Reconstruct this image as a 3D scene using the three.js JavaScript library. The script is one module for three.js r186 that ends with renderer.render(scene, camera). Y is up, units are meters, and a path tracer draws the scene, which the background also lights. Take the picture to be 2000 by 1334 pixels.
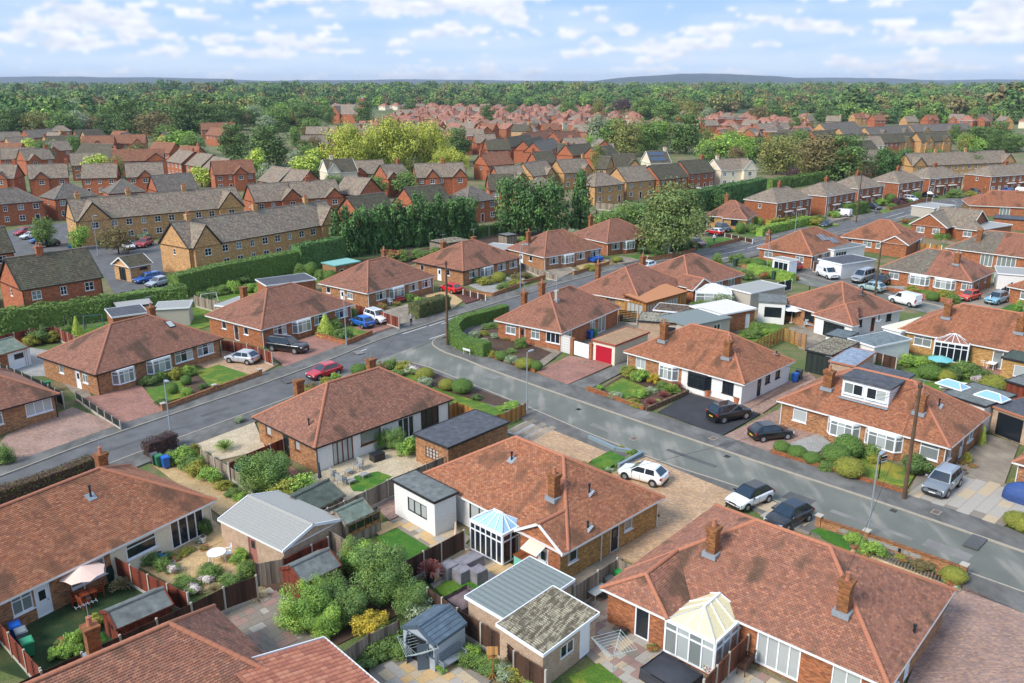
import * as THREE from 'three';
import { mergeGeometries } from 'three/addons/utils/BufferGeometryUtils.js';
import { MarchingCubes } from 'three/addons/objects/MarchingCubes.js';

// ---------------------------------------------------------------- camera, sky, sun, exposure
const scene = new THREE.Scene();
const camera = new THREE.PerspectiveCamera(44.264, 2000 / 1334, 0.5, 30000);
camera.position.set(0, 31, 0);
camera.rotation.set(-17.1788 * Math.PI / 180, 0, 0);
const renderer = new THREE.WebGLRenderer({ antialias: true });
renderer.toneMapping = THREE.LinearToneMapping;
renderer.toneMappingExposure = 2.1;
renderer.shadowMap.enabled = true;
renderer.shadowMap.type = THREE.PCFSoftShadowMap;

function rng(seed) { let s = (seed * 2654435761) | 0; return () => { s = (s + 0x6d2b79f5) | 0; let t = Math.imul(s ^ (s >>> 15), 1 | s); t = (t + Math.imul(t ^ (t >>> 7), 61 | t)) ^ t; return ((t ^ (t >>> 14)) >>> 0) / 4294967296; }; }
const lerp = (a, b, t) => a + (b - a) * t, clamp = (x, a, b) => Math.min(b, Math.max(a, x)), sstep = (a, b, x) => { const t = clamp((x - a) / (b - a), 0, 1); return t * t * (3 - 2 * t); };
function hash2(x, y, s) { let h = Math.imul(x | 0, 374761393) ^ Math.imul(y | 0, 668265263) ^ Math.imul(s | 0, 974634321); h = Math.imul(h ^ (h >>> 13), 1274126177); return ((h ^ (h >>> 16)) >>> 0) / 4294967296; }
function vnoise(x, y, s, px = 0, py = 0) {           // value noise; px, py: period
const x0 = Math.floor(x), y0 = Math.floor(y), fx = x - x0, fy = y - y0, ux = fx * fx * (3 - 2 * fx), uy = fy * fy * (3 - 2 * fy);
const w = (a, p) => (p ? ((a % p) + p) % p : a);
const a = hash2(w(x0, px), w(y0, py), s), b = hash2(w(x0 + 1, px), w(y0, py), s), c = hash2(w(x0, px), w(y0 + 1, py), s), d = hash2(w(x0 + 1, px), w(y0 + 1, py), s);
return lerp(lerp(a, b, ux), lerp(c, d, ux), uy);
}
function fbm(x, y, s, o = 4, px = 0, py = 0) { let v = 0, a = 0.5, n = 0; for (let i = 0; i < o; i++) { v += a * vnoise(x, y, s + i * 17, px, py); n += a; x *= 2; y *= 2; px *= 2; py *= 2; a *= 0.5; } return v / n; }
function n3(x, y, z, s) { const z0 = Math.floor(z), f = z - z0, u = f * f * (3 - 2 * f); return lerp(vnoise(x, y, s + z0 * 131), vnoise(x, y, s + (z0 + 1) * 131), u); }
function fbm3(x, y, z, s, o = 5) { let v = 0, a = 0.5, n = 0; for (let i = 0; i < o; i++) { v += a * n3(x, y, z, s + i * 29); n += a; x *= 2.03; y *= 2.03; z *= 2.03; a *= 0.52; } return v / n; }

// the sky: blue air, broken fair-weather cumulus in a flat layer, greyer towards the horizon
const SUN_DIR = new THREE.Vector3(-0.62, 0.64, 0.46).normalize();
{
const W = 2048, Hh = 1024, d = new Float32Array(W * Hh * 4);
for (let j = 0; j < Hh; j++) {
const el = (j + 0.5) / Hh * Math.PI - Math.PI / 2, se = Math.sin(el), ce = Math.cos(el);
for (let i = 0; i < W; i++) {
const az = (i + 0.5) / W * 2 * Math.PI - Math.PI, dx = Math.cos(az) * ce, dz = Math.sin(az) * ce, o = (j * W + i) * 4;
const e = Math.max(el, 0), h = Math.exp(-e * 11);
let r = lerp(0.12, 0.36, h), g = lerp(0.25, 0.44, h), b = lerp(0.47, 0.54, h);
if (el > -0.01) {
// small cumulus, their size in angle shrinking towards the horizon
const f = 36 / (1 + e * 3), v = Math.log(e + 0.035) * 6.2, ux = Math.cos(az) * f, uz = Math.sin(az) * f;
const c0 = fbm3(ux, uz, v, 11, 6), up = fbm3(ux, uz, v + 0.22, 11, 4), big = fbm3(ux * 0.22, uz * 0.22, v * 0.55 + 9, 71, 2);
const m = c0 * 0.8 + big * 0.34, a = sstep(0.585, 0.63, m), lit = clamp(0.55 + (c0 - up) * 4.5, 0, 1);
const soft = fbm3(ux * 0.4, uz * 0.4, v * 1.3 + 40, 5, 4), veil = sstep(0.3, 0.7, soft) * lerp(0.25, 0.75, h);
r = lerp(r, 0.42, veil * 0.7); g = lerp(g, 0.46, veil * 0.7); b = lerp(b, 0.52, veil * 0.7);
r = lerp(r, lerp(0.35, 0.53, lit), a * 0.9); g = lerp(g, lerp(0.38, 0.53, lit), a * 0.9); b = lerp(b, lerp(0.45, 0.55, lit), a * 0.9);
} else { r = 0.2; g = 0.22; b = 0.2; }
d[o] = r; d[o + 1] = g; d[o + 2] = b; d[o + 3] = 1;
}
}
const t = new THREE.DataTexture(d, W, Hh, THREE.RGBAFormat, THREE.FloatType);
t.mapping = THREE.EquirectangularReflectionMapping; t.magFilter = t.minFilter = THREE.LinearFilter; t.wrapS = THREE.RepeatWrapping; t.needsUpdate = true;
scene.background = t; scene.environment = t;
}
const sun = new THREE.DirectionalLight(new THREE.Color(1, 0.95, 0.88), 2.05);
sun.position.copy(SUN_DIR).multiplyScalar(300); sun.castShadow = true; sun.shadow.radius = 38;
sun.shadow.mapSize.set(4096, 4096);
Object.assign(sun.shadow.camera, { left: -200, right: 200, top: 250, bottom: -100, near: 1, far: 900 });
scene.add(sun); scene.add(sun.target);
sun.target.position.set(20, 0, -120); sun.position.add(sun.target.position);
scene.fog = new THREE.FogExp2(new THREE.Color(0.62, 0.74, 0.92), 0.00007);

// ---------------------------------------------------------------- helpers: names, parts, geometry
const used = new Map();
function numbered(n) { const k = used.get(n) ?? 0; used.set(n, k + 1); return k ? n + '_' + String(k).padStart(3, '0') : n; }
const things = [];
function tag(o, label, category, group, kind) { if (label) o.userData.label = label; if (category) o.userData.category = category; if (group) o.userData.group = group; if (kind) o.userData.kind = kind; things.push(o); return o; }
function thing(name, label, category, x = 0, z = 0, turn = 0, group, y = 0) { const o = new THREE.Group(); o.name = numbered(name); o.position.set(x, y, z); o.rotation.y = turn; scene.add(o); return tag(o, label, category, group); }
function part(name, geo, mat, parent, px, py, pz, ry) { const m = new THREE.Mesh(geo, mat); m.name = name; m.castShadow = m.receiveShadow = true; if (px !== undefined) m.position.set(px, py, pz); if (ry) m.rotation.y = ry; parent.add(m); return m; }
function struct(name, geo, mat, y = 0) { const m = part(numbered(name), geo, mat, scene); m.position.y = y; m.userData.kind = 'structure'; return m; }
function copyOf(proto, label, x, y, z, turn = 0, s = 1, group) { const c = proto.clone(); c.name = numbered(proto.userData.base); c.userData = { ...proto.userData }; delete c.userData.base; c.position.set(x, y, z); c.rotation.y = turn; if (Array.isArray(s)) c.scale.set(...s); else c.scale.setScalar(s); scene.add(c); c.userData.label = label; if (group) c.userData.group = group; things.push(c); return c; }

class MB {                                            // collects faces; uv are metres along the face
constructor() { this.p = []; this.t = []; this.c = null; this.M = null; this.off = [0, 0]; }
face(...v) {
if (this.M) v = v.map(a => { const q = new THREE.Vector3(...a).applyMatrix4(this.M); return [q.x, q.y, q.z]; });
const a = v[0], b = v[1], c = v[2];
let nx = (b[1] - a[1]) * (c[2] - a[2]) - (b[2] - a[2]) * (c[1] - a[1]), ny = (b[2] - a[2]) * (c[0] - a[0]) - (b[0] - a[0]) * (c[2] - a[2]), nz = (b[0] - a[0]) * (c[1] - a[1]) - (b[1] - a[1]) * (c[0] - a[0]);
const l = Math.hypot(nx, ny, nz) || 1; nx /= l; ny /= l; nz /= l;
let tx = 1, ty = 0, tz = 0, bx = 0, by = 0, bz = -1;
const hl = Math.hypot(nx, nz);
if (hl > 0.02) { tx = nz / hl; tz = -nx / hl; bx = ny * tz - nz * ty; by = nz * tx - nx * tz; bz = nx * ty - ny * tx; }
const uv = q => [q[0] * tx + q[1] * ty + q[2] * tz + this.off[0], q[0] * bx + q[1] * by + q[2] * bz + this.off[1]];
for (let i = 1; i + 1 < v.length; i++) for (const q of [a, v[i], v[i + 1]]) { this.p.push(q[0], q[1], q[2]); this.t.push(...uv(q)); }
return this;
}
box(cx, cy, cz, sx, sy, sz, ry = 0) {               // centre and size
const c = Math.cos(ry), s = Math.sin(ry), P = (x, y, z) => [cx + x * sx / 2 * c + z * sz / 2 * s, cy + y * sy / 2, cz - x * sx / 2 * s + z * sz / 2 * c];
const a = P(-1, -1, -1), b = P(1, -1, -1), d = P(1, -1, 1), e = P(-1, -1, 1), f = P(-1, 1, -1), g = P(1, 1, -1), h = P(1, 1, 1), i = P(-1, 1, 1);
return this.face(e, d, h, i).face(b, a, f, g).face(d, b, g, h).face(a, e, i, f).face(i, h, g, f).face(a, b, d, e);
}
bar(a, b, w, h = w) {                               // a box from point a to point b
const A = new THREE.Vector3(...a), B = new THREE.Vector3(...b), L = A.distanceTo(B), old = this.M;
const m = new THREE.Matrix4().lookAt(A, B, Math.abs(B.y - A.y) > 0.98 * L ? new THREE.Vector3(1, 0, 0) : new THREE.Vector3(0, 1, 0)); m.setPosition(A.add(B).multiplyScalar(0.5));
this.M = old ? old.clone().multiply(m) : m; this.box(0, 0, 0, w, h, L); this.M = old; return this;
}
cyl(x, y0, z, r0, r1, h, n = 8, cap = true) {
const q = (i, r, y) => [x + Math.cos(i / n * 2 * Math.PI) * r, y, z - Math.sin(i / n * 2 * Math.PI) * r];
for (let i = 0; i < n; i++) this.face(q(i, r0, y0), q(i + 1, r0, y0), q(i + 1, r1, y0 + h), q(i, r1, y0 + h));
if (cap) this.face(...Array.from({ length: n }, (_, i) => q(i, r1, y0 + h)));
return this;
}
prism(poly, y0, y1) {                               // poly: [x, z] counter-clockwise seen from above (x right, z down => clockwise on screen)
let A = 0; for (let i = 0; i < poly.length; i++) { const a = poly[i], b = poly[(i + 1) % poly.length]; A += a[0] * b[1] - b[0] * a[1]; }
const q = A < 0 ? poly : [...poly].reverse();
for (let i = 0; i < q.length; i++) { const a = q[i], b = q[(i + 1) % q.length]; this.face([a[0], y0, a[1]], [b[0], y0, b[1]], [b[0], y1, b[1]], [a[0], y1, a[1]]); }
this.cap(q, y1); return this;
}
cap(q, y) { const tris = THREE.ShapeUtils.triangulateShape(q.map(a => new THREE.Vector2(a[0], a[1])), []); for (const [i, j, k] of tris) { const a = q[i], b = q[j], c = q[k], s = (b[0] - a[0]) * (c[1] - a[1]) - (b[1] - a[1]) * (c[0] - a[0]); const w = s < 0 ? [a, b, c] : [a, c, b]; this.face(...w.map(v => [v[0], y, v[1]])); } return this; }
// overlapping courses of tiles on a slope with eave A-B and top D-C
courses(A, B, C, D, gauge, lift = 0.03) {
const V = a => new THREE.Vector3(...a), a = V(A), b = V(B), c = V(C), d = V(D);
const n = b.clone().sub(a).cross((c.distanceTo(d) < 0.01 ? c : c.clone().add(d).multiplyScalar(0.5)).clone().sub(a)).normalize();
const up = n.clone().cross(b.clone().sub(a).normalize()), len = c.clone().sub(b).dot(up), N = Math.max(1, Math.round(len / gauge));
for (let i = 0; i < N; i++) {
const t0 = i / N, t1 = (i + 1) / N, L = n.clone().multiplyScalar(lift);
const p0 = a.clone().lerp(d, t0).add(L), p1 = b.clone().lerp(c, t0).add(L), p2 = b.clone().lerp(c, t1), p3 = a.clone().lerp(d, t1), q0 = a.clone().lerp(d, t0), q1 = b.clone().lerp(c, t0);
const r = v => [v.x, v.y, v.z];
if (p2.distanceTo(p3) < 0.01) this.face(r(p0), r(p1), r(p2)); else this.face(r(p0), r(p1), r(p2), r(p3));
this.face(r(q0), r(q1), r(p1), r(p0));
}
return this;
}
geo() { const g = new THREE.BufferGeometry(); g.setAttribute('position', new THREE.Float32BufferAttribute(this.p, 3)); g.setAttribute('uv', new THREE.Float32BufferAttribute(this.t, 2)); g.computeVertexNormals(); return g; }
put(name, mat, parent) { return this.p.length ? part(name, this.geo(), mat, parent) : null; }
}
const mb = () => new MB();
const cache = new Map();
function memo(k, f) { if (!cache.has(k)) cache.set(k, f()); return cache.get(k); }
function boxGeo(w, h, d) { return memo(`b${w.toFixed(3)},${h.toFixed(3)},${d.toFixed(3)}`, () => mb().box(0, 0, 0, w, h, d).geo()); }

// ---------------------------------------------------------------- textures and materials
const texCount = [];
function tex(W, H, f, sx, sy = sx, srgb = true) {     // f(x, y) -> [r, g, b] 0..1 display values; covers sx by sy metres
const d = new Uint8Array(W * H * 4);
for (let y = 0; y < H; y++) for (let x = 0; x < W; x++) { const c = f(x, y, W, H), o = (y * W + x) * 4; d[o] = clamp(c[0], 0, 1) * 255; d[o + 1] = clamp(c[1], 0, 1) * 255; d[o + 2] = clamp(c[2], 0, 1) * 255; d[o + 3] = 255; }
const t = new THREE.DataTexture(d, W, H); t.wrapS = t.wrapT = THREE.RepeatWrapping; t.magFilter = t.minFilter = THREE.LinearFilter; t.repeat.set(1 / sx, 1 / sy); if (srgb) t.colorSpace = THREE.SRGBColorSpace; t.needsUpdate = true; return t;
}
const lin = c => c <= 0.04045 ? c / 12.92 : ((c + 0.055) / 1.055) ** 2.4;
const hex = h => [(h >> 16 & 255) / 255, (h >> 8 & 255) / 255, (h & 255) / 255];
const mixc = (a, b, t) => [lerp(a[0], b[0], t), lerp(a[1], b[1], t), lerp(a[2], b[2], t)];
const mulc = (a, k) => [a[0] * k, a[1] * k, a[2] * k];
function mat(o) { const m = new THREE.MeshStandardMaterial({ roughness: 0.85, ...o, color: o.color === undefined ? 0xffffff : o.color, side: THREE.DoubleSide }); return m; }
const plain = (h, roughness = 0.6, metalness = 0) => memo('pl' + h + ',' + roughness + ',' + metalness, () => mat({ color: h, roughness, metalness }));

// plain clay tiles: every tile its own tone, lichen and soot in patches with a grain
function tileTex(seed, pal, W, H, sx, sy, gauge, width, moss, mossCol, stag) {
const cols = Math.round(sx / width), rows = Math.round(sy / gauge);
return tex(W, H, (x, y) => {
const v = y / H * rows, r = Math.floor(v), fy = v - r, u = x / W * cols + (stag && r % 2 ? 0.5 : 0), c = ((Math.floor(u) % cols) + cols) % cols, fx = u - Math.floor(u);
const k = hash2(c, r, seed), k2 = hash2(c, r, seed + 5);
let q = pal[Math.floor(k * pal.length)]; q = mulc(q, 0.91 + 0.18 * k2);
const big = fbm(x / W * 6, y / H * 4, seed + 2, 4, 6, 4), streak = fbm(x / W * 14, y / H * 3, seed + 3, 3, 14, 3), gr = hash2(x, y, seed + 9);
const m = sstep(0.52, 0.74, big * 0.55 + streak * 0.5) * moss * (0.55 + 0.7 * gr) * (0.6 + 0.6 * k2);
q = mixc(q, mossCol, clamp(m, 0, 0.8));
if (fx < 0.07 || fx > 0.95) q = mulc(q, 0.7);
return mulc(q, 0.93 + 0.14 * gr);
}, sx, sy);
}
const bumpTile = (W, H, cols, rows) => tex(W, H, (x, y) => { const v = y / H * rows, r = Math.floor(v), u = x / W * cols + (r % 2 ? 0.5 : 0), fx = u - Math.floor(u); const e = fx < 0.06 ? 0 : 1, k = hash2(Math.floor(u) % cols, r, 3) * 0.4 + 0.6; return [e * k, e * k, e * k]; }, 1, 1, false);
const TX = {};
TX.clay = tileTex(3, [hex(0xc28c70), hex(0xb6836a), hex(0xc69478), hex(0xab765f), hex(0xc99a7e), hex(0xac7d6a), hex(0xb98872), hex(0xc08263)], 2048, 1024, 13.2, 6.6, 0.132, 0.22, 0.85, hex(0x6a5648), true);
TX.clayOld = tileTex(8, [hex(0xb08272), hex(0xb58876), hex(0xa67a6b), hex(0xa0766b), hex(0xbb8e7b), hex(0xa27e74), hex(0xab7b6a)], 2048, 1024, 13.2, 6.6, 0.132, 0.22, 1.1, hex(0x5e5246), true);
TX.conc = tileTex(15, [hex(0x8c7c6c), hex(0x867663), hex(0x958473), hex(0x7d6f63), hex(0x9a8974), hex(0x82786c)], 1024, 1024, 9.6, 9.6, 0.32, 0.32, 1.0, hex(0x8d8872), false);
const brickTex = pal => { const sx = 3.6, sy = 3.6, rows = 48, cols = 16; return tex(1024, 1024, (x, y) => { const v = y / 1024 * rows, r = Math.floor(v), fy = v - r, u = x / 1024 * cols + (r % 2 ? 0.5 : 0), c = Math.floor(u) % cols, fx = u - Math.floor(u); const g = hash2(x, y, 4); if (fx < 0.05 || fy < 0.14) return mulc(hex(0xab9c88), 0.9 + 0.15 * g); let q = pal[Math.floor(hash2(c, r, 21) * pal.length)]; q = mulc(q, 0.85 + 0.3 * hash2(c, r, 22)); const b = fbm(x / 1024 * 4, y / 1024 * 4, 12, 3, 4, 4); return mulc(q, (0.9 + 0.2 * b) * (0.93 + 0.14 * g)); }, sx, sy); };
TX.brick = brickTex([hex(0xc48a60), hex(0xca9062), hex(0xb27a54), hex(0xd29c6c), hex(0xba7e5a), hex(0xcc966c), hex(0xa67254)]); TX.brickPale = brickTex([hex(0xd6b684), hex(0xcaa878), hex(0xdec08e), hex(0xc29c6c), hex(0xd8b886)]);
TX.brickBump = tex(512, 512, (x, y) => { const v = y / 512 * 48, r = Math.floor(v), fy = v - r, u = x / 512 * 16 + (r % 2 ? 0.5 : 0), fx = u - Math.floor(u); const e = fx < 0.06 || fy < 0.16 ? 0 : 0.7 + 0.3 * hash2(x, y, 3); return [e, e, e]; }, 3.6, 3.6, false);
TX.grain = tex(512, 512, (x, y) => { const f = fbm(x / 16, y / 16, 7, 4, 32, 32), g = hash2(x, y, 8); const e = 0.92 + 0.16 * (f - 0.5) + 0.14 * (g - 0.5); return [e, e, e]; }, 1.5, 1.5);
TX.patchy = tex(1024, 1024, (x, y) => { const f = fbm(x / 128, y / 128, 31, 6, 8, 8), g = hash2(x, y, 8), p = fbm(x / 32, y / 64, 41, 4, 32, 16); const e = 0.76 + 0.3 * (f - 0.5) + 0.2 * (p - 0.5) + 0.14 * (g - 0.5); return [e, e, e * 0.985]; }, 14, 14);
TX.asphalt = tex(1024, 1024, (x, y) => { const f = fbm(x / 128, y / 128, 51, 5, 8, 8), g = hash2(x, y, 58), s = hash2(x >> 1, y >> 1, 59); let e = 0.8 + 0.22 * (f - 0.5) + 0.2 * (g - 0.5) + (s > 0.985 ? 0.16 : 0); return [e, e, e]; }, 8, 8);
TX.worn = tex(1024, 1024, (x, y) => { const f = fbm(x / 64, y / 256, 61, 5, 16, 4), f2 = fbm(x / 170.67, y / 128, 64, 4, 6, 8), g = hash2(x, y, 68); const w = sstep(0.5, 0.72, f * 0.6 + f2 * 0.45); const q = mixc([0.8, 0.82, 0.79], [0.96, 0.95, 0.91], w); return mulc(q, 0.94 + 0.16 * (g - 0.5) + 0.2 * (f2 - 0.5)); }, 12, 24);
TX.block = tex(1024, 1024, (x, y) => { const bx = 20.48, by = 10.24 * 1; const v = y / 12.8, r = Math.floor(v), fy = v - r, u = x / 25.6 + (r % 2 ? 0.5 : 0), c = Math.floor(u) % 40, fx = u - Math.floor(u); const k = hash2(c, r, 81), g = hash2(x, y, 82), f = fbm(x / 128, y / 128, 83, 5, 8, 8); if (fx < 0.07 || fy < 0.13) return mulc([0.74, 0.7, 0.64], 0.85 + 0.15 * g); return mulc(mixc([0.98, 0.93, 0.86], [0.8, 0.8, 0.84], hash2(c, r, 84)), (0.86 + 0.16 * k) * (0.88 + 0.24 * f) * (0.94 + 0.12 * g)); }, 8, 8);
TX.gravel = tex(512, 512, (x, y) => { const c = hash2(x >> 2, y >> 2, 91), g = hash2(x, y, 92), f = fbm(x / 64, y / 64, 93, 3, 8, 8); const e = 0.62 + 0.42 * c + 0.1 * g + 0.2 * (f - 0.5); return [e, e * 0.97, e * 0.92]; }, 4, 4);
TX.grass = tex(1024, 1024, (x, y) => { const f = fbm(x / 128, y / 128, 101, 5, 8, 8), g = hash2(x, y >> 1, 102), m = fbm(x / 8, y / 8, 103, 2, 128, 128); const q = mixc([0.62, 0.8, 0.5], [0.95, 0.92, 0.6], sstep(0.35, 0.75, f)); return mulc(q, 0.62 + 0.3 * g + 0.4 * (m - 0.3)); }, 6, 6);
TX.wood = tex(512, 512, (x, y) => { const b = Math.floor(x / 42.667), k = hash2(b, 0, 111), f = fbm(x / 8, y / 128, 112 + 0, 4, 64, 4), g = hash2(x, y, 113); const e = 0.72 + 0.3 * (k - 0.5) + 0.35 * (f - 0.5) + 0.1 * g; return [e, e * 0.98, e * 0.95]; }, 1.8, 2);
TX.felt = tex(512, 512, (x, y) => { const f = fbm(x / 64, y / 64, 121, 5, 8, 8), g = hash2(x, y, 122); const e = 0.78 + 0.4 * (f - 0.5) + 0.2 * (g - 0.5); return [e, e, e]; }, 3, 3);
TX.lichen = tex(512, 512, (x, y) => { const f = fbm(x / 16, y / 128, 131, 4, 32, 4), f2 = fbm(x / 32, y / 32, 135, 4, 16, 16), g = hash2(x, y, 132); const q = mixc([0.8, 0.79, 0.72], [0.42, 0.39, 0.34], sstep(0.42, 0.7, f * 0.6 + f2 * 0.45 + 0.1 * g)); return mulc(q, 0.85 + 0.25 * g); }, 3, 3);
TX.ground = tex(1024, 1024, (x, y) => { const f = fbm(x / 64, y / 64, 141, 6, 16, 16), g = hash2(x, y, 142); const q = mixc([0.36, 0.42, 0.22], [0.5, 0.45, 0.33], sstep(0.42, 0.62, f)); return mulc(q, 0.8 + 0.35 * g); }, 60, 60);
TX.fields = tex(1024, 1024, (x, y) => { const f = fbm(x / 64, y / 64, 151, 6, 16, 16), g = hash2(x, y, 152); const q = mixc([0.2, 0.3, 0.14], [0.36, 0.4, 0.2], sstep(0.4, 0.65, f)); return mulc(q, 0.8 + 0.35 * g); }, 2500, 2500);

function rep(t, sx, sy = sx) { const c = t.clone(); c.repeat.set(1 / sx, 1 / sy); c.needsUpdate = true; return c; }
const MAT = {
clay: mat({ map: TX.clay, roughness: 0.9, color: 0xdccbb8 }), clayB: mat({ map: TX.clayOld, color: 0xf6e6dc, roughness: 0.9 }), clayOld: mat({ map: TX.clayOld, color: 0xdcd0c2, roughness: 0.92 }), clayPink: mat({ map: TX.clayOld, color: 0xe4d4c2, roughness: 0.92 }),
ridge: mat({ map: TX.grain, color: 0xbe7c5e, roughness: 0.85 }), ridgeOld: mat({ map: TX.grain, color: 0xb3785e, roughness: 0.9 }), ridgeGrey: mat({ map: TX.grain, color: 0x8a7d70, roughness: 0.9 }),
conc: mat({ map: TX.conc, roughness: 0.92 }), concGrey: mat({ map: TX.conc, color: 0xd5dadd, roughness: 0.92 }), concRed: mat({ map: TX.conc, color: 0xffc4ac, roughness: 0.92 }), concGreen: mat({ map: TX.conc, color: 0xa8b0a4, roughness: 0.92 }), slate: mat({ map: TX.conc, color: 0xd2d9e4, roughness: 0.85 }),
brick: mat({ map: TX.brick, bumpMap: TX.brickBump, bumpScale: 0.006, color: 0xd8d2c6 }), brickRed: mat({ map: TX.brick, bumpMap: TX.brickBump, bumpScale: 0.006, color: 0xd6b8a8 }), brickBuff: mat({ map: TX.brickPale, bumpMap: TX.brickBump, bumpScale: 0.006, color: 0xe0cca8 }), brickEst: mat({ map: TX.brick, color: 0xe4b6a8 }), brickDark: mat({ map: TX.brick, bumpMap: TX.brickBump, bumpScale: 0.006, color: 0xc8a48e }), brickYel: mat({ map: TX.brickPale, color: 0xf0dac4 }), brickOld: mat({ map: TX.brick, color: 0xb8a488 }),
render: mat({ map: TX.grain, color: 0xf7f5f0, roughness: 0.9 }), cream: mat({ map: TX.grain, color: 0xf5e8cd, roughness: 0.9 }),
upvc: mat({ color: 0xeef0f2, roughness: 0.35 }), black: mat({ color: 0x23262a, roughness: 0.5 }), wooden: mat({ map: TX.wood, color: 0x9c5a2c, roughness: 0.7 }),
glass: new THREE.MeshPhysicalMaterial({ color: 0x20272e, roughness: 0.04, metalness: 0, specularIntensity: 1, ior: 1.6, side: THREE.DoubleSide }),
blind: new THREE.MeshPhysicalMaterial({ color: 0xaeb4b2, roughness: 0.25, clearcoat: 1, clearcoatRoughness: 0.03, side: THREE.DoubleSide }),
curtain: new THREE.MeshPhysicalMaterial({ color: 0x7d8482, roughness: 0.3, clearcoat: 1, clearcoatRoughness: 0.03, side: THREE.DoubleSide }),
gutterW: mat({ color: 0xe6e6e3, roughness: 0.45 }), gutterB: mat({ color: 0x2b2b2d, roughness: 0.5 }), lead: mat({ map: TX.grain, color: 0x9aa3aa, roughness: 0.5 }),
asphalt: mat({ map: TX.asphalt, color: 0x7a7a7a, roughness: 0.9 }), worn: mat({ map: TX.worn, color: 0x94938e, roughness: 0.92 }), tarmac: mat({ map: TX.patchy, color: 0x8c8a86, roughness: 0.95 }), darkTurf: mat({ map: TX.grass, color: 0x4c5a48, roughness: 1 }), blacktop: mat({ map: TX.asphalt, color: 0x46484c, roughness: 0.8 }),
kerb: mat({ map: TX.grain, color: 0xb4aa9a, roughness: 0.9 }), paint: mat({ map: TX.grain, color: 0xe8e8e2, roughness: 0.7 }),
blockRed: mat({ map: TX.block, color: 0xba8c7e }), blockBuff: mat({ map: TX.block, color: 0xdcbc98 }), blockPink: mat({ map: TX.block, color: 0xbfa294 }), blockYel: mat({ map: TX.block, color: 0xe4c898 }),
gravel: mat({ map: TX.gravel, color: 0xd6b98c }), gravelPale: mat({ map: TX.gravel, color: 0xd9cbb2 }), gravelGrey: mat({ map: TX.gravel, color: 0xb0b2b4 }), soil: mat({ map: TX.patchy, color: 0x6b5140 }),
conPave: mat({ map: TX.patchy, color: 0xb8aa98 }), slab: mat({ map: TX.grain, color: 0xcbb697 }), slabGrey: mat({ map: TX.grain, color: 0xb9b1a4 }), slabDark: mat({ map: TX.grain, color: 0x948a7c }), slabPink: mat({ map: TX.grain, color: 0xa8897c }), slabTan: mat({ map: TX.grain, color: 0xd6b380 }),
lawn: mat({ map: TX.grass, color: 0x93a356, roughness: 1 }), turf: mat({ map: TX.grass, color: 0x719a48, roughness: 1 }), lawnDry: mat({ map: TX.grass, color: 0xb3ad62, roughness: 1 }),
fence: mat({ map: TX.wood, color: 0x8a5236, roughness: 0.9 }), fenceDark: mat({ map: TX.wood, color: 0x5f4334, roughness: 0.9 }), fenceGrey: mat({ map: TX.wood, color: 0xb3a596, roughness: 0.95 }), fenceNew: mat({ map: TX.wood, color: 0xd29a55, roughness: 0.85 }), fenceGreen: mat({ map: TX.wood, color: 0x33403c, roughness: 0.9 }), fenceRed: mat({ map: TX.wood, color: 0x93462f, roughness: 0.85 }),
concrete: mat({ map: TX.grain, color: 0xc4bcae, roughness: 0.95 }), pebble: mat({ map: rep(TX.gravel, 2.2), color: 0xcdb4a0, roughness: 0.95 }), felt: mat({ map: TX.felt, color: 0x8d9390, roughness: 0.95 }), feltGreen: mat({ map: TX.felt, color: 0x94a392, roughness: 0.95 }), feltDark: mat({ map: TX.felt, color: 0x6a6e76, roughness: 0.9 }), lichen: mat({ map: TX.lichen, color: 0xd0cabe, roughness: 0.95 }), sheet: mat({ map: TX.grain, color: 0xaeada6, roughness: 0.55 }), sheetGreen: mat({ map: TX.grain, color: 0x868f8b, roughness: 0.6 }),
ground: mat({ map: TX.ground, roughness: 1 }), fields: mat({ map: TX.fields, roughness: 1 }), steel: mat({ color: 0xaab4bc, roughness: 0.45, metalness: 0.4 }), timber: mat({ map: TX.wood, color: 0x8a6f58, roughness: 0.95 }),
};
const WHITE = MAT.upvc, BLACK = MAT.black;

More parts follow.
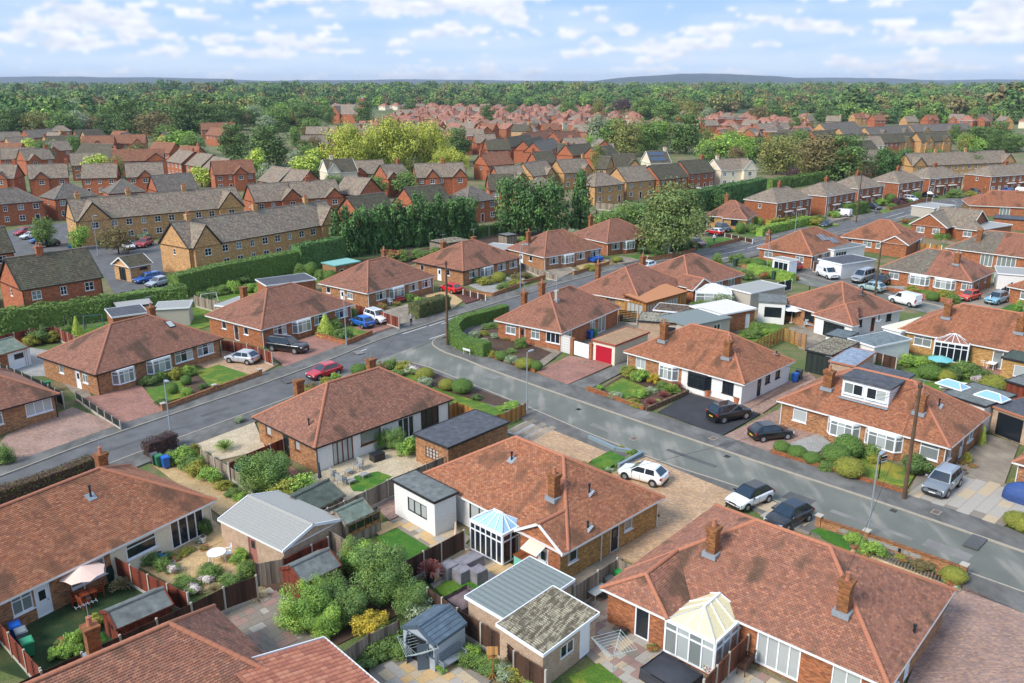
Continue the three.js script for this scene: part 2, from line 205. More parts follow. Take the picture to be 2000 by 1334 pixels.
// ---------------------------------------------------------------- the setting: ground, hills, roads, pavements
const pairs = a => { const r = []; for (let i = 0; i < a.length; i += 2) r.push([a[i], a[i + 1]]); return r; };
{
const g = mb(), R = 14000; g.face([-R, 0, R * 0.1], [R, 0, R * 0.1], [R, 0, -R], [-R, 0, -R]); struct('ground', g.geo(), MAT.fields, -0.06);
const e = mb(); e.face([-520, 0, 40], [560, 0, 40], [760, 0, -900], [-700, 0, -900]); struct('estate_ground', e.geo(), MAT.ground, -0.03);
const hills = [[-9000, -9500, 5000, 126, 900], [-5200, -9800, 3600, 92, 900], [-1200, -11000, 4200, 64, 700], [2050, -9200, 1500, 118, 900], [3600, -10500, 2600, 84, 800], [6800, -11500, 4200, 62, 900], [300, -12500, 9000, 48, 600]];
hills.forEach(([x, z, w, h, dd], k) => {
const n = 48, q = new THREE.PlaneGeometry(w * 2, dd * 2, n, 10), P = q.attributes.position;
for (let i = 0; i < P.count; i++) { const a = P.getX(i) / w, b = P.getY(i) / dd, f = Math.max(0, 1 - a * a) * Math.max(0, 1 - b * b); const X = P.getX(i) + x, Z = P.getY(i) + z; P.setXYZ(i, X, f * h * (0.82 + 0.36 * fbm(X / 500, Z / 500, 7 + k, 3)) - 4, Z); }
q.computeVertexNormals(); const uv = q.attributes.uv; for (let i = 0; i < uv.count; i++) uv.setXY(i, P.getX(i), P.getZ(i)); struct('hill', q, memo('hillM', () => mat({ map: TX.fields, color: 0x6c7c72, roughness: 1 })));
});
}
function offsetLine(pts, d) { return pts.map((p, i) => { const a = pts[Math.max(0, i - 1)], b = pts[Math.min(pts.length - 1, i + 1)], L = Math.hypot(b[0] - a[0], b[1] - a[1]); return [p[0] - (b[1] - a[1]) / L * d, p[1] + (b[0] - a[0]) / L * d]; }); }
function smooth(pts, n = 6) { const c = new THREE.CatmullRomCurve3(pts.map(p => new THREE.Vector3(p[0], 0, p[1])), false, 'centripetal'); return c.getPoints((pts.length - 1) * n).map(v => [v.x, v.z]); }
function ribbon(a, b, y) { const g = mb(); for (let i = 0; i + 1 < a.length; i++) g.face([b[i][0], y, b[i][1]], [b[i + 1][0], y, b[i + 1][1]], [a[i + 1][0], y, a[i + 1][1]], [a[i][0], y, a[i][1]]); return g; }
function slabStrip(a, b, y) { const g = ribbon(a, b, y); for (const l of [a, b]) for (let i = 0; i + 1 < l.length; i++) g.face([l[i][0], -0.02, l[i][1]], [l[i + 1][0], -0.02, l[i + 1][1]], [l[i + 1][0], y, l[i + 1][1]], [l[i][0], y, l[i][1]]); return g; }
const kerbGeo = boxGeo(1, 0.16, 0.13); let kerbCount = 0;
function kerbs(parent, line, y = 0.12) {
let along = 0; const far = mb();
for (let i = 0; i + 1 < line.length; i++) { const [ax, az] = line[i], [bx, bz] = line[i + 1], L = Math.hypot(bx - ax, bz - az), n = Math.max(1, Math.round(L / 0.92));
for (let k = 0; k < n; k++) { const t = (k + 0.5) / n, x = lerp(ax, bx, t), z = lerp(az, bz, t), tn = Math.atan2(-(bz - az), bx - ax); if (z > -125 && kerbCount < 300) { kerbCount++; const m = part('kerb_stone', kerbGeo, MAT.kerb, parent, x, y - 0.06 + (hash2(k, i, 3) - 0.5) * 0.014, z, tn); m.scale.x = L / n - 0.015; } else far.box(x, y - 0.06, z, L / n - 0.015, 0.16, 0.13, tn); } }
if (far.p.length) { const m = far.put('kerb_line', MAT.kerb, parent); m.userData.kind = 'stuff'; }
}
const mainFar = smooth([[-75, -8], [-53, -46], [-46.5, -56], [-42, -62.6], [-38.2, -68.9], [-33.7, -75.2], [-26.4, -85.1], [-21, -93.4], [-16.8, -100.6], [-11.2, -108], [-4.7, -116.3], [1.6, -124.1], [16.2, -140.6], [39.2, -158.8], [58.3, -176.8], [80.3, -196.3], [103, -217], [128, -236], [153, -253], [260, -330]], 5);
const mainNear = offsetLine(mainFar, 5.6);
struct('main_road', ribbon(mainFar, mainNear, 0.02).geo(), MAT.asphalt);
const farPave = struct('far_pavement', slabStrip(offsetLine(mainFar, -2.7), offsetLine(mainFar, -0.05), 0.12).geo(), MAT.tarmac); kerbs(farPave, mainFar);
const sideN = smooth([[-7.6, -104.2], [-9.2, -102], [-9.9, -99.6], [-8.7, -96.6], [-5.6, -93.1], [-2.3, -89.2], [9.6, -76.8], [20.9, -65.4], [29.7, -56.8], [36, -50.2], [48, -38], [70, -14]], 5);
const sideS = smooth([[-20.4, -86.2], [-16.4, -90.6], [-13.6, -92.2], [-10.6, -91], [-4.1, -84.2], [1.6, -77.9], [7.5, -70.9], [13.5, -64.6], [18.1, -60.6], [23.3, -55.2], [29.8, -48.7], [32.5, -46.1], [44.5, -34], [66, -10]], 5);
{
const g = mb(); g.cap([...sideN, ...[...sideS].reverse()], 0.024); struct('side_road', g.geo(), MAT.worn);
const pn = struct('north_pavement', slabStrip(offsetLine(sideN, -2.7), offsetLine(sideN, -0.05), 0.12).geo(), MAT.tarmac); kerbs(pn, sideN);
const ps = struct('south_pavement', slabStrip(offsetLine(sideS, 0.05), offsetLine(sideS, 2.5), 0.12).geo(), MAT.tarmac); kerbs(ps, sideS);
const i0 = mainNear.findIndex(p => p[1] < -86), i1 = mainNear.findIndex(p => p[1] < -103);
const a = mainNear.slice(0, i0 + 1), b = mainNear.slice(i1 - 1);
const p1 = struct('near_pavement', slabStrip(offsetLine(a, 0.05), offsetLine(a, 2.5), 0.12).geo(), MAT.tarmac); kerbs(p1, a);
const p2 = struct('near_pavement', slabStrip(offsetLine(b, 0.05), offsetLine(b, 2.3), 0.12).geo(), MAT.tarmac); kerbs(p2, b);
}
{ // the close on the right and the parking court on the left
const cl = smooth(pairs([39, -147.8, 44.1, -141.8, 48.4, -133.6, 54.5, -124, 59, -117, 63.2, -111, 68.79, -101.81]), 5);
struct('close_road', ribbon(offsetLine(cl, -2.6), offsetLine(cl, 2.6), 0.03).geo(), MAT.worn); const p = struct('close_pavement', slabStrip(offsetLine(cl, -4.3), offsetLine(cl, -2.7), 0.12).geo(), MAT.tarmac); kerbs(p, offsetLine(cl, -2.65));
const c2 = mb().cap(pairs([-110.9, -170.1, -108.9, -189.3, -96.1, -196.7, -73.3, -170.1, -59, -145.1, -45.9, -126.3, -56, -117, -73, -145.1, -90.5, -137]), 0.03); struct('parking_court', c2.geo(), MAT.asphalt);
const jn = smooth(pairs([75.2, -192.2, 77, -179.2, 81.6, -170.1]), 4);
}
function marking(a, b, w) { const L = Math.hypot(b[0] - a[0], b[1] - a[1]), nx = -(b[1] - a[1]) / L * w / 2, nz = (b[0] - a[0]) / L * w / 2; const g = mb().face([a[0] + nx, 0, a[1] + nz], [b[0] + nx, 0, b[1] + nz], [b[0] - nx, 0, b[1] - nz], [a[0] - nx, 0, a[1] - nz]); const m = struct('road_marking', g.geo(), MAT.paint, 0.029); return m; }
for (const q of [[-14.07, -103.49, -11.34, -106.94], [-11.02, -107.19, -9.17, -109.69], [-8.9, -110.1, -6.9, -112.8], [-10.39, -101.24, -8.63, -103.49], [-8.75, -106.82, -5.6, -111.1], [38.1, -154.7, 45.1, -160.7], [45.9, -161.8, 51.7, -167.8], [37.3, -150.5, 42.2, -155.2], [89.4, -200.6, 97.3, -208.8], [99.8, -211.4, 105.5, -216.8], [90.2, -198.2, 98.1, -206.3], [-9.47, -108.17, -8.71, -109.05], [-18.44, -95.91, -17.65, -97.12]]) marking([q[0], q[1]], [q[2], q[3]], 0.14);
// ground patches: driveways, lawns, beds
function patch(name, m, y, ...flat) { const g = mb(); g.prism(pairs(flat), -0.02, y); return struct(name, g.geo(), m); }
function inside(p, poly) { let c = false; for (let i = 0, j = poly.length - 1; i < poly.length; j = i++) if ((poly[i][1] > p[1]) !== (poly[j][1] > p[1]) && p[0] < (poly[j][0] - poly[i][0]) * (p[1] - poly[i][1]) / (poly[j][1] - poly[i][1]) + poly[i][0]) c = !c; return c; }
function slabs(name, mats, turn, sw, sd, y, seed, ...flat) {
const poly = pairs(flat), base = patch(name, MAT.slabDark, y - 0.03, ...flat), r = rng(seed), c = Math.cos(turn), s = Math.sin(turn), loc = poly.map(p => [p[0] * c - p[1] * s, p[0] * s + p[1] * c]);
const xs = loc.map(p => p[0]), zs = loc.map(p => p[1]);
for (let z = Math.min(...zs) + sd / 2, k = 0; z < Math.max(...zs); z += sd, k++) for (let x = Math.min(...xs) + (k % 2 ? sw / 2 : 0); x < Math.max(...xs); ) {
const L = sw * (r() < 0.3 ? 1.5 : r() < 0.3 ? 0.7 : 1), cx = x + L / 2, q = (dx, dz) => inside([(cx + dx) * c + (z + dz) * s, -(cx + dx) * s + (z + dz) * c], poly);
if (q(-L / 2.2, 0) && q(L / 2.2, 0) && q(0, sd / 2.2) && q(0, -sd / 2.2)) part('slab', boxGeo(L - 0.015, 0.06, sd - 0.015), mats[Math.floor(r() * mats.length)], base, cx * c + z * s, y - 0.03 + (r() - 0.5) * 0.008, -cx * s + z * c, turn);
x += L;
}
return base;
}

// repair patches and gully grates on the roads
{
const dk = mat({ map: TX.asphalt, color: 0x6c6c6c, roughness: 0.9 }), lt = mat({ map: TX.asphalt, color: 0x9c9a94, roughness: 0.95 });
for (const [x, z, w, d, a, m, y] of [[8.61, -72.57, 3.2, 0.7, 0.8, lt, 0.03], [15.45, -66.2, 5, 0.5, 0.78, dk, 0.03], [22.3, -58.76, 2.2, 1.4, 0.8, dk, 0.03], [26.26, -54.81, 6, 0.5, 0.78, lt, 0.03], [5.32, -81.73, 4, 0.5, 0.8, dk, 0.03], [30.14, -51.29, 3, 1.2, 0.8, lt, 0.03], [-2.26, -87.28, 2, 1.2, 0.7, lt, 0.03], [-29.18, -76.77, 3, 0.6, -0.85, dk, 0.027], [-34.37, -69.09, 5, 0.5, -0.9, dk, 0.027], [-21.16, -91.32, 2, 1, -0.9, dk, 0.027], [-37.33, -63.23, 2.4, 1.1, -0.95, dk, 0.027], [19.19, -68.87, 1.6, 0.9, -0.78, dk, 0.124], [12.44, -75.84, 2, 1, -0.78, lt, 0.124], [32.63, -52.3, 2.4, 1, -0.78, dk, 0.124], [-24.41, -85.63, 1.8, 0.9, 0.9, dk, 0.124], [-18.37, -95.51, 1.4, 0.9, 0.9, lt, 0.124]]) { const g = mb().box(0, 0, 0, w, 0.004, d); struct('tarmac_patch', g.geo(), m, y).position.set(x, y, z); scene.children.at(-1).rotation.y = -a; }
for (const [x, z, a] of [[6.59, -77.45, 0.8], [18.62, -66.51, 0.8], [28.85, -56.88, 0.8], [14.52, -63.7, 0.8], [-31.93, -78.83, -0.85], [-23.39, -90.77, -0.9], [-35.38, -64.48, -0.9]]) { const g = mb(); for (let i = 0; i < 6; i++) g.box(-0.2 + i * 0.08, 0.01, 0, 0.04, 0.02, 0.4); g.box(0, 0.008, 0.21, 0.5, 0.02, 0.03).box(0, 0.008, -0.21, 0.5, 0.02, 0.03); const m = struct('gully_grate', g.geo(), memo('grate', () => mat({ color: 0x3a3836, roughness: 0.7, metalness: 0.5 })), 0.026); m.position.x = x; m.position.z = z; m.rotation.y = -a; }
}

// ---------------------------------------------------------------- house builder
const SIDES = { F: 0, R: Math.PI / 2, B: Math.PI, L: -Math.PI / 2 };
function spot(x1, z1, x2, z2, d) { const L = Math.hypot(x2 - x1, z2 - z1), c = (x2 - x1) / L, s = -(z2 - z1) / L; return { L, turn: Math.atan2(s, c), x: (x1 + x2) / 2 - s * d / 2, z: (z1 + z2) / 2 - c * d / 2 }; }
// a window, door or glazed door: frame with panes; placed in a wall opening
function frameGeo(w, h, cols, rows, top, bar = 0.07) {
return memo(`fr${w.toFixed(2)},${h.toFixed(2)},${cols},${rows},${top},${bar}`, () => {
const b = mb(), D = 0.09; b.box(0, h - bar / 2, 0, w, bar, D).box(0, bar / 2, 0, w, bar, D).box(-w / 2 + bar / 2, h / 2, 0, bar, h - 2 * bar, D).box(w / 2 - bar / 2, h / 2, 0, bar, h - 2 * bar, D);
for (let i = 1; i < cols; i++) b.box(-w / 2 + w * i / cols, h / 2, -0.004, bar * 0.95, h - 2 * bar, D);
for (let i = 1; i < rows; i++) b.box(0, h * i / rows, -0.008, w - 2 * bar, bar * 0.6, D);
if (top) b.box(0, h * (1 - top), -0.008, w - 2 * bar, bar * 0.9, D);
return b.geo();
});
}
const glassOf = k => k === 'c' ? MAT.curtain : k === 'b' ? MAT.blind : MAT.glass;
function windowPart(parent, o) {                      // o: w, h, cols, rows, top, mat, g, det, sill, name, pos, turn
const f = part(o.name || 'window', frameGeo(o.w, o.h, o.cols || 1, o.rows || 1, o.top || 0, o.bar), o.mat || WHITE, parent, ...o.pos, o.turn);
const cols = o.cols || 1, w = o.w / cols;
if (o.det >= 2) for (let i = 0; i < cols; i++) {
const t = o.top ? [[0, 1 - o.top], [1 - o.top, 1]] : [[0, 1]];
for (const [a, b] of t) part('pane', boxGeo(w - 0.05, o.h * (b - a) - 0.05, 0.02), glassOf(o.g ?? (o.mix ? 'bcg'[(i + o.mix) % 3] : 'g')), f, -o.w / 2 + w * (i + 0.5), o.h * (a + b) / 2, -0.02);
} else part('pane', boxGeo(o.w - 0.06, o.h - 0.06, 0.02), glassOf(o.g), f, 0, o.h / 2, -0.02);
if (o.sill) part('sill', boxGeo(o.w + 0.14, 0.06, 0.2), o.sillMat || o.mat || WHITE, f, 0, -0.03, 0.05);
return f;
}
function doorPart(parent, o) {                        // panelled door in a frame
const f = part('door', frameGeo(o.w, o.h, 1, 1, 0, 0.08), o.fm || WHITE, parent, ...o.pos, o.turn);
part('door_leaf', boxGeo(o.w - 0.1, o.h - 0.1, 0.04), o.mat || WHITE, f, 0, o.h / 2, -0.015);
part('door_glass', boxGeo(o.w * 0.42, o.h * 0.3, 0.02), MAT.glass, f, 0, o.h * 0.68, 0.016);
if (o.det >= 2) part('handle', boxGeo(0.03, 0.16, 0.05), MAT.steel, f, o.w * 0.3, o.h * 0.48, 0.03);
return f;
}
// one wall panel seen from outside: L long, H high, rectangular openings, optional gable of height gh
function wallGeo(L, H, open, gh = 0, th = 0.26) {
const b = mb(), O = [...open].sort((p, q) => p[0] - q[0]); let x = 0; b.off = [L * 1.7, H];
const q = (x0, x1, y0, y1) => { if (x1 - x0 > 0.005 && y1 - y0 > 0.005) b.face([x0, y0, 0], [x1, y0, 0], [x1, y1, 0], [x0, y1, 0]); };
for (const [ox, ow, oy, oh] of O) {
const x0 = Math.max(ox, x), x1 = ox + ow; q(x, x0, 0, H); q(x0, x1, 0, oy); q(x0, x1, oy + oh, H);
b.face([x0, oy, -th], [x0, oy, 0], [x0, oy + oh, 0], [x0, oy + oh, -th]).face([x1, oy, 0], [x1, oy, -th], [x1, oy + oh, -th], [x1, oy + oh, 0]).face([x0, oy + oh, 0], [x1, oy + oh, 0], [x1, oy + oh, -th], [x0, oy + oh, -th]).face([x0, oy, -th], [x1, oy, -th], [x1, oy, 0], [x0, oy, 0]);
b.face([x0, oy, -th + 0.02], [x1, oy, -th + 0.02], [x1, oy + oh, -th + 0.02], [x0, oy + oh, -th + 0.02]);
x = x1;
}
q(x, L, 0, H);
if (gh) b.face([0, H, 0], [L, H, 0], [L / 2, H + gh, 0]).face([L, H, -th], [0, H, -th], [L / 2, H + gh, -th]);
b.face([L, 0, -th], [0, 0, -th], [0, H, -th], [L, H, -th]);
return b.geo();
}
function bayPart(parent, o, wallM) {                  // canted bay: brick base, angled glazing on three sides
const w = o.w, out = 0.55, c = 0.45, b = mb(), P = [[-w / 2, 0], [-w / 2 + c, out], [w / 2 - c, out], [w / 2, 0]];
for (let i = 0; i < 3; i++) b.face([P[i][0], 0, P[i][1]], [P[i + 1][0], 0, P[i + 1][1]], [P[i + 1][0], o.y, P[i + 1][1]], [P[i][0], o.y, P[i][1]]);
const m = b.put('bay_window', wallM, parent); m.position.set(...o.pos); m.rotation.y = o.turn;
const cap = mb().face(...P.map(p => [p[0], o.y, p[1]])), s = mb(); for (let i = 0; i < 3; i++) s.bar([P[i][0], o.y, P[i][1] + 0.02], [P[i + 1][0], o.y, P[i + 1][1] + 0.02], 0.12, 0.07);
s.put('sill', o.mat || WHITE, m); cap.put('sill_board', o.mat || WHITE, m);
const top = mb(); top.prism(P.map(p => [p[0] * 1.03, p[1] * 1.06]), o.y + o.h, o.y + o.h + 0.16); top.put('bay_roof', o.mat || WHITE, m);
for (let i = 0; i < 3; i++) { const L = Math.hypot(P[i + 1][0] - P[i][0], P[i + 1][1] - P[i][1]), t = Math.atan2(-(P[i + 1][1] - P[i][1]), P[i + 1][0] - P[i][0]); const cols = i === 1 ? (o.cols || 3) : 1;
const f = part('frame', frameGeo(L, o.h, cols, 1, o.top ?? 0.25), o.mat || WHITE, m, (P[i][0] + P[i + 1][0]) / 2, o.y, (P[i][1] + P[i + 1][1]) / 2, t);
for (let k = 0; k < cols; k++) { const pw = L / cols, lx = -L / 2 + pw * (k + 0.5); part('pane', boxGeo(pw - 0.05, o.h - 0.06, 0.02), glassOf(o.g ?? (k === 1 ? 'b' : 'c')), m, f.position.x + lx * Math.cos(t) - 0.01 * Math.sin(t), o.y + o.h / 2, f.position.z - lx * Math.sin(t) - 0.01 * Math.cos(t), t); } }
return m;
}
const ridgeTile = memo('ridgeTile', () => { const b = mb(), n = 6, r = 0.125, q = (i, z, k) => [Math.cos(Math.PI * i / n) * r * k, Math.sin(Math.PI * i / n) * r * k - 0.04, z]; for (let i = 0; i < n; i++) b.face(q(i + 1, -0.2, 1), q(i + 1, 0.2, 1.12), q(i, 0.2, 1.12), q(i, -0.2, 1)); b.face(...Array.from({ length: n + 1 }, (_, i) => q(i, 0.2, 1.12))); return b.geo(); });
function ridgeRun(parent, a, b, m, det, name = 'ridge_tile') {   // a: low or left end, b: high end
const A = new THREE.Vector3(...a), B = new THREE.Vector3(...b), L = A.distanceTo(B);
if (det >= 2) {
const n = Math.max(1, Math.round(L / 0.38)), q = new THREE.Quaternion().setFromRotationMatrix(new THREE.Matrix4().lookAt(A, B, new THREE.Vector3(0, 1, 0)));
for (let i = 0; i < n; i++) { const t = part(name, ridgeTile, m, parent); t.position.copy(A).lerp(B, (i + 0.5) / n); t.position.y += 0.02; t.quaternion.copy(q); t.scale.set(1, 1, L / n / 0.38); }
} else { const k = mb(); k.M = new THREE.Matrix4().lookAt(A, B, new THREE.Vector3(0, 1, 0)).setPosition(A.clone().add(B).multiplyScalar(0.5)); const n = 4, r = 0.14; for (let i = 0; i < n; i++) { const p = (j, z) => [Math.cos(Math.PI * j / n) * r, Math.sin(Math.PI * j / n) * r * 0.9 - 0.03, z]; k.face(p(i + 1, -L / 2), p(i + 1, L / 2), p(i, L / 2), p(i, -L / 2)); } k.put('ridge', m, parent); }
}
function chimneyPart(parent, x, z, y0, y1, sx, sz, pots, o = {}) {
const b = mb().box(x, (y0 + y1 - 0.32) / 2, z, sx, y1 - 0.32 - y0, sz).box(x, y1 - 0.24, z, sx + 0.1, 0.16, sz + 0.1).box(x, y1 - 0.08, z, sx + 0.18, 0.16, sz + 0.18);
const c = b.put('chimney', o.mat || MAT.brickOld, parent);
if (o.flash) mb().box(x, o.flash, z, sx + 0.3, 0.32, sz + 0.3).put('flashing', MAT.lead, c);
if (o.flash && hash2(Math.round(x * 9), Math.round(z * 7), 4) > 0.4) { const a = mb().bar([x, y1, z], [x, y1 + 1.3, z], 0.03).bar([x - 0.5, y1 + 1.25, z], [x + 0.5, y1 + 1.25, z], 0.02); for (let i = 0; i < 6; i++) a.bar([x - 0.5 + i * 0.2, y1 + 1.25, z - 0.18], [x - 0.5 + i * 0.2, y1 + 1.25, z + 0.18], 0.015); a.put('aerial', MAT.steel, c); }
for (let i = 0; i < pots; i++) mb().cyl(x + (i - (pots - 1) / 2) * 0.4, y1, z, 0.15, 0.12, 0.42, 10, false).cyl(x + (i - (pots - 1) / 2) * 0.4, y1 + 0.42, z, 0.145, 0.145, 0.08, 10).put('chimney_pot', o.pot || MAT.ridge, c);
return c;
}
function house(o) {
const e = o.eave ?? 2.45, rise = o.rise ?? 3.2, D = o.d, s = spot(...o.p, D), W = s.L, w = W / 2, d = D / 2, ov = o.ov ?? 0.35, det = o.det ?? 2, gauge = o.gauge ?? 0.132;
const hx = o.hip === undefined ? [1, 1] : o.hip, hl = hx[0] ? d * (o.hipk ?? 1) : 0, hr = hx[1] ? d * (o.hipk ?? 1) : 0;
const t = thing(o.name || 'bungalow', o.label, o.cat || 'house', s.x, s.z, s.turn, o.group);
const RM = o.roof || MAT.clay, GM = o.ridge || MAT.ridge, wallOf = k => (o.walls && (o.walls[k] || o.walls.all)) || MAT.brick;
const RL = [-w + hl, e + rise, 0], RR = [w - hr, e + rise, 0], A = [-w, e, d], B = [w, e, d], C = [w, e, -d], E = [-w, e, -d];
const rb = mb(); rb.off = [s.x * 0.73, s.z * 0.41];
rb.courses(A, B, RR, RL, gauge); rb.courses(C, E, RL, RR, gauge);
if (hr) rb.courses(B, C, RR, RR, gauge); if (hl) rb.courses(E, A, RL, RL, gauge);
const roof2 = o.roof2 ? mb() : null;
const wings = o.wings || [];
const runs = [[RL, RR]]; if (hl) runs.push([A, RL], [E, RL]); if (hr) runs.push([B, RR], [C, RR]);
for (const g of wings) {                            // wings on the near (F) or far (B) side
const k = g.side === 'B' ? -1 : 1, x = k * g.x, wr = g.rise ?? g.w / 2 * rise / d, gw = g.w / 2, zo = d + g.out, zm = d * (1 - wr / rise), gi = g.hip ? gw * (g.hipk ?? 1) : 0;
const M = k < 0 ? new THREE.Matrix4().makeRotationY(Math.PI) : null; rb.M = M;
const ge = e + (g.lift || 0), zb = d;
rb.courses([x - gw, ge, zb], [x - gw, ge, zo], [x, e + wr, zo - gi], [x, e + wr, zm], gauge); rb.courses([x + gw, ge, zo], [x + gw, ge, zb], [x, e + wr, zm], [x, e + wr, zo - gi], gauge);
if (g.hip) rb.courses([x - gw, ge, zo], [x + gw, ge, zo], [x, e + wr, zo - gi], [x, e + wr, zo - gi], gauge);
rb.M = null;
const f = v => k < 0 ? [-v[0], v[1], -v[2]] : v;
runs.push([f([x, e + wr, zo - gi]), f([x, e + wr, zm])]); if (g.hip) runs.push([f([x - gw, e, zo]), f([x, e + wr, zo - gi])], [f([x + gw, e, zo]), f([x, e + wr, zo - gi])]);
}
const roof = rb.put('roof', RM, t);
if (o.half) { const h = mb(), y = 0.02, m = o.half.x; const k = o.half.side; const up = v => [v[0], v[1] + 0.03, v[2]]; h.off = [3, 4]; if (k < 0) { h.courses(up(A), up([m, e, d]), up([Math.max(m, RL[0]), e + rise, 0]), up(RL), 0.3, 0.03); if (hl) h.courses(up(E), up(A), up(RL), up(RL), 0.3, 0.03); } else { h.courses(up([m, e, d]), up(B), up(RR), up([m, e + rise, 0]), 0.3, 0.03); if (hr) h.courses(up(B), up(C), up(RR), up(RR), 0.3, 0.03); } h.put('newer_roof', o.half.mat, t); }
for (const [a, b] of runs) ridgeRun(roof, a, b, GM, o.ridgeDet ?? det);
// soffit, fascia and gutters
const soff = mb().face([-w, e - 0.03, -d], [w, e - 0.03, -d], [w, e - 0.03, d], [-w, e - 0.03, d]); const GU = o.gutter || MAT.gutterW;
for (const g of wings) { const k = g.side === 'B' ? -1 : 1, x = g.x, z0 = k * d, z1 = k * (d + g.out); soff.face([x - g.w / 2, e - 0.03, z0], [x + g.w / 2, e - 0.03, z0], [x + g.w / 2, e - 0.03, z1], [x - g.w / 2, e - 0.03, z1]); }
soff.put('soffit', GU, t);
const gut = (name, a, b) => mb().bar(a, b, 0.11, 0.13).put(name, GU, t), gy = e - 0.07;
gut('gutter', [-w, gy, d - 0.02], [w, gy, d - 0.02]); if (det > 0) gut('gutter', [-w, gy, -d + 0.02], [w, gy, -d + 0.02]);
const verge = (x, g) => { mb().bar([x, e - 0.04, d], [x, e + rise - 0.04, 0], 0.07, 0.2).bar([x, e - 0.04, -d], [x, e + rise - 0.04, 0], 0.07, 0.2).put('bargeboard', o.barge || GU, t); };
if (hr) gut('gutter', [w - 0.02, gy, d], [w - 0.02, gy, -d]); else if (det > 0) verge(w - 0.04);
if (hl) gut('gutter', [-w + 0.02, gy, d], [-w + 0.02, gy, -d]); else if (det > 0) verge(-w + 0.04);
// walls with openings
const wl = w - ov, dl = d - ov, goff = { F: [-wl, dl], R: [wl, dl], B: [wl, -dl], L: [-wl, -dl] }, len = { F: 2 * wl, B: 2 * wl, L: 2 * dl, R: 2 * dl };
const build = (name, m, L, H, list, ox, oz, turn, gh) => {
const op = list.filter(q => q[0] !== 'b' && q[0] !== 'lamp').map(q => [q[1], q[2], q[3], q[4]]);
const p = part(name, wallGeo(L, H, op, gh), m, t, ox, 0, oz, turn);
const at = (x, y, z) => [ox + x * Math.cos(turn) + z * Math.sin(turn), y, oz - x * Math.sin(turn) + z * Math.cos(turn)];
for (const [ty, x, ww, y, hh, q = {}] of list) {
const c = { w: ww, h: hh, det, mat: o.frames, g: o.glass, sill: ty === 'w' && det > 0, ...q, turn, pos: at(x + ww / 2, y, -0.07) };
if (ty === 'w') windowPart(t, c); else if (ty === 'f') windowPart(t, { name: 'patio_door', ...c, bar: 0.09 }); else if (ty === 'd') doorPart(t, { ...c, fm: q.fm || o.frames, mat: q.mat }); else if (ty === 'b') bayPart(t, { ...c, y, pos: at(x + ww / 2, 0, -0.02) }, m);
}
};
const win = o.win || {};
for (const k of ['F', 'R', 'B', 'L']) { if (k === 'F' && o.split) { const x = o.split[0], a = (win.F || []), l = a.filter(q => q[1] < x), r = a.filter(q => q[1] >= x).map(q => [q[0], q[1] - x, ...q.slice(2)]); build('wall', o.split[1], x, e, l, -wl, dl, 0, 0); build('wall', wallOf('F'), len.F - x, e, r, -wl + x, dl, 0, 0); continue; } const gab = (k === 'R' && !hr) || (k === 'L' && !hl); build('wall', wallOf(k), len[k], e, win[k] || [], ...goff[k], SIDES[k], gab ? rise * dl / d : 0); }
for (const g of wings) {
const k = g.side === 'B' ? -1 : 1, rot = k < 0 ? Math.PI : 0, gw = g.w / 2 - ov, z0 = k * dl, zl = g.out + (g.hip ? 0 : 0.1), wr = g.rise ?? g.w / 2 * rise / d, m = g.mat || wallOf(g.side || 'F'), H = e + (g.lift || 0);
const z1 = k * (dl + zl);
build('wing_wall', m, 2 * gw, H, g.win || [], g.x - k * gw, z1, rot, g.hip ? 0 : wr * gw / (g.w / 2) - (g.lift || 0));
build('wing_wall', g.matR || m, zl, H, g.winR || [], g.x + gw * k, z1, rot + Math.PI / 2, 0); build('wing_wall', m, zl, H, g.winL || [], g.x - gw * k, z0, rot - Math.PI / 2, 0);
const x = g.x; if (det > 0) { if (!g.hip) mb().bar([x - g.w / 2, e - 0.03, k * (d + g.out - 0.04)], [x, e + wr - 0.03, k * (d + g.out - 0.04)], 0.07, 0.18).bar([x + g.w / 2, e - 0.03, k * (d + g.out - 0.04)], [x, e + wr - 0.03, k * (d + g.out - 0.04)], 0.07, 0.18).put('bargeboard', o.barge || GU, t); else gut('gutter', [x - g.w / 2, gy, k * (d + g.out - 0.02)], [x + g.w / 2, gy, k * (d + g.out - 0.02)]); for (const q of [-1, 1]) gut('gutter', [x + q * (g.w / 2 - 0.02), gy, k * d], [x + q * (g.w / 2 - 0.02), gy, k * (d + g.out)]); }
}
for (const [x, z] of o.pipes || (det > 0 ? [[-wl + 0.05, dl + 0.06], [wl - 0.05, dl + 0.06]] : [])) mb().cyl(x, 0, z, 0.045, 0.045, e - 0.1, 6, false).put('downpipe', GU, t);
const surf = (x, z) => { let y = e + rise * (1 - Math.abs(z) / d); if (hl) y = Math.min(y, e + rise * (x + w) / hl); if (hr) y = Math.min(y, e + rise * (w - x) / hr); return y; };
for (const [x, z, top, sx = 0.75, sz = 0.55, pots = 1, cm] of o.chim || []) { const y = surf(x, z); chimneyPart(t, x, z, y - 0.8, e + top, sx, sz, pots, { flash: det > 1 ? y + 0.02 : 0, mat: cm || o.chimMat }); }
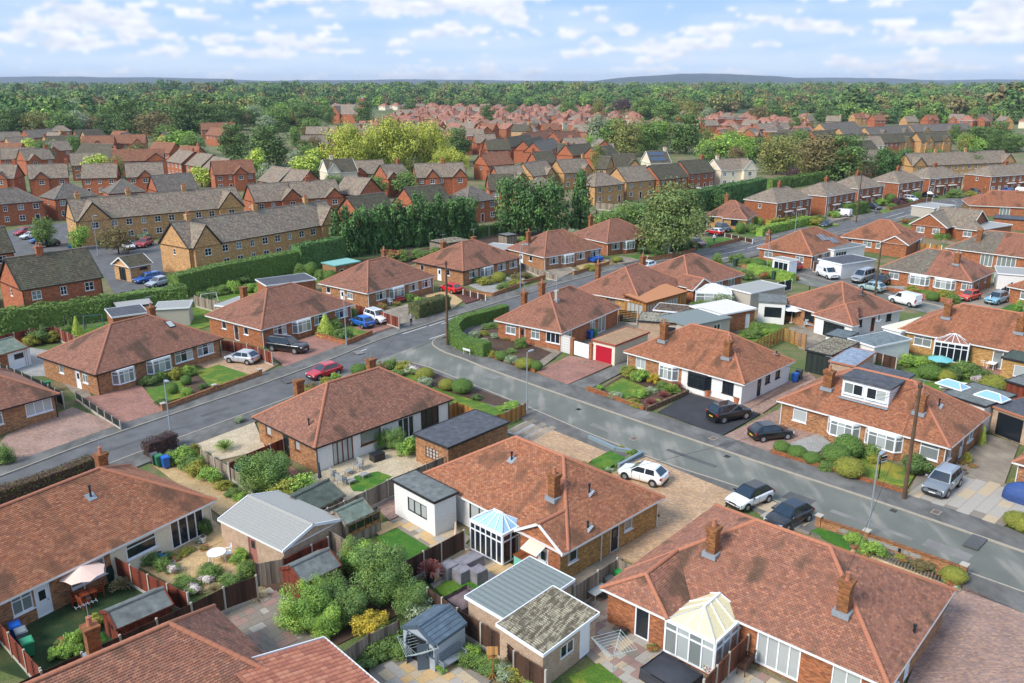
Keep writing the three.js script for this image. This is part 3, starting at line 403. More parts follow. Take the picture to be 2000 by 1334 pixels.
for (const [x, z, hh = 0.6, ty] of o.vents || []) { const y = surf(x, z); if (ty === 'sky') { const a = Math.atan2(rise, d), q = part('skylight', boxGeo(0.8, 0.08, 1.1), MAT.gutterB, t, x, y + 0.06, z); q.rotation.x = z > 0 ? a : -a; part('pane', boxGeo(0.64, 0.02, 0.92), MAT.blind, q, 0, 0.045, 0); } else { const v = mb().cyl(x, y - 0.1, z, 0.07, 0.07, hh + 0.1, 8).cyl(x, y + hh, z, 0.1, 0.1, 0.12, 8).put('vent_pipe', BLACK, t); if (ty !== 'p') part('flashing', boxGeo(0.6, 0.05, 0.6), MAT.lead, v, x, y + 0.03, z).rotation.x = Math.atan2(rise, d) * (z > 0 ? 1 : -1); } }
if (o.solar) { const a = Math.atan2(rise, d); for (const [x, f] of o.solar) { const z = d * (1 - f), q = part('solar_panel', boxGeo(1.0, 0.05, 1.65), memo('pv', () => new THREE.MeshPhysicalMaterial({ color: 0x232c3c, roughness: 0.25, clearcoat: 1 })), t, x, e + rise * f + 0.14, z); q.rotation.x = a; part('panel_frame', memo('pvf', () => { const b = mb(); for (const k of [-1, 1]) b.box(k * 0.49, 0, 0, 0.03, 0.06, 1.66).box(0, 0, k * 0.81, 1, 0.06, 0.03); return b.geo(); }), MAT.steel, q, 0, 0.006, 0); } }
t.userData.dims = undefined; delete t.userData.dims;
t.H = { w, d, e, rise, wl, dl, surf, s };
return t;
}
const toWorld = (t, x, z) => { const c = Math.cos(t.rotation.y), s = Math.sin(t.rotation.y); return [t.position.x + x * c + z * s, t.position.z - x * s + z * c]; };

// ---------------------------------------------------------------- the bungalows around the junction
const RD = { L: 0 };
const W3 = (x, w = 1.8, o) => ['w', x, w, 0.95, 1.25, { cols: 3, top: 0.25, mix: 1, ...o }], W2 = (x, w = 1.2, o) => ['w', x, w, 0.95, 1.2, { cols: 2, top: 0.25, g: 'c', ...o }], W1 = (x, w = 0.7, o) => ['w', x, w, 1.15, 0.95, { cols: 1, g: 'g', ...o }], DR = (x, o) => ['d', x, 0.95, 0.05, 2.05, o || {}], FD = (x, w = 2.6, c = 4, o) => ['f', x, w, 0.05, 2.1, { cols: c, g: 'c', ...o }], BAY = (x, w = 2.6, o) => ['b', x, w, 0.75, 1.4, o || {}];
// house with white rear and timber patio doors, left of centre
const hF = house({ label: 'brick bungalow with white rendered rear and timber patio doors, behind the red car', p: [-16.11, -62.82, -5.5, -74.04], d: 9.7, roof: MAT.clayOld, walls: { F: MAT.render, all: MAT.brick }, gutter: MAT.gutterB,
win: { F: [FD(1.6, 2.1, 4, { mat: MAT.wooden, g: 'b' }), ['w', 4.5, 2.2, 0.95, 1.2, { cols: 1, mat: MAT.wooden, g: 'c' }], FD(8.6, 1.9, 3, { mat: WHITE, g: 'g' }), FD(11.3, 2.2, 3, { mat: MAT.fenceDark, g: 'g' })], L: [W1(1.2, 0.9, { mat: MAT.wooden, g: 'b' }), DR(4, { mat: MAT.fenceGreen, fm: MAT.wooden }), W1(5.8, 0.8, { mat: MAT.wooden, g: 'b' })] },
chim: [[-3.04, -4.4, 2.45, 0.75, 0.6, 0], [5.2, -4.35, 2.5, 0.75, 0.6, 0]], vents: [[-6.4, 2.2, 0.5, 'p']] });
// centre house with conservatory and white flat-roofed extension
const hC = house({ label: 'brick bungalow with orange tiled roof, glass conservatory and white flat-roofed extension', p: [-7.08, -57.97, 3.58, -47.11], d: 10.4, roof: MAT.clay, walls: { F: MAT.render, all: MAT.brickBuff },
wings: [{ x: 15.2 / 2 - 2.15, w: 4.3, out: 0.6, mat: MAT.brickRed, matR: MAT.brickBuff, win: [['d', 1.6, 0.95, 0.05, 2.05, {}]] }],
win: { F: [FD(5.0, 2.0, 2, { mat: BLACK, g: 'b' })], R: [W1(0.1, 0.9, { g: 'g' }), DR(4.4, { mat: BLACK }), W1(5.9, 0.9, { g: 'c' })] },
chim: [[4.05, 2.73, 3.35, 0.6, 0.6, 1]], vents: [[-1.2, 1.6, 0.55], [5.2, 0.4, 0.6], [7.0, 2.6, 0.4]], pipes: [[-7.1, 4.95], [7.3, -4.8], [7.4, 1.6]] });
// bottom right house with cream conservatory roof
const hD = house({ label: 'large red tiled bungalow in front right with cream conservatory roof and two chimneys', p: [6.92, -44.94, 18.63, -34.5], d: 11.2, roof: MAT.clayPink, walls: { all: MAT.brick, F: MAT.brickRed },
wings: [{ x: -5.6, w: 4.6, out: 2.5, hip: 1, hipk: 0.55, mat: MAT.brickRed, win: [['f', 1.9, 1.0, 0.05, 2.1, { cols: 1, g: 'g' }]] }],
win: { F: [FD(8.2, 2.5, 4, { g: 'b' }), ['w', 12.4, 1.5, 0.8, 1.35, { cols: 2, g: 'b' }]], R: [['w', 1.6, 0.9, 0.9, 1.2, { g: 'b' }], DR(3.6)] },
chim: [[-3.6, 2.8, 3.45, 0.6, 0.6, 1], [4.4, 3.1, 3.4, 0.6, 0.6, 1]], vents: [[7.4, 0.6, 0.4, 'p']] });
// bottom left house with parasol garden
const hA = house({ label: 'brick bungalow in front left, cream rear wall with french doors and parasol patio', p: [-31.19, -38.76, -21.13, -54.04], d: 10.4, roof: MAT.clay, walls: { all: MAT.brick, F: MAT.cream }, split: [9.9, MAT.brick],
win: { F: [W2(3.7, 1.2, { g: 'c' }), DR(5.0), ['w', 7.2, 2.3, 0.85, 1.2, { cols: 3, g: 'c' }], ['w', 11.0, 2.2, 0.95, 1.1, { cols: 1, top: 0.3, g: 'g' }], FD(14.3, 2.7, 4, { g: 'g' })] }, chim: [[6.3, -3.97, 2.4, 0.7, 0.6, 1]], vents: [[2.2, 1.6, 0.75]] });
const hL = house({ label: 'brick bungalow with skylight and bay windows, left of the silver hatchback', p: [-42.5, -80.7, -33.65, -93.77], d: 11.2, roof: MAT.clayOld, ridge: MAT.ridgeOld, walls: { all: MAT.brick }, gutter: MAT.gutterB,
win: { F: [BAY(1.6, 2.6), BAY(5.6, 3.0), W3(9.1, 2.3), W3(12.0, 2.2)], L: [W1(3.2, 0.9, { g: 'c' }), DR(6.3), W2(7.7, 1.0)] }, chim: [[3.9, -1.9, 3.5, 0.75, 0.6, 1]], vents: [[3.6, 2.0, 0, 'sky']] });
const hK = house({ label: 'brick bungalow with plain brown red roof behind the black pickup', p: [-30.22, -97.03, -21.21, -109.37], d: 11.3, roof: MAT.clayOld, ridge: MAT.ridgeOld, walls: { all: MAT.brickRed }, win: { F: [W3(1.7, 2.0), BAY(4.6, 3.0), W3(8.2, 2.2), W3(11.8, 2.2)], L: [W1(2.6, 0.9), DR(5, { mat: MAT.fenceDark }), W1(7, 0.9)] }, chim: [[-2.1, -4.8, 2.8, 0.7, 0.7, 0]] });
const hJ = house({ label: 'brick bungalow with pinkish hipped roof behind the white and blue cars', p: [-20.4, -115.2, -11.7, -126.5], d: 10.6, roof: MAT.clayOld, ridge: MAT.ridgeOld, walls: { all: MAT.brick }, win: { F: [W3(1.6, 2), BAY(4.2, 3), W3(8.3, 2), W3(11.1, 2)], L: [W1(1, 0.9), DR(4), W2(5.6, 1.1)] }, chim: [[4.5, -3.2, 3.5, 0.6, 0.6, 1]] });
const hI = house({ label: 'brick bungalow with rear tiled extension behind the small red car', p: [-7.7, -129.8, 1.7, -140.7], d: 11.6, roof: MAT.clayPink, ridge: MAT.ridgeOld, walls: { all: MAT.brick }, wings: [{ side: 'B', x: 4.2, w: 5, out: 2.4, hip: 1 }], win: { F: [W3(1.4, 2), BAY(4, 3), W3(8.2, 2), W3(11.2, 2)], L: [W1(1, 0.9), DR(5), W1(7, 0.9)] }, chim: [[-1.84, -4, 2.8, 0.7, 0.6, 1], [2.24, -0.8, 3.5, 0.7, 0.6, 0]], gutter: MAT.gutterB });
const hH = house({ label: 'brick bungalow whose right half roof is newer ribbed red tile', p: [5.5, -140.7, 16.5, -149.7], d: 10.4, roof: MAT.clayOld, ridge: MAT.ridgeOld, walls: { all: MAT.brick }, half: { x: 0.4, side: 1, mat: MAT.concRed }, win: { F: [W3(1.2, 2), BAY(3.9, 3), W3(7.6, 2), W3(11, 2)], L: [DR(3), W1(5.6, 0.9)] }, chim: [[-5.2, -1.2, 3.4, 0.7, 0.6, 1]] });
const hG = house({ label: 'brick bungalow left of the big round street tree', p: [17.6, -154, 28.3, -161.6], d: 11, roof: MAT.clayOld, ridge: MAT.ridgeOld, walls: { all: MAT.brickRed }, win: { F: [W3(1.2, 2), BAY(4, 3)], L: [W1(3, 0.9)] }, chim: [[-2, -4.6, 3.4, 0.7, 0.6, 1]] });
// houses east of the side road: long side runs away from the camera, so the near eave is the short end
const hM = house({ label: 'corner bungalow with curved clipped hedge, red garage and white gates', p: [5.9, -95.65, 14.51, -107.76], d: 10.0, roof: MAT.clayPink, ridge: MAT.ridgeOld, walls: { all: MAT.brickRed }, win: { F: [W2(1.0, 1.6), FD(9.0, 2.0, 2), W2(7, 1.3)], L: [W2(1.2, 1.5), DR(3.2, { mat: MAT.wooden }), W2(5.0, 1.3), ['w', 7.2, 2.0, 0.9, 1.3, { cols: 3, g: 'g' }]] }, chim: [[-2.4, -3.9, 2.75, 0.7, 0.6, 1], [-2.7, 1.2, 3.8, 0.3, 0.3, 0, MAT.concrete], [2.5, -4.4, 3.0, 0.8, 0.6, 1]] });
const hN = house({ label: 'brick bungalow with orange flat glazed extension behind the corner bungalow', p: [17.4, -110.5, 25.9, -122], d: 10.8, roof: MAT.clayPink, walls: { all: MAT.brickBuff }, win: { F: [W2(1.2, 1.4, { mat: MAT.wooden })], L: [DR(2, { mat: MAT.wooden }), W2(5, 1.4, { mat: MAT.wooden })] }, gutter: MAT.gutterW, chim: [[-1, -5, 3, 0.7, 0.6, 1]] });
const hO = house({ label: 'brick bungalow with white conservatory and skylight beside the small white car', p: [25.8, -118.5, 36.2, -127.6], d: 11.6, roof: MAT.clayPink, walls: { all: MAT.brickRed }, wings: [{ x: -5.2, w: 5, out: 1.2, hip: 0 }], win: { F: [FD(9.6, 1.7, 2), FD(6.6, 1.6, 2)] }, chim: [[-4.8, -5, 2.8, 0.7, 0.6, 1]], vents: [[1.0, -0.6, 0, 'p']] });
const hP = house({ label: 'half brick half white rendered bungalow with black bay window and black tarmac drive', p: [12.36, -88.51, 22.94, -77.9], d: 10.4, roof: MAT.clay, walls: { all: MAT.render, L: MAT.brick }, split: [7.1, MAT.brick], 
win: { F: [['w', 1.1, 1.3, 0.9, 1.35, { cols: 2, g: 'b' }], ['b', 4.2, 2.5, 0.75, 1.45, {}], ['b', 7.9, 2.8, 0.75, 1.45, { mat: BLACK, g: 'g' }], ['w', 12.0, 1.3, 0.85, 1.3, { cols: 2, rows: 2, mat: BLACK, g: 'g' }]], R: [DR(2.9, { mat: BLACK }), W1(4.5, 1.0, { mat: BLACK }), W1(6.6, 1.0, { mat: BLACK })] }, chim: [[-3.97, 2.8, 3.5, 0.7, 0.6, 1], [4.03, 2.9, 3.3, 0.7, 0.6, 1]], vents: [[6.2, -3.4, 0.35]] });
const hQ = house({ label: 'brick bungalow with white flat-roofed dormer behind the utility pole', p: [24.84, -73.64, 35.73, -62.82], d: 10.2, roof: MAT.clay, walls: { all: MAT.brick }, win: { F: [['w', 1.2, 1.35, 0.85, 1.35, { cols: 1, top: 0.22, g: 'b' }], BAY(4.6, 2.9), BAY(8.0, 3.2), ['w', 12.6, 1.5, 0.85, 1.35, { cols: 1, top: 0.25, g: 'c' }]], R: [['w', 0.5, 1.0, 0.9, 1.2, { g: 'b' }], DR(3.6), W2(5.4, 1.6)] }, chim: [[-4, 2.7, 3.3, 0.8, 0.6, 1], [4.2, 2.8, 3.2, 0.8, 0.6, 1]], vents: [[5.0, 0.6, 0.6]] });
{ // dormer
const h = hQ.H, x0 = -2.55, x1 = 1.65, z1 = 3.05, yb = h.surf(0, z1), yt = yb + 1.72, zb = 0.2 - (yt - h.e - h.rise) * 0; const b = mb();
b.face([x0, yb - 0.1, z1], [x1, yb - 0.1, z1], [x1, yt, z1], [x0, yt, z1]); for (const x of [x0, x1]) b.face([x, yb - 0.1, z1], [x, yt, z1], [x, yt, -0.4], [x, h.e + h.rise - 0.3, -0.4], [x, h.e + h.rise - 0.1, 0]);
const dm = b.put('dormer', plain(0xd9dcde, 0.5), hQ); mb().box((x0 + x1) / 2, yt + 0.08, (z1 - 2.0) / 2, x1 - x0 + 0.4, 0.18, z1 + 2.0 + 0.4).put('dormer_roof', MAT.feltDark, dm);
windowPart(hQ, { name: 'dormer_window', w: 1.75, h: 1.05, cols: 2, det: 2, mix: 1, pos: [x0 + 1.05, yb + 0.4, z1 + 0.03], turn: 0, sill: 1 }); windowPart(hQ, { name: 'dormer_window', w: 1.75, h: 1.05, cols: 2, det: 2, mix: 2, pos: [x0 + 3.1, yb + 0.4, z1 + 0.03], turn: 0, sill: 1 });
mb().box((x0 + x1) / 2, yb - 0.05, z1 + 0.2, x1 - x0 + 0.2, 0.05, 0.5).put('flashing', MAT.lead, dm);
}
const hR = house({ label: 'white rendered bungalow with rear hipped wing and grey flat-roofed white annexe', p: [36, -111, 41.72, -101.02], d: 11.4, det: 1, ridgeDet: 2, roof: MAT.clayPink, walls: { all: MAT.render, F: MAT.brick }, wings: [{ x: 4.6, w: 6.4, out: 1.2, hip: 1, hipk: 0.7, mat: MAT.render, win: [['f', 1.4, 3.2, 0.1, 1.9, { cols: 4, mat: BLACK, g: 'g' }]] }], win: { F: [['w', 0.6, 2.2, 0.9, 1.2, { cols: 3, mat: BLACK, g: 'g' }], ['w', 4.4, 1.6, 0.9, 1.2, { cols: 2, mat: BLACK, g: 'g' }]], R: [W1(2.4, 0.9, { mat: BLACK }), DR(5, { mat: MAT.fenceRed }), W1(8, 1, { mat: BLACK })] }, vents: [[-3.5, 2, 0.7], [2.6, -1, 0.7], [6.6, 0.5, 0.6]] });
const hS = house({ label: 'buff brick bungalow with tiled porch extension at right edge above the water blue parasol', p: [46.43, -97.16, 58.84, -85.12], d: 10.6, det: 2, roof: MAT.clay, walls: { all: MAT.brickBuff }, win: { F: [W2(1.6, 2.0), FD(10.2, 3.0, 3), W2(14, 1.8)] }, chim: [[-4.2, 2.4, 3.6, 0.75, 0.6, 1], [3.6, 2.7, 3.5, 0.75, 0.6, 1]] });
const hT = house({ label: 'brick bungalow with left half grey tiles and right half red, behind orange car', p: [58.9, -132.5, 68.7, -122.4], d: 10.4, roof: MAT.clayPink, walls: { all: MAT.brickRed }, half: { x: 0.2, side: -1, mat: MAT.concGrey }, win: { F: [W2(1.3, 1.6), BAY(4.4, 3.2), BAY(8.2, 3.2), W2(12.2, 1.5)], R: [W1(0.8, 1), DR(3.4, { mat: MAT.fenceGreen }), W1(6.6, 0.8)] }, chim: [[3.6, 2.4, 3.5, 0.75, 0.6, 1]] });
const hU = house({ label: 'brick bungalow with two dark solar panels above the white porch', p: [51.6, -142, 63.2, -153.5], d: 10.6, det: 1, roof: MAT.clay, walls: { all: MAT.brickRed }, win: { F: [W2(1, 1.6), FD(4, 2, 2)], L: [W2(1, 1.6), W2(7, 1.5)] }, chim: [[-5.2, -4.8, 2.6, 0.7, 0.6, 1]], solar: [[0.2, 0.52], [1.3, 0.5], [2.4, 0.34], [3.5, 0.3]] });
const hV = house({ label: 'brick bungalow with rear gable behind the solar panel bungalow', p: [63.3, -161, 73.3, -153], d: 11, det: 1, roof: MAT.clay, walls: { all: MAT.brickRed }, wings: [{ x: 4, w: 5, out: 1.4 }], win: { F: [W1(1, 1), W2(4, 1.6), W2(6.4, 1.6)] } });
const hY = house({ label: 'semi-detached bungalow pair with grey ribbed tiles meeting red tiles, right side', p: [78, -149.5, 90.2, -137.3], d: 10.4, det: 1, roof: MAT.clayPink, walls: { all: MAT.brickRed }, half: { x: -0.6, side: -1, mat: MAT.concGrey }, win: { F: [W2(1, 1.4), FD(5.6, 2, 3), FD(8.2, 3, 4)] }, chim: [[-4, 2.7, 3.5, 0.75, 0.6, 1], [4, 2.7, 3.5, 0.75, 0.6, 1]] });
const hZ = house({ label: 'small buff bungalow with L shaped hipped roof behind the two red cars', p: [43.2, -187.7, 51.6, -182.9], d: 8.5, det: 1, roof: MAT.clayOld, ridge: MAT.ridgeOld, walls: { all: MAT.brickBuff }, wings: [{ x: 2.2, w: 5.6, out: 1.6, hip: 1, win: [W2(1.6, 1.6, { mat: BLACK, g: 'g' })] }], win: { F: [W1(0.8, 0.9, { mat: BLACK }), DR(3.4, { mat: BLACK })], R: [W2(2, 1.6)] }, chim: [[-1.5, 0, 4.3, 0.8, 0.6, 1]] });
const hX = house({ label: 'low red roofed bungalow at far right behind the white pergola', p: [110.6, -204, 127.7, -198], d: 11, det: 1, roof: MAT.clay, walls: { all: MAT.brickRed }, win: { F: [FD(6.5, 2.2, 3)] }, chim: [[-5, -1, 3.6, 0.8, 0.6, 1]] });
const hW = house({ label: 'brown tiled gabled bungalow with porch across the far junction', p: [87.6, -176.4, 93.8, -170.5], d: 12, det: 1, hip: [0, 0], rise: 3, roof: MAT.conc, ridge: MAT.ridgeGrey, gauge: 0.3, walls: { all: MAT.brickDark }, wings: [{ x: -3.2, w: 7.6, out: 3.2, rise: 2.6, win: [W2(1.2, 1.6), W2(4.4, 1.4)] }, { x: 4.2, w: 5, out: 2, hip: 1, win: [W2(1.2, 1.6)] }] });
const hRE = house({ label: 'brick bungalow corner at right edge beside the pale blue car', p: [72.3, -119.7, 77, -112.4], d: 10.4, det: 1, roof: MAT.clay, walls: { all: MAT.brickRed }, win: { F: [W2(1.6, 1.8)] } });
const hRB = house({ label: 'brick bungalow corner at right edge beside the wide concrete drive', p: [39.35, -60.31, 45.1, -54.11], d: 10.4, det: 2, roof: MAT.clay, walls: { all: MAT.brick }, win: { F: [W2(3.6, 1.4)] } });
const hLL = house({ label: 'brick bungalow cut by the left edge beside green side gates', p: [-50.39, -66.39, -43.33, -75.41], d: 11, roof: MAT.clayOld, ridge: MAT.ridgeOld, walls: { all: MAT.brick }, gutter: MAT.gutterB, win: { F: [['w', 8.0, 2.4, 0.95, 1.25, { cols: 3, g: 'b' }], W2(4.6, 1.4)] } });
const hBL = house({ label: 'bungalow roof at bottom left edge with weathered brick chimney', p: [-21.6, -24.44, -10.77, -34.82], d: 9, roof: MAT.clayPink, walls: { all: MAT.brick }, hipk: 0.9, chim: [[0.9, -3.9, 2.3, 0.62, 0.62, 1]] });

// ---------------------------------------------------------------- the two-storey estate
const WM = { r: MAT.brickEst, b: MAT.brickYel, w: MAT.cream, o: MAT.brickRed, d: MAT.brickDark }, RFM = { g: MAT.conc, s: MAT.slate, p: MAT.concRed, n: MAT.concGreen };
const est4 = { cols: 2, rows: 2, sillMat: MAT.cream };
function rowWin(L, r, door, skip = [], hs = 1) {
const n = Math.max(1, Math.floor(L / 2.7)), out = [], st = L / n;
for (let i = 0; i < n; i++) { const c = st * (i + 0.5); if (skip.some(([a, b]) => c > a && c < b)) continue; const w = r() < 0.3 ? 0.8 : 1.15; out.push(['w', c - w / 2, w, 3.35 * hs, 1.15, { ...est4, g: r() < 0.3 ? 'c' : 'g' }]); if (i === door) out.push(['d', c - 0.5 + 0.001, 0.98, 0.05, 2.05, { mat: [BLACK, MAT.fenceRed, MAT.fenceGreen][Math.floor(r() * 3)] }]); }
const lower = out.map(q => q[1]);
return out;
}
let estSeed = 1;
function est(label, u, d, wall, roof, o = {}) {
const r = rng(100 + estSeed++), L = Math.hypot(u[2] - u[0], u[3] - u[1]), ov = 0.25, wl = L - 2 * ov, e = o.e ?? 4.9;
const wings = (o.g || []).map(([f, w, out, k]) => ({ x: (f - 0.5) * L, w, out, rise: k ?? Math.min(o.rise ?? 3.7, w * 0.47), win: [['w', w / 2 - ov - 0.7, 1.3, 3.3, 1.2, est4]] }));
const n = Math.max(1, Math.floor(wl / 2.8)), st = wl / n, F = [], door = Math.floor(r() * n);
for (let i = 0; i < n; i++) { const c = st * (i + 0.5), x = c - wl / 2; if (wings.some(g => Math.abs(x - g.x) < g.w / 2 + 0.3)) continue; const w = i % 3 === 1 ? 0.85 : 1.2; F.push(['w', c - w / 2, w, 3.3, 1.2, { ...est4, g: r() < 0.3 ? 'c' : 'g' }]); }
const lowF = []; if (!o.far) for (let i = 0; i < n; i++) { const c = st * (i + 0.5), x = c - wl / 2; if (wings.some(g => Math.abs(x - g.x) < g.w / 2 + 0.3)) continue; const w = i % 3 === 1 ? 0.85 : 1.2; lowF.push([c - w / 2, w, i === door]); }
const side = o.far ? [] : [['w', d / 2 - 0.7, 0.7, 3.4, 1.0, { ...est4, cols: 1 }]];
const t = house({ name: o.name || 'house', label, p: u, d, eave: e, rise: o.rise ?? (o.hip ? 3.0 : 3.7), hip: o.hip ?? [0, 0], det: o.far ? 0 : 1, gauge: o.far ? 0.64 : 0.32, ov, roof: RFM[roof], ridge: roof === 'p' ? MAT.ridgeOld : MAT.ridgeGrey, ridgeDet: 1, gutter: o.gutter || (wall === 'w' ? MAT.gutterW : MAT.gutterB), barge: o.barge, walls: { all: WM[wall] }, wings, win: { F, L: side, R: side }, chim: (o.c || []).map(f => [(f - 0.5) * L, 0, (o.rise ?? (o.hip ? 3.0 : 3.7)) + 1.0, 0.9, 0.6, o.far ? 0 : 2, wall === 'b' ? MAT.brickYel : WM[wall]]), group: o.group });
// ground floor windows and the door sit in their own frames on the wall face
const h = t.H; for (const [x, w, dr] of lowF) { const px = -h.wl + x + w / 2; if (dr) doorPart(t, { w: 0.98, h: 2.05, det: 1, fm: WHITE, mat: [BLACK, MAT.fenceRed, MAT.fenceGreen][Math.floor(r() * 3)], pos: [px, 0.03, h.dl + 0.03], turn: 0 }); else windowPart(t, { w, h: 1.2, ...est4, det: 1, sill: 1, pos: [px, 0.95, h.dl + 0.03], turn: 0 }); }
return t;
}
const HG = 'behind the green boundary hedge';
est('plain red brick gabled house with mossy dark roof just ' + HG, [-64.37, -106.98, -57.2, -115], 8.6, 'r', 'n', { c: [0.42] });
est('red brick house behind the mossy roofed one at left edge', [-87.4, -125.9, -79.8, -133.2], 8, 'r', 'n', {});
est('dark tiled house cut by left edge below the parked cars', [-78.54, -109.17, -71.2, -113.7], 9, 'r', 'g', { c: [0.85] });
const ter1 = est('long buff brick terrace with gabled ends, further of the two', [-85.5, -163.7, -58.8, -185.3], 8.6, 'b', 'g', { name: 'terrace', c: [0.06, 0.34, 0.67], rise: 3.9, g: [[0.105, 6.2, 0.6, 3.5], [0.91, 5.8, 0.6, 3.4]] });
const ter2 = est('long buff brick terrace with gabled ends next to the clipped hedge', [-53, -135.8, -33.2, -163.7], 8.6, 'b', 'g', { name: 'terrace', c: [0.1, 0.5, 0.85], rise: 3.9, g: [[0.1, 5.6, 0.6, 3.5], [0.91, 5.2, 0.6, 3.3]] });
{ const t = house({ name: 'substation', label: 'small buff brick substation with dark double doors beside the blue car', cat: 'outbuilding', p: [-61.6, -132.3, -59.1, -136], d: 5, eave: 2.5, rise: 1.4, hip: [0, 0], det: 1, gauge: 0.32, roof: MAT.concGreen, ridge: MAT.ridgeGrey, gutter: MAT.gutterW, walls: { all: MAT.brickYel }, win: { L: [['f', 1.3, 1.8, 0.05, 2.1, { cols: 2, mat: BLACK, g: 'g' }]], F: [['w', 1.8, 1.4, 1.7, 0.4, { mat: BLACK }]] } }); }
const L1 = 'red brick house with grey hipped roof behind the buff terraces';
est(L1, [-116.9, -184.9, -107.4, -193.7], 8.5, 'r', 's', { hip: [1, 1] });
est(L1, [-106.2, -195.8, -99.6, -203.6], 8.5, 'r', 's', { hip: [1, 1], c: [] });
est(L1, [-98.3, -206.1, -91.3, -211.1], 8.5, 'r', 's', { hip: [1, 1] });
est('red brick house with plain grey gabled roof behind the buff terrace middle', [-88.3, -210.7, -80.4, -217.4], 8, 'r', 's', {});
const L2 = 'red brick house with brown gabled roof in the left estate row', L3 = 'red brick house with pinkish roof in the left estate', L4 = 'red brick house with front gable and brown roof in the left estate';
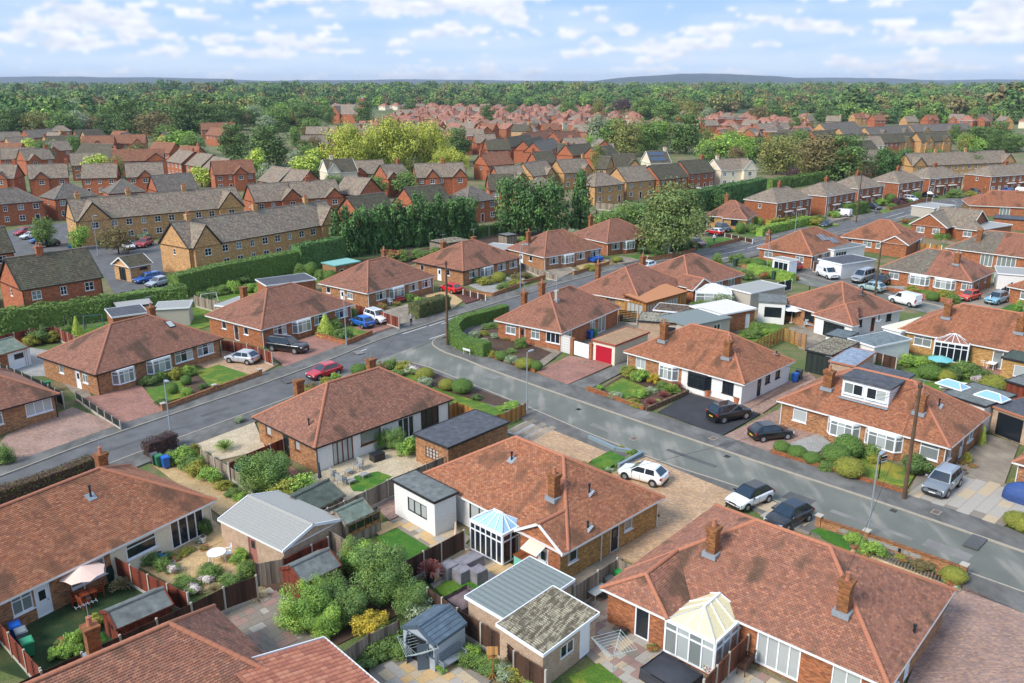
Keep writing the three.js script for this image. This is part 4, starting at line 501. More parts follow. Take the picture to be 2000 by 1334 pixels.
for (const [a, d, w, r, o, l] of [
[[-149.5, -238.7, -140.5, -240.1], 8, 'r', 'g', { g: [[0.6, 4, 0.6]], c: [0.9] }, L4], [[-135.7, -238.2, -126.4, -242.7], 8, 'r', 'g', { g: [[0.33, 4, 0.6]], c: [0.98] }, L4], [[-121.9, -240.1, -112.6, -242.7], 8, 'r', 'g', { c: [0.95] }, L2], [[-110.3, -242.7, -100.7, -246.8], 8, 'r', 'g', { g: [[0.5, 4, 0.5]] }, L4],
[[-143.6, -277.9, -135.4, -282.1], 8, 'r', 'g', {}, L2], [[-137.1, -292.5, -121.1, -298.4], 8.5, 'r', 'p', { g: [[0.84, 7, 0.8, 2.6]], c: [] }, L3], [[-119.3, -294.5, -110.3, -285], 10, 'r', 'g', { c: [0.9] }, 'red brick dormer house with brown roof near the pink roofed house'], [[-107.9, -281.4, -99.9, -273.6], 10, 'r', 'g', { c: [0.1] }, 'red brick dormer house with brown roof near the pink roofed house'], [[-97.7, -267.8, -89.3, -258.4], 9, 'r', 'g', {}, L2],
[[-87.4, -249.6, -76.7, -255.4], 8, 'r', 'p', { g: [[0.62, 4.4, 1.2]], c: [] }, 'red brick house with pinkish roof and gabled porch behind the buff terrace'], [[-70.6, -234.9, -63.1, -227.6], 10, 'r', 'g', { c: [] }, 'red brick house with dark roof dormer below the willows'], [[-62.2, -226.4, -56, -221.8], 9, 'r', 'g', {}, L2],
[[-58.2, -190.6, -48.8, -197.6], 8, 'r', 'g', { g: [[0.76, 5.4, 0.7, 2.5]] }, 'red brick house with broad front gable behind the lower buff terrace'], [[-50.8, -195.8, -40.5, -201.3], 8, 'r', 'g', { g: [[0.84, 4.6, 0.7]], c: [0.4] }, 'red brick house with brown roof and right gable behind the lower terrace chimneys'], [[-44.1, -208, -36.7, -203.2], 9, 'r', 'g', {}, 'red brick house with large plain brown roof left of the conifer hedge'], [[-30.6, -169.6, -24, -177.3], 8.6, 'r', 'n', {}, 'red brick gabled house directly behind the tall conifer hedge'],
[[-51.9, -239.7, -44, -244], 9, 'w', 'n', { e: 6.5, rise: 3.4, g: [[0.2, 4, 0.6, 2.6]], c: [0.3] }, 'tall cream gabled house just in front of the willows'], [[-46.8, -251, -37.5, -253.9], 8, 'r', 'g', { g: [[0.2, 4.4, 0.7]] }, 'red brick house with arched window gable below the willows'], [[-34.8, -238.7, -28.9, -244.1], 8, 'r', 'g', { c: [0.8], g: [[0.2, 4, 0.6]] }, 'red brick house with tall side chimney below the willows'], [[-27.3, -241.4, -13, -245.4], 8, 'r', 'g', { g: [[0.32, 4, 0.8, 2.4], [0.86, 4.6, 0.8, 2.4]], c: [0.58] }, 'red brick house with two front gables and tall middle chimney'],
[[-21.2, -184.9, -13.5, -192.3], 8.6, 'r', 'n', {}, 'red brick house with plain gabled roof above the conifer hedge end'], [[-10.2, -190.2, -3.1, -196.7], 8.6, 'r', 's', { hip: [1, 1] }, 'red brick house with hipped roof and rear glazed extension by the conifers'], [[-5.8, -213.1, 1, -214.2], 8, 'r', 'n', { c: [0.05] }, 'red brick house half hidden behind the big dark conifers'], [[-3.2, -233, 4.6, -237.5], 8, 'r', 'g', { g: [[0.76, 4.6, 0.6]] }, 'red brick house with right front gable above the dark conifers'],
[[-7.8, -277.9, 1, -285], 8.4, 'r', 'p', { c: [0.02] }, 'red brick house with pinkish roof and tall end chimney'], [[8.5, -285, 15.6, -288.7], 8, 'r', 'n', { c: [0.05] }, L2], [[6.1, -245.4, 13.3, -254.6], 8, 'b', 'g', { g: [[0.72, 4.4, 0.6]] }, 'buff brick house with front gable above the dark conifers'], [[15.6, -253.9, 24.8, -261.4], 8, 'b', 'g', { g: [[0.78, 4.8, 0.6]], c: [0.95] }, 'buff brick house with right front gable beside the thin birch'], [[4.3, -211.1, 12.7, -214.2], 8, 'b', 'g', { hip: [1, 1] }, 'buff brick hipped house behind the big dark conifers'], [[21.6, -220.7, 30.5, -227.6], 8.6, 'b', 'g', { hip: [1, 1], c: [0.03] }, 'buff brick hipped house with lean-to behind the grey fence'],
[[31.1, -230.6, 40.3, -237.5], 8.6, 'b', 'g', {}, 'buff brick gabled house left of the red brick pair'], [[41.1, -236.2, 51, -244.7], 8.6, 'r', 'n', {}, 'red brick gabled house, left one of the pair behind the street tree'], [[52.4, -251, 61.8, -258.4], 8.6, 'r', 'n', { c: [0.85] }, 'red brick gabled house, right one of the pair behind the street tree'], [[63.7, -260, 75.5, -264.7], 9, 'w', 'g', { e: 5.2, rise: 3, g: [[0.8, 5.2, 1.2, 2.8]], c: [0.12] }, 'white rendered house with brown roof behind the hedge'], [[33.3, -273.6, 41.4, -276.1], 8, 'b', 'n', { g: [[0.74, 4.8, 0.6]] }, 'buff brick house with front gable behind the gabled row'],
[[26.2, -267.8, 29.7, -266.2], 8, 'b', 'n', {}, 'buff brick house beside the thin birch'], [[-15.9, -382.7, -6.4, -386], 8, 'r', 'g', { g: [[0.4, 4.6, 0.6]], far: 1 }, 'far red brick house with front gable beside the dark round tree'], [[-4.6, -349.9, 11.2, -386], 8, 'r', 'n', { far: 1 }, L2], [[8.2, -341.9, 16, -373.2], 8, 'r', 'n', { far: 1 }, L2], [[11.9, -331.7, 21.2, -364.1], 8, 'r', 's', { far: 1 }, L2], [[17.1, -324.5, 22.9, -324.5], 8, 'r', 'n', { far: 1 }, L2], [[22.5, -316.5, 32.4, -326.9], 8, 'r', 'n', { far: 1, c: [0.1] }, L2], [[31.3, -304.6, 40.2, -317.6], 8, 'r', 'n', { far: 1 }, L2],
[[8.4, -392.7, 23.3, -426.1], 8, 'r', 'p', { far: 1, g: [[0.8, 5, 0.6]] }, 'red brick house with pinkish roof left of the big maple group'], [[22.3, -399.7, 34.3, -418.2], 8, 'r', 'p', { far: 1, g: [[0.5, 4, 0.6]] }, 'red brick house with pinkish roof left of the big maple group'],
[[-237.6, -399.7, -230.6, -406.9], 8, 'r', 'g', { far: 1 }, L2], [[-233.5, -418.2, -228.6, -434.3], 8, 'r', 'g', { far: 1 }, L2], [[-254.3, -475.4, -244.7, -480.4], 8, 'r', 'g', { far: 1, hip: [1, 1] }, L2], [[-210.9, -418.2, -202.1, -426.1], 8, 'r', 'n', { far: 1 }, L2], [[-200.5, -370.1, -189, -376.3], 8, 'r', 'n', { far: 1, c: [0.02] }, L2], [[-210.4, -361.2, -204, -370.1], 8, 'b', 'g', { far: 1, g: [[0.5, 5, 0.6]] }, 'buff brick gabled house at left among red ones'], [[-185.5, -370.1, -172.8, -373.2], 8, 'r', 'p', { far: 1, g: [[0.5, 4, 0.6]] }, L3], [[-176.1, -379.5, -163, -382.7], 8, 'r', 'p', { far: 1, g: [[0.75, 4, 0.6]] }, L3], [[-166.8, -326.9, -151.3, -319.9], 8, 'r', 'n', { far: 1 }, L2], [[-183.2, -336.7, -176.2, -344.5], 8, 'r', 'g', { far: 1, g: [[0.3, 4, 0.6]] }, L4], [[-179.7, -300.4, -169.4, -304.6], 8, 'r', 'g', { g: [[0.6, 4, 0.6]] }, L4], [[-201, -326.9, -188.1, -326.9], 8, 'r', 'p', { far: 1 }, L3], [[-141.3, -331.7, -130.7, -326.9], 8, 'r', 'p', { far: 1 }, L3],
[[-176.4, -490.8, -158.7, -498.4], 8, 'r', 'p', { far: 1, c: [0.9] }, 'red brick house with pinkish roof among trees, left of centre'], [[-157.6, -442.8, -146.9, -434.3], 8, 'r', 'p', { far: 1 }, L3], [[-91.1, -373.2, -80.3, -377.9], 8, 'r', 'g', { g: [[0.25, 5, 0.7]] }, 'red brick house with front gable left of the willows'], [[-108.2, -451.7, -96.4, -451.7], 8, 'r', 'g', { far: 1 }, L2],
]) est(l, a, d, w, r, o);
{ const t = est('cream house with large solar panel array on its roof', [46.4, -286.9, 53.9, -288.7], 9, 'w', 'n', { c: [0.9] }); const h = t.H, a = Math.atan2(h.rise, h.d); for (let i = 0; i < 5; i++) for (let j = 0; j < 2; j++) { const f = 0.3 + j * 0.42, q = part('solar_panel', boxGeo(1, 0.05, 1.65), memo('pv2', () => mat({ color: 0x46566c, roughness: 0.3 })), t, -2.6 + i * 1.06, h.e + h.rise * f + 0.14, h.d * (1 - f)); q.rotation.x = a; } }
// right: brown hipped semi-detached houses along the main road
const S1 = 'brown hipped two-storey brick semi-detached house along the road';
for (const [a, d, w] of [[[59.5, -189.1, 70.8, -198.7], 9, 'd'], [[74.8, -200.5, 85.7, -210.3], 9, 'd'], [[88.2, -215.5, 98.2, -223.2], 9, 'd'], [[104, -227.9, 114.5, -235.8], 9, 'd'], [[117.6, -239.1, 130.7, -245.8], 9, 'd'], [[137.8, -244.5, 159, -254.4], 9, 'd']]) {
const t = est(S1, a, d, w, 'g', { e: 5, rise: 2.6, hip: [1, 1], c: [0.5], gutter: MAT.gutterW, name: 'semi_detached_house', group: 'brown roofed semis along the main road' }); const h = t.H; for (const x of [-2.6, 2.6]) { mb().box(x, 2.75, h.dl + 0.35, 3.0, 0.18, 0.9).put('canopy', MAT.gutterW, t); }
}
// right: buff terraces and grey roofs further off
for (const [a, d, w, r, o, l] of [
[[129.6, -276.1, 170.2, -290.6], 8.5, 'b', 'g', { name: 'terrace', g: [[0.06, 6, 0.6], [0.95, 6, 0.6]], c: [0.3, 0.6] }, 'long buff terrace above the brown hipped semis'], [[119.5, -290.6, 130.4, -294.5], 8, 'b', 'g', {}, 'buff brick house behind the two dark conifers on right'], [[219.1, -470.5, 262.1, -490.8], 8, 'b', 's', { far: 1, g: [[0.2, 5, 0.5], [0.6, 5, 0.5]], name: 'terrace' }, 'long grey roofed buff terrace at far right'], [[167.5, -434.3, 187.6, -449.4], 8, 'b', 's', { far: 1, g: [[0.8, 5, 0.5]] }, 'buff house with grey roof in far right estate'], [[183.9, -442.8, 218.6, -470.5], 8, 'b', 's', { far: 1, g: [[0.3, 5, 0.5], [0.8, 5, 0.5]], name: 'terrace' }, 'grey roofed terrace with two gables at far right'], [[177.6, -490.8, 206.4, -513], 8, 'b', 's', { far: 1, name: 'terrace' }, 'grey roofed terrace behind the far right buff houses'],
[[161.4, -382.7, 175.3, -389.3], 8, 'r', 'n', { far: 1 }, 'red house with grey roof in far right estate'], [[175.5, -389.3, 189.6, -399.7], 8, 'b', 'n', { far: 1, g: [[0.4, 5, 0.5]] }, 'tall buff gabled house in far right estate'], [[186.8, -392.7, 204.8, -399.7], 8, 'b', 'n', { far: 1, g: [[0.25, 5, 0.5], [0.8, 5, 0.5]] }, 'buff house with two gables in far right estate'], [[149.1, -382.7, 164.8, -392.7], 8, 'r', 'n', { far: 1 }, 'red house with grey roof in far right estate'], [[148.2, -367.1, 160.6, -370.1], 8, 'w', 'g', { far: 1 }, 'white gabled house in far right estate'], [[132, -331.7, 147.5, -344.5], 8, 'r', 'n', { far: 1 }, 'red house with grey roof in far right estate'], [[143.6, -434.3, 155.5, -442.8], 8, 'r', 's', { far: 1 }, 'red house with grey roof in far right estate'], [[144.9, -410.6, 158.9, -418.2], 8, 'r', 'n', { far: 1 }, 'red house with grey roof in far right estate'], [[119.1, -392.7, 131.1, -399.7], 8, 'r', 'n', { far: 1 }, 'red house with grey roof in far right estate'],
]) est(l, a, d, w, r, o);
// more houses packed into the rows behind
{ const r = rng(19), near = (x, z) => things.some(o => /house|terrace/.test(o.name) && Math.hypot(o.position.x - x, o.position.z - z) < 12.5); for (const [label, v0, u0, u1, n] of [['red brick house packed into the left estate rows', 258, 0, 330, 7], ['red brick house packed into the left estate rows', 292, 0, 330, 7], ['red brick house packed into the left estate rows', 334, 0, 420, 7], ['brown roofed house packed behind the left estate', 248, 60, 400, 8], ['red brick house packed beside the willows', 300, 560, 640, 3], ['red brick house packed between the central rows', 268, 900, 1150, 8], ['red brick house packed between the central rows', 312, 960, 1200, 6], ['brown roofed house packed behind the grey terraces', 246, 1580, 1990, 9], ['brown roofed house packed among the right hand trees', 284, 1400, 1700, 6]]) for (let i = 0; i < n; i++) { const u = lerp(u0, u1, (i + r()) / n), v = v0 + (r() - 0.5) * 9, D = 31 * 1716.5 / (v - 160), x = (u - 1000) / 1716.5 * D, a = (r() < 0.5 ? 0.3 : -0.5) + (r() < 0.35 ? 1.4 : 0), c = Math.cos(a) * 5, q = Math.sin(a) * 5; if (near(x, -D)) continue; est(label, [x - c, -D + q, x + c, -D - q], 8, r() < 0.2 ? 'b' : 'r', 'gnpg'[Math.floor(r() * 4)], { far: 1, g: r() < 0.5 ? [[0.3, 4.4, 0.6]] : [], c: r() < 0.4 ? [0.9] : [] }); } }
// far suburb: rows of houses
{
const r = rng(77), protos = [];
const kinds = [['r', 'p', [1, 1]], ['r', 'g', [1, 1]], ['r', 's', [1, 1]], ['o', 'p', [0, 0]], ['r', 'g', [0, 0]], ['w', 'p', [1, 1]]];
const mk = k => { const [w, rf, hip] = kinds[k]; const L = 9 + 3 * r(), t = house({ name: 'suburban_house', label: 'x', p: [-L / 2, 4, L / 2, 4], d: 8, eave: 4.6, rise: 2.9, hip, det: 0, gauge: 0.7, ov: 0.25, roof: rf === 'p' ? MAT.clayB : RFM[rf], ridge: MAT.ridgeOld, ridgeDet: 1, walls: { all: WM[w] }, win: { F: [['w', 1.2, 1.6, 3, 1.2, { cols: 2 }], ['w', L - 3.2, 1.6, 3, 1.2, { cols: 2 }], ['w', 1.2, 2, 0.9, 1.3, { cols: 2 }], ].slice(0, 2), R: [['w', 3, 1, 3, 1.1, {}]] }, chim: [[L * 0.3, 0, 3.8, 0.9, 0.6, 0]] }); scene.remove(t); things.splice(things.indexOf(t), 1); t.userData.base = 'suburban_house'; t.userData.category = 'house'; return t; };
for (let k = 0; k < 6; k++) protos.push(mk(k)); used.set('suburban_house', 0);
const rows = []; [300, 290, 281, 273, 266, 259.5, 253.5, 248, 243, 238.5, 234.5, 230.5, 227, 224, 221, 218.5, 216].forEach((v, i) => rows.push([v, i < 4 ? 645 : 655 + 12 * i, i < 4 ? 900 + 30 * i : i < 6 ? 1050 : i < 8 ? 1320 : 1260, 1])); rows.push([272, 1420, 1640, 0.8], [264, 1400, 1600, 0.9], [256, 1390, 1600, 0.9], [249, 1380, 1590, 0.9], [243, 1370, 1570, 0.9], [238, 1360, 1600, 0.8], [233, 1340, 1560, 0.6], [247, 1900, 2010, 0.6], [238, 1700, 1900, 0.5], [235, 560, 640, 0.6], [228, 220, 330, 0.35], [216, 560, 660, 0.3], [222, 120, 330, 0.6], [213, 560, 900, 0.5], [230, 1560, 1700, 0.5], [209, 300, 420, 0.5]);
let n = 0;
for (const [v, u0, u1, dens] of rows) {
const D = 31 * 1716.5 / (v - 160), x0 = (u0 - 1000) / 1716.5 * D, x1 = (u1 - 1000) / 1716.5 * D;
for (let x = x0; x < x1; x += 12 + 3.5 * r()) { if (r() > dens || n >= 325) continue; const z = -D + (r() - 0.5) * 8 + (x - x0) * 0.04, k = z < -560 && r() < 0.6 ? (r() < 0.6 ? 0 : 5) : Math.floor(r() * 5.2); n++; const warm = k === 0 || k === 3 || k === 5;
copyOf(protos[k], warm ? 'small far house with orange red roof in the suburb below the treeline' : 'small far house with grey brown roof in the suburb below the treeline', x, 0, z, (r() < 0.5 ? 0.25 : -0.6) + (r() - 0.5) * 0.5 + (r() < 0.3 ? 1.57 : 0), 0.95 + 0.2 * r(), warm ? 'orange roofed far houses' : 'grey roofed far houses'); }
}
}
{ // brick church with square tower on the left of the suburb
const t = house({ name: 'church', label: 'brick church with tall square tower above the far rooftops', cat: 'church', p: [-145.9, -688.1, -120.4, -677.1], d: 16, eave: 7, rise: 7, hip: [0, 0], det: 0, gauge: 0.8, roof: MAT.conc, ridge: MAT.ridgeGrey, walls: { all: MAT.brickEst }, wings: [{ x: -6, w: 9, out: 2, rise: 6 }] });
const h = t.H; mb().box(h.w + 2.2, 9, 3, 4.2, 18, 4.2).box(h.w + 2.2, 18.3, 3, 4.6, 0.6, 4.6).put('tower', MAT.brickEst, t); mb().cyl(h.w + 2.2, 18.6, 3, 1.6, 0.1, 2.4, 8).put('tower_cap', MAT.sheetGreen, t);
}

// ---------------------------------------------------------------- trees, hedges, shrubs
const LEAF = mat({ vertexColors: true, roughness: 0.75 }), BARK = mat({ map: TX.wood, color: 0x6e5c4a, roughness: 0.95 });
class FB {                                            // collects leaves: diamond faces bent along the middle
constructor(seed) { this.p = []; this.c = []; this.i = []; this.n = 0; this.r = rng(seed); }
leaf(x, y, z, nx, ny, nz, s, col, up) {             // n: facing; s: size
const r = this.r; let ax = r() - 0.5, ay = (up ?? (r() - 0.5)), az = r() - 0.5; const d = ax * nx + ay * ny + az * nz; ax -= d * nx; ay -= d * ny; az -= d * nz; let l = Math.hypot(ax, ay, az) || 1; ax /= l; ay /= l; az /= l;
const bx = ny * az - nz * ay, by = nz * ax - nx * az, bz = nx * ay - ny * ax, w = s * 0.55, k = s * 0.16;
this.p.push(x - ax * s, y - ay * s, z - az * s, x + bx * w + nx * k, y + by * w + ny * k, z + bz * w + nz * k, x + ax * s, y + ay * s, z + az * s, x - bx * w + nx * k, y - by * w + ny * k, z - bz * w + nz * k);
for (let q = 0; q < 4; q++) this.c.push(col[0], col[1], col[2]);
const n = this.n; this.i.push(n, n + 1, n + 2, n, n + 2, n + 3); this.n += 4;
}
blob(cx, cy, cz, rx, ry, rz, n, s, pal, ragged = 0.3, up) {   // leaves over an ellipsoidal clump
const r = this.r, tone = 0.8 + 0.4 * r(), base = pal[Math.floor(r() * pal.length)];
for (let i = 0; i < n; i++) { const a = r() * 6.2832, y = r() * 2 - 1, q = Math.sqrt(1 - y * y), dx = Math.cos(a) * q, dz = Math.sin(a) * q, k = 1 - ragged * r() * r() * 1.6 + ragged * 0.25 * r(); let nx = dx + (r() - 0.5) * 1.1, ny = y + 0.25 + (r() - 0.5) * 1.1, nz = dz + (r() - 0.5) * 1.1; const l = Math.hypot(nx, ny, nz) || 1; const t = tone * (0.72 + 0.56 * r()), c = r() < 0.2 ? pal[Math.floor(r() * pal.length)] : base; this.leaf(cx + dx * rx * k, cy + y * ry * k, cz + dz * rz * k, nx / l, ny / l, nz / l, s * (0.7 + 0.6 * r()), [c[0] * t, c[1] * t, c[2] * t], up); }
}
geo() { const g = new THREE.BufferGeometry(); g.setAttribute('position', new THREE.Float32BufferAttribute(this.p, 3)); g.setAttribute('color', new THREE.Float32BufferAttribute(this.c, 3)); g.setIndex(this.i); g.computeVertexNormals(); return g; }
}
const PAL = {
mid: [[0.085, 0.14, 0.028], [0.1, 0.15, 0.03], [0.07, 0.12, 0.03]], dark: [[0.05, 0.088, 0.02], [0.06, 0.1, 0.022], [0.045, 0.075, 0.02]], conifer: [[0.042, 0.09, 0.022], [0.052, 0.105, 0.024], [0.036, 0.075, 0.02]], bright: [[0.13, 0.21, 0.03], [0.16, 0.23, 0.035], [0.1, 0.18, 0.03]], lime: [[0.24, 0.3, 0.045], [0.28, 0.32, 0.05], [0.2, 0.28, 0.045]], willow: [[0.24, 0.26, 0.036], [0.27, 0.28, 0.045], [0.2, 0.23, 0.03]], olive: [[0.12, 0.13, 0.035], [0.15, 0.14, 0.035], [0.1, 0.12, 0.03]], brown: [[0.11, 0.085, 0.032], [0.1, 0.09, 0.032], [0.125, 0.092, 0.034]], purple: [[0.055, 0.025, 0.03], [0.07, 0.03, 0.035], [0.045, 0.025, 0.025]], yellow: [[0.5, 0.36, 0.03], [0.55, 0.42, 0.04], [0.42, 0.33, 0.03]], grey: [[0.14, 0.18, 0.1], [0.17, 0.2, 0.12], [0.12, 0.15, 0.08]], hedge: [[0.065, 0.11, 0.02], [0.08, 0.13, 0.024], [0.052, 0.092, 0.018]], clip: [[0.058, 0.105, 0.018], [0.066, 0.12, 0.02]], gold: [[0.3, 0.3, 0.04], [0.26, 0.28, 0.04], [0.34, 0.32, 0.05]], red: [[0.3, 0.05, 0.03], [0.25, 0.09, 0.03], [0.1, 0.1, 0.03]], cord: [[0.2, 0.06, 0.05], [0.14, 0.05, 0.045]], straw: [[0.4, 0.33, 0.16], [0.34, 0.28, 0.13]],
};
for (const k in PAL) PAL[k] = PAL[k].map(c => c.map(v => v * (k === 'yellow' || k === 'straw' || k === 'gold' ? 1 : k === 'dark' || k === 'conifer' ? 2.1 : 1.85)));
function trunkGeo(seed, h, r0, spread, limbs = 6) { const r = rng(seed), b = mb(); b.cyl(0, -0.2, 0, r0 * 1.2, r0 * 0.75, h * 0.45, 8, false); for (let i = 0; i < limbs; i++) { const a = i / limbs * 6.28 + r(), y0 = h * (0.28 + 0.16 * r()), x1 = Math.cos(a) * spread * (0.5 + 0.3 * r()), z1 = Math.sin(a) * spread * (0.5 + 0.3 * r()); b.bar([0, y0, 0], [x1 * 0.5, y0 + h * 0.14, z1 * 0.5], r0 * 0.7); b.bar([x1 * 0.5, y0 + h * 0.14, z1 * 0.5], [x1, y0 + h * (0.3 + 0.15 * r()), z1], r0 * 0.4); } b.bar([0, h * 0.44, 0], [spread * 0.08, h * 0.8, 0], r0 * 0.9); return b.geo(); }
// unit-free prototypes: built at real size, scaled a little per copy
function treeProto(base, seed, h, R, pal, o = {}) {
const f = new FB(seed), r = rng(seed + 7), clear = o.clear ?? 0.06, n = o.clumps ?? 46, ry = h * (1 - clear) / 2, cy = h * clear + ry;
for (let i = 0; i < n; i++) { const a = r() * 6.28, y = r() * 1.9 - 0.9, q = Math.sqrt(Math.max(0, 1 - y * y)), k = 0.42 + 0.62 * r(), w = 0.9 + 0.25 * (r() - 0.5); const rc = R * (o.rc ?? 0.38) * (0.7 + 0.6 * r()); let taper = 1; if (o.cone) taper = (1 - (y + 1) / 2) * 1.25 + 0.12; f.blob(Math.cos(a) * q ** (o.cone ? 0.3 : 1) * R * k * w * taper, cy + y * ry * (o.cone ? 0.98 : k + 0.12), Math.sin(a) * q ** (o.cone ? 0.3 : 1) * R * k * w * taper, rc * (o.cone ? 0.7 : 1), rc * (o.vert ?? 0.8), rc * (o.cone ? 0.7 : 1), Math.round((o.leaves ?? 110) * (0.7 + 0.6 * r())), o.leaf ?? 0.24, pal, o.rag ?? 0.45, o.up); }
f.blob(0, cy, 0, R * 0.55, ry * 0.6, R * 0.55, Math.round((o.leaves ?? 110) * 4), (o.leaf ?? 0.24) * 1.5, pal, 0.4);
const g = new THREE.Group(); part('trunk', trunkGeo(seed, h, o.tr ?? Math.max(0.16, h * 0.024), R), BARK, g); part('crown', f.geo(), LEAF, g); g.userData = { base, category: o.cat || 'tree' }; return g;
}
const TP = {
mid: treeProto('broadleaf_tree', 1, 12, 5.5, PAL.mid, { clumps: 52, leaves: 78, leaf: 0.34 }), mid2: treeProto('broadleaf_tree', 2, 12, 6, PAL.olive, { clumps: 52, leaves: 78, leaf: 0.34 }), dark: treeProto('broadleaf_tree', 3, 12, 5.5, PAL.dark, { clumps: 52, leaves: 78, leaf: 0.34 }), bright: treeProto('broadleaf_tree', 4, 12, 5.5, PAL.bright, { clumps: 48, leaves: 78, leaf: 0.34 }), brown: treeProto('broadleaf_tree', 5, 12, 6, PAL.brown, { clumps: 46, leaves: 78, leaf: 0.34 }), purple: treeProto('copper_tree', 6, 12, 6, PAL.purple, { clumps: 46, leaves: 78, leaf: 0.34 }), lime: treeProto('young_tree', 7, 6, 2.4, PAL.lime, { clumps: 26, leaves: 60, leaf: 0.22, rc: 0.42 }), grey: treeProto('broadleaf_tree', 8, 12, 5.5, PAL.grey, { clumps: 46, leaves: 78, leaf: 0.34 }),
conifer: treeProto('conifer_tree', 9, 11, 4.6, PAL.conifer, { clumps: 90, leaves: 70, leaf: 0.26, clear: 0.02, vert: 1.4, rc: 0.26, up: 1.4, rag: 0.7 }), spire: treeProto('conifer_tree', 10, 11, 3.6, PAL.conifer, { clumps: 80, leaves: 60, leaf: 0.26, clear: 0.03, cone: 1, vert: 1.1, rc: 0.3, up: 1.2, rag: 0.7 }), willow: treeProto('willow_tree', 11, 16, 10, PAL.willow, { clumps: 130, leaves: 120, leaf: 0.3, clear: 0.02, vert: 1.25, rc: 0.2, up: 1.5, rag: 0.6 }), street: treeProto('street_tree', 12, 11, 6.8, PAL.olive.map(c => [c[0] * 0.75, c[1] * 0.95, c[2]]), { clumps: 90, leaves: 110, leaf: 0.25, clear: 0.1, rc: 0.3 }),
poplar: treeProto('poplar_tree', 13, 26, 5, PAL.olive.map(c => [c[0] * 0.8, c[1], c[2]]), { clumps: 60, leaves: 60, leaf: 0.6, clear: 0.08, vert: 1.6 }),
};
const TN = { mid: 'mid green broadleaf tree', mid2: 'olive green broadleaf tree', dark: 'dark green broadleaf tree', bright: 'bright green broadleaf tree', brown: 'brownish autumn tree', purple: 'dark purple leaved tree', lime: 'slender lime green young tree', grey: 'pale grey green tree', conifer: 'dense dark conifer', spire: 'pointed dark conifer', willow: 'big yellow green weeping willow', street: 'large round street tree', poplar: 'tall poplar' };
let treeN = 0; const house_near = (x, z) => things.some(o => o.userData.category === 'house' && Math.hypot(o.position.x - x, o.position.z - z) < 8.5);
function tree(kind, x, z, h, R, where, group) { const p = TP[kind], q = { mid: [12, 5.5], mid2: [12, 6], dark: [12, 5.5], bright: [12, 5.5], brown: [12, 6], purple: [12, 6], lime: [6, 2.4], grey: [12, 5.5], conifer: [11, 4.6], spire: [11, 3.6], willow: [16, 10], street: [11, 6.8], poplar: [26, 5] }[kind]; treeN++; return copyOf(p, TN[kind] + ' ' + where, x, 0, z, treeN * 2.4, [R / q[1], h / q[0], R / q[1]], group); }
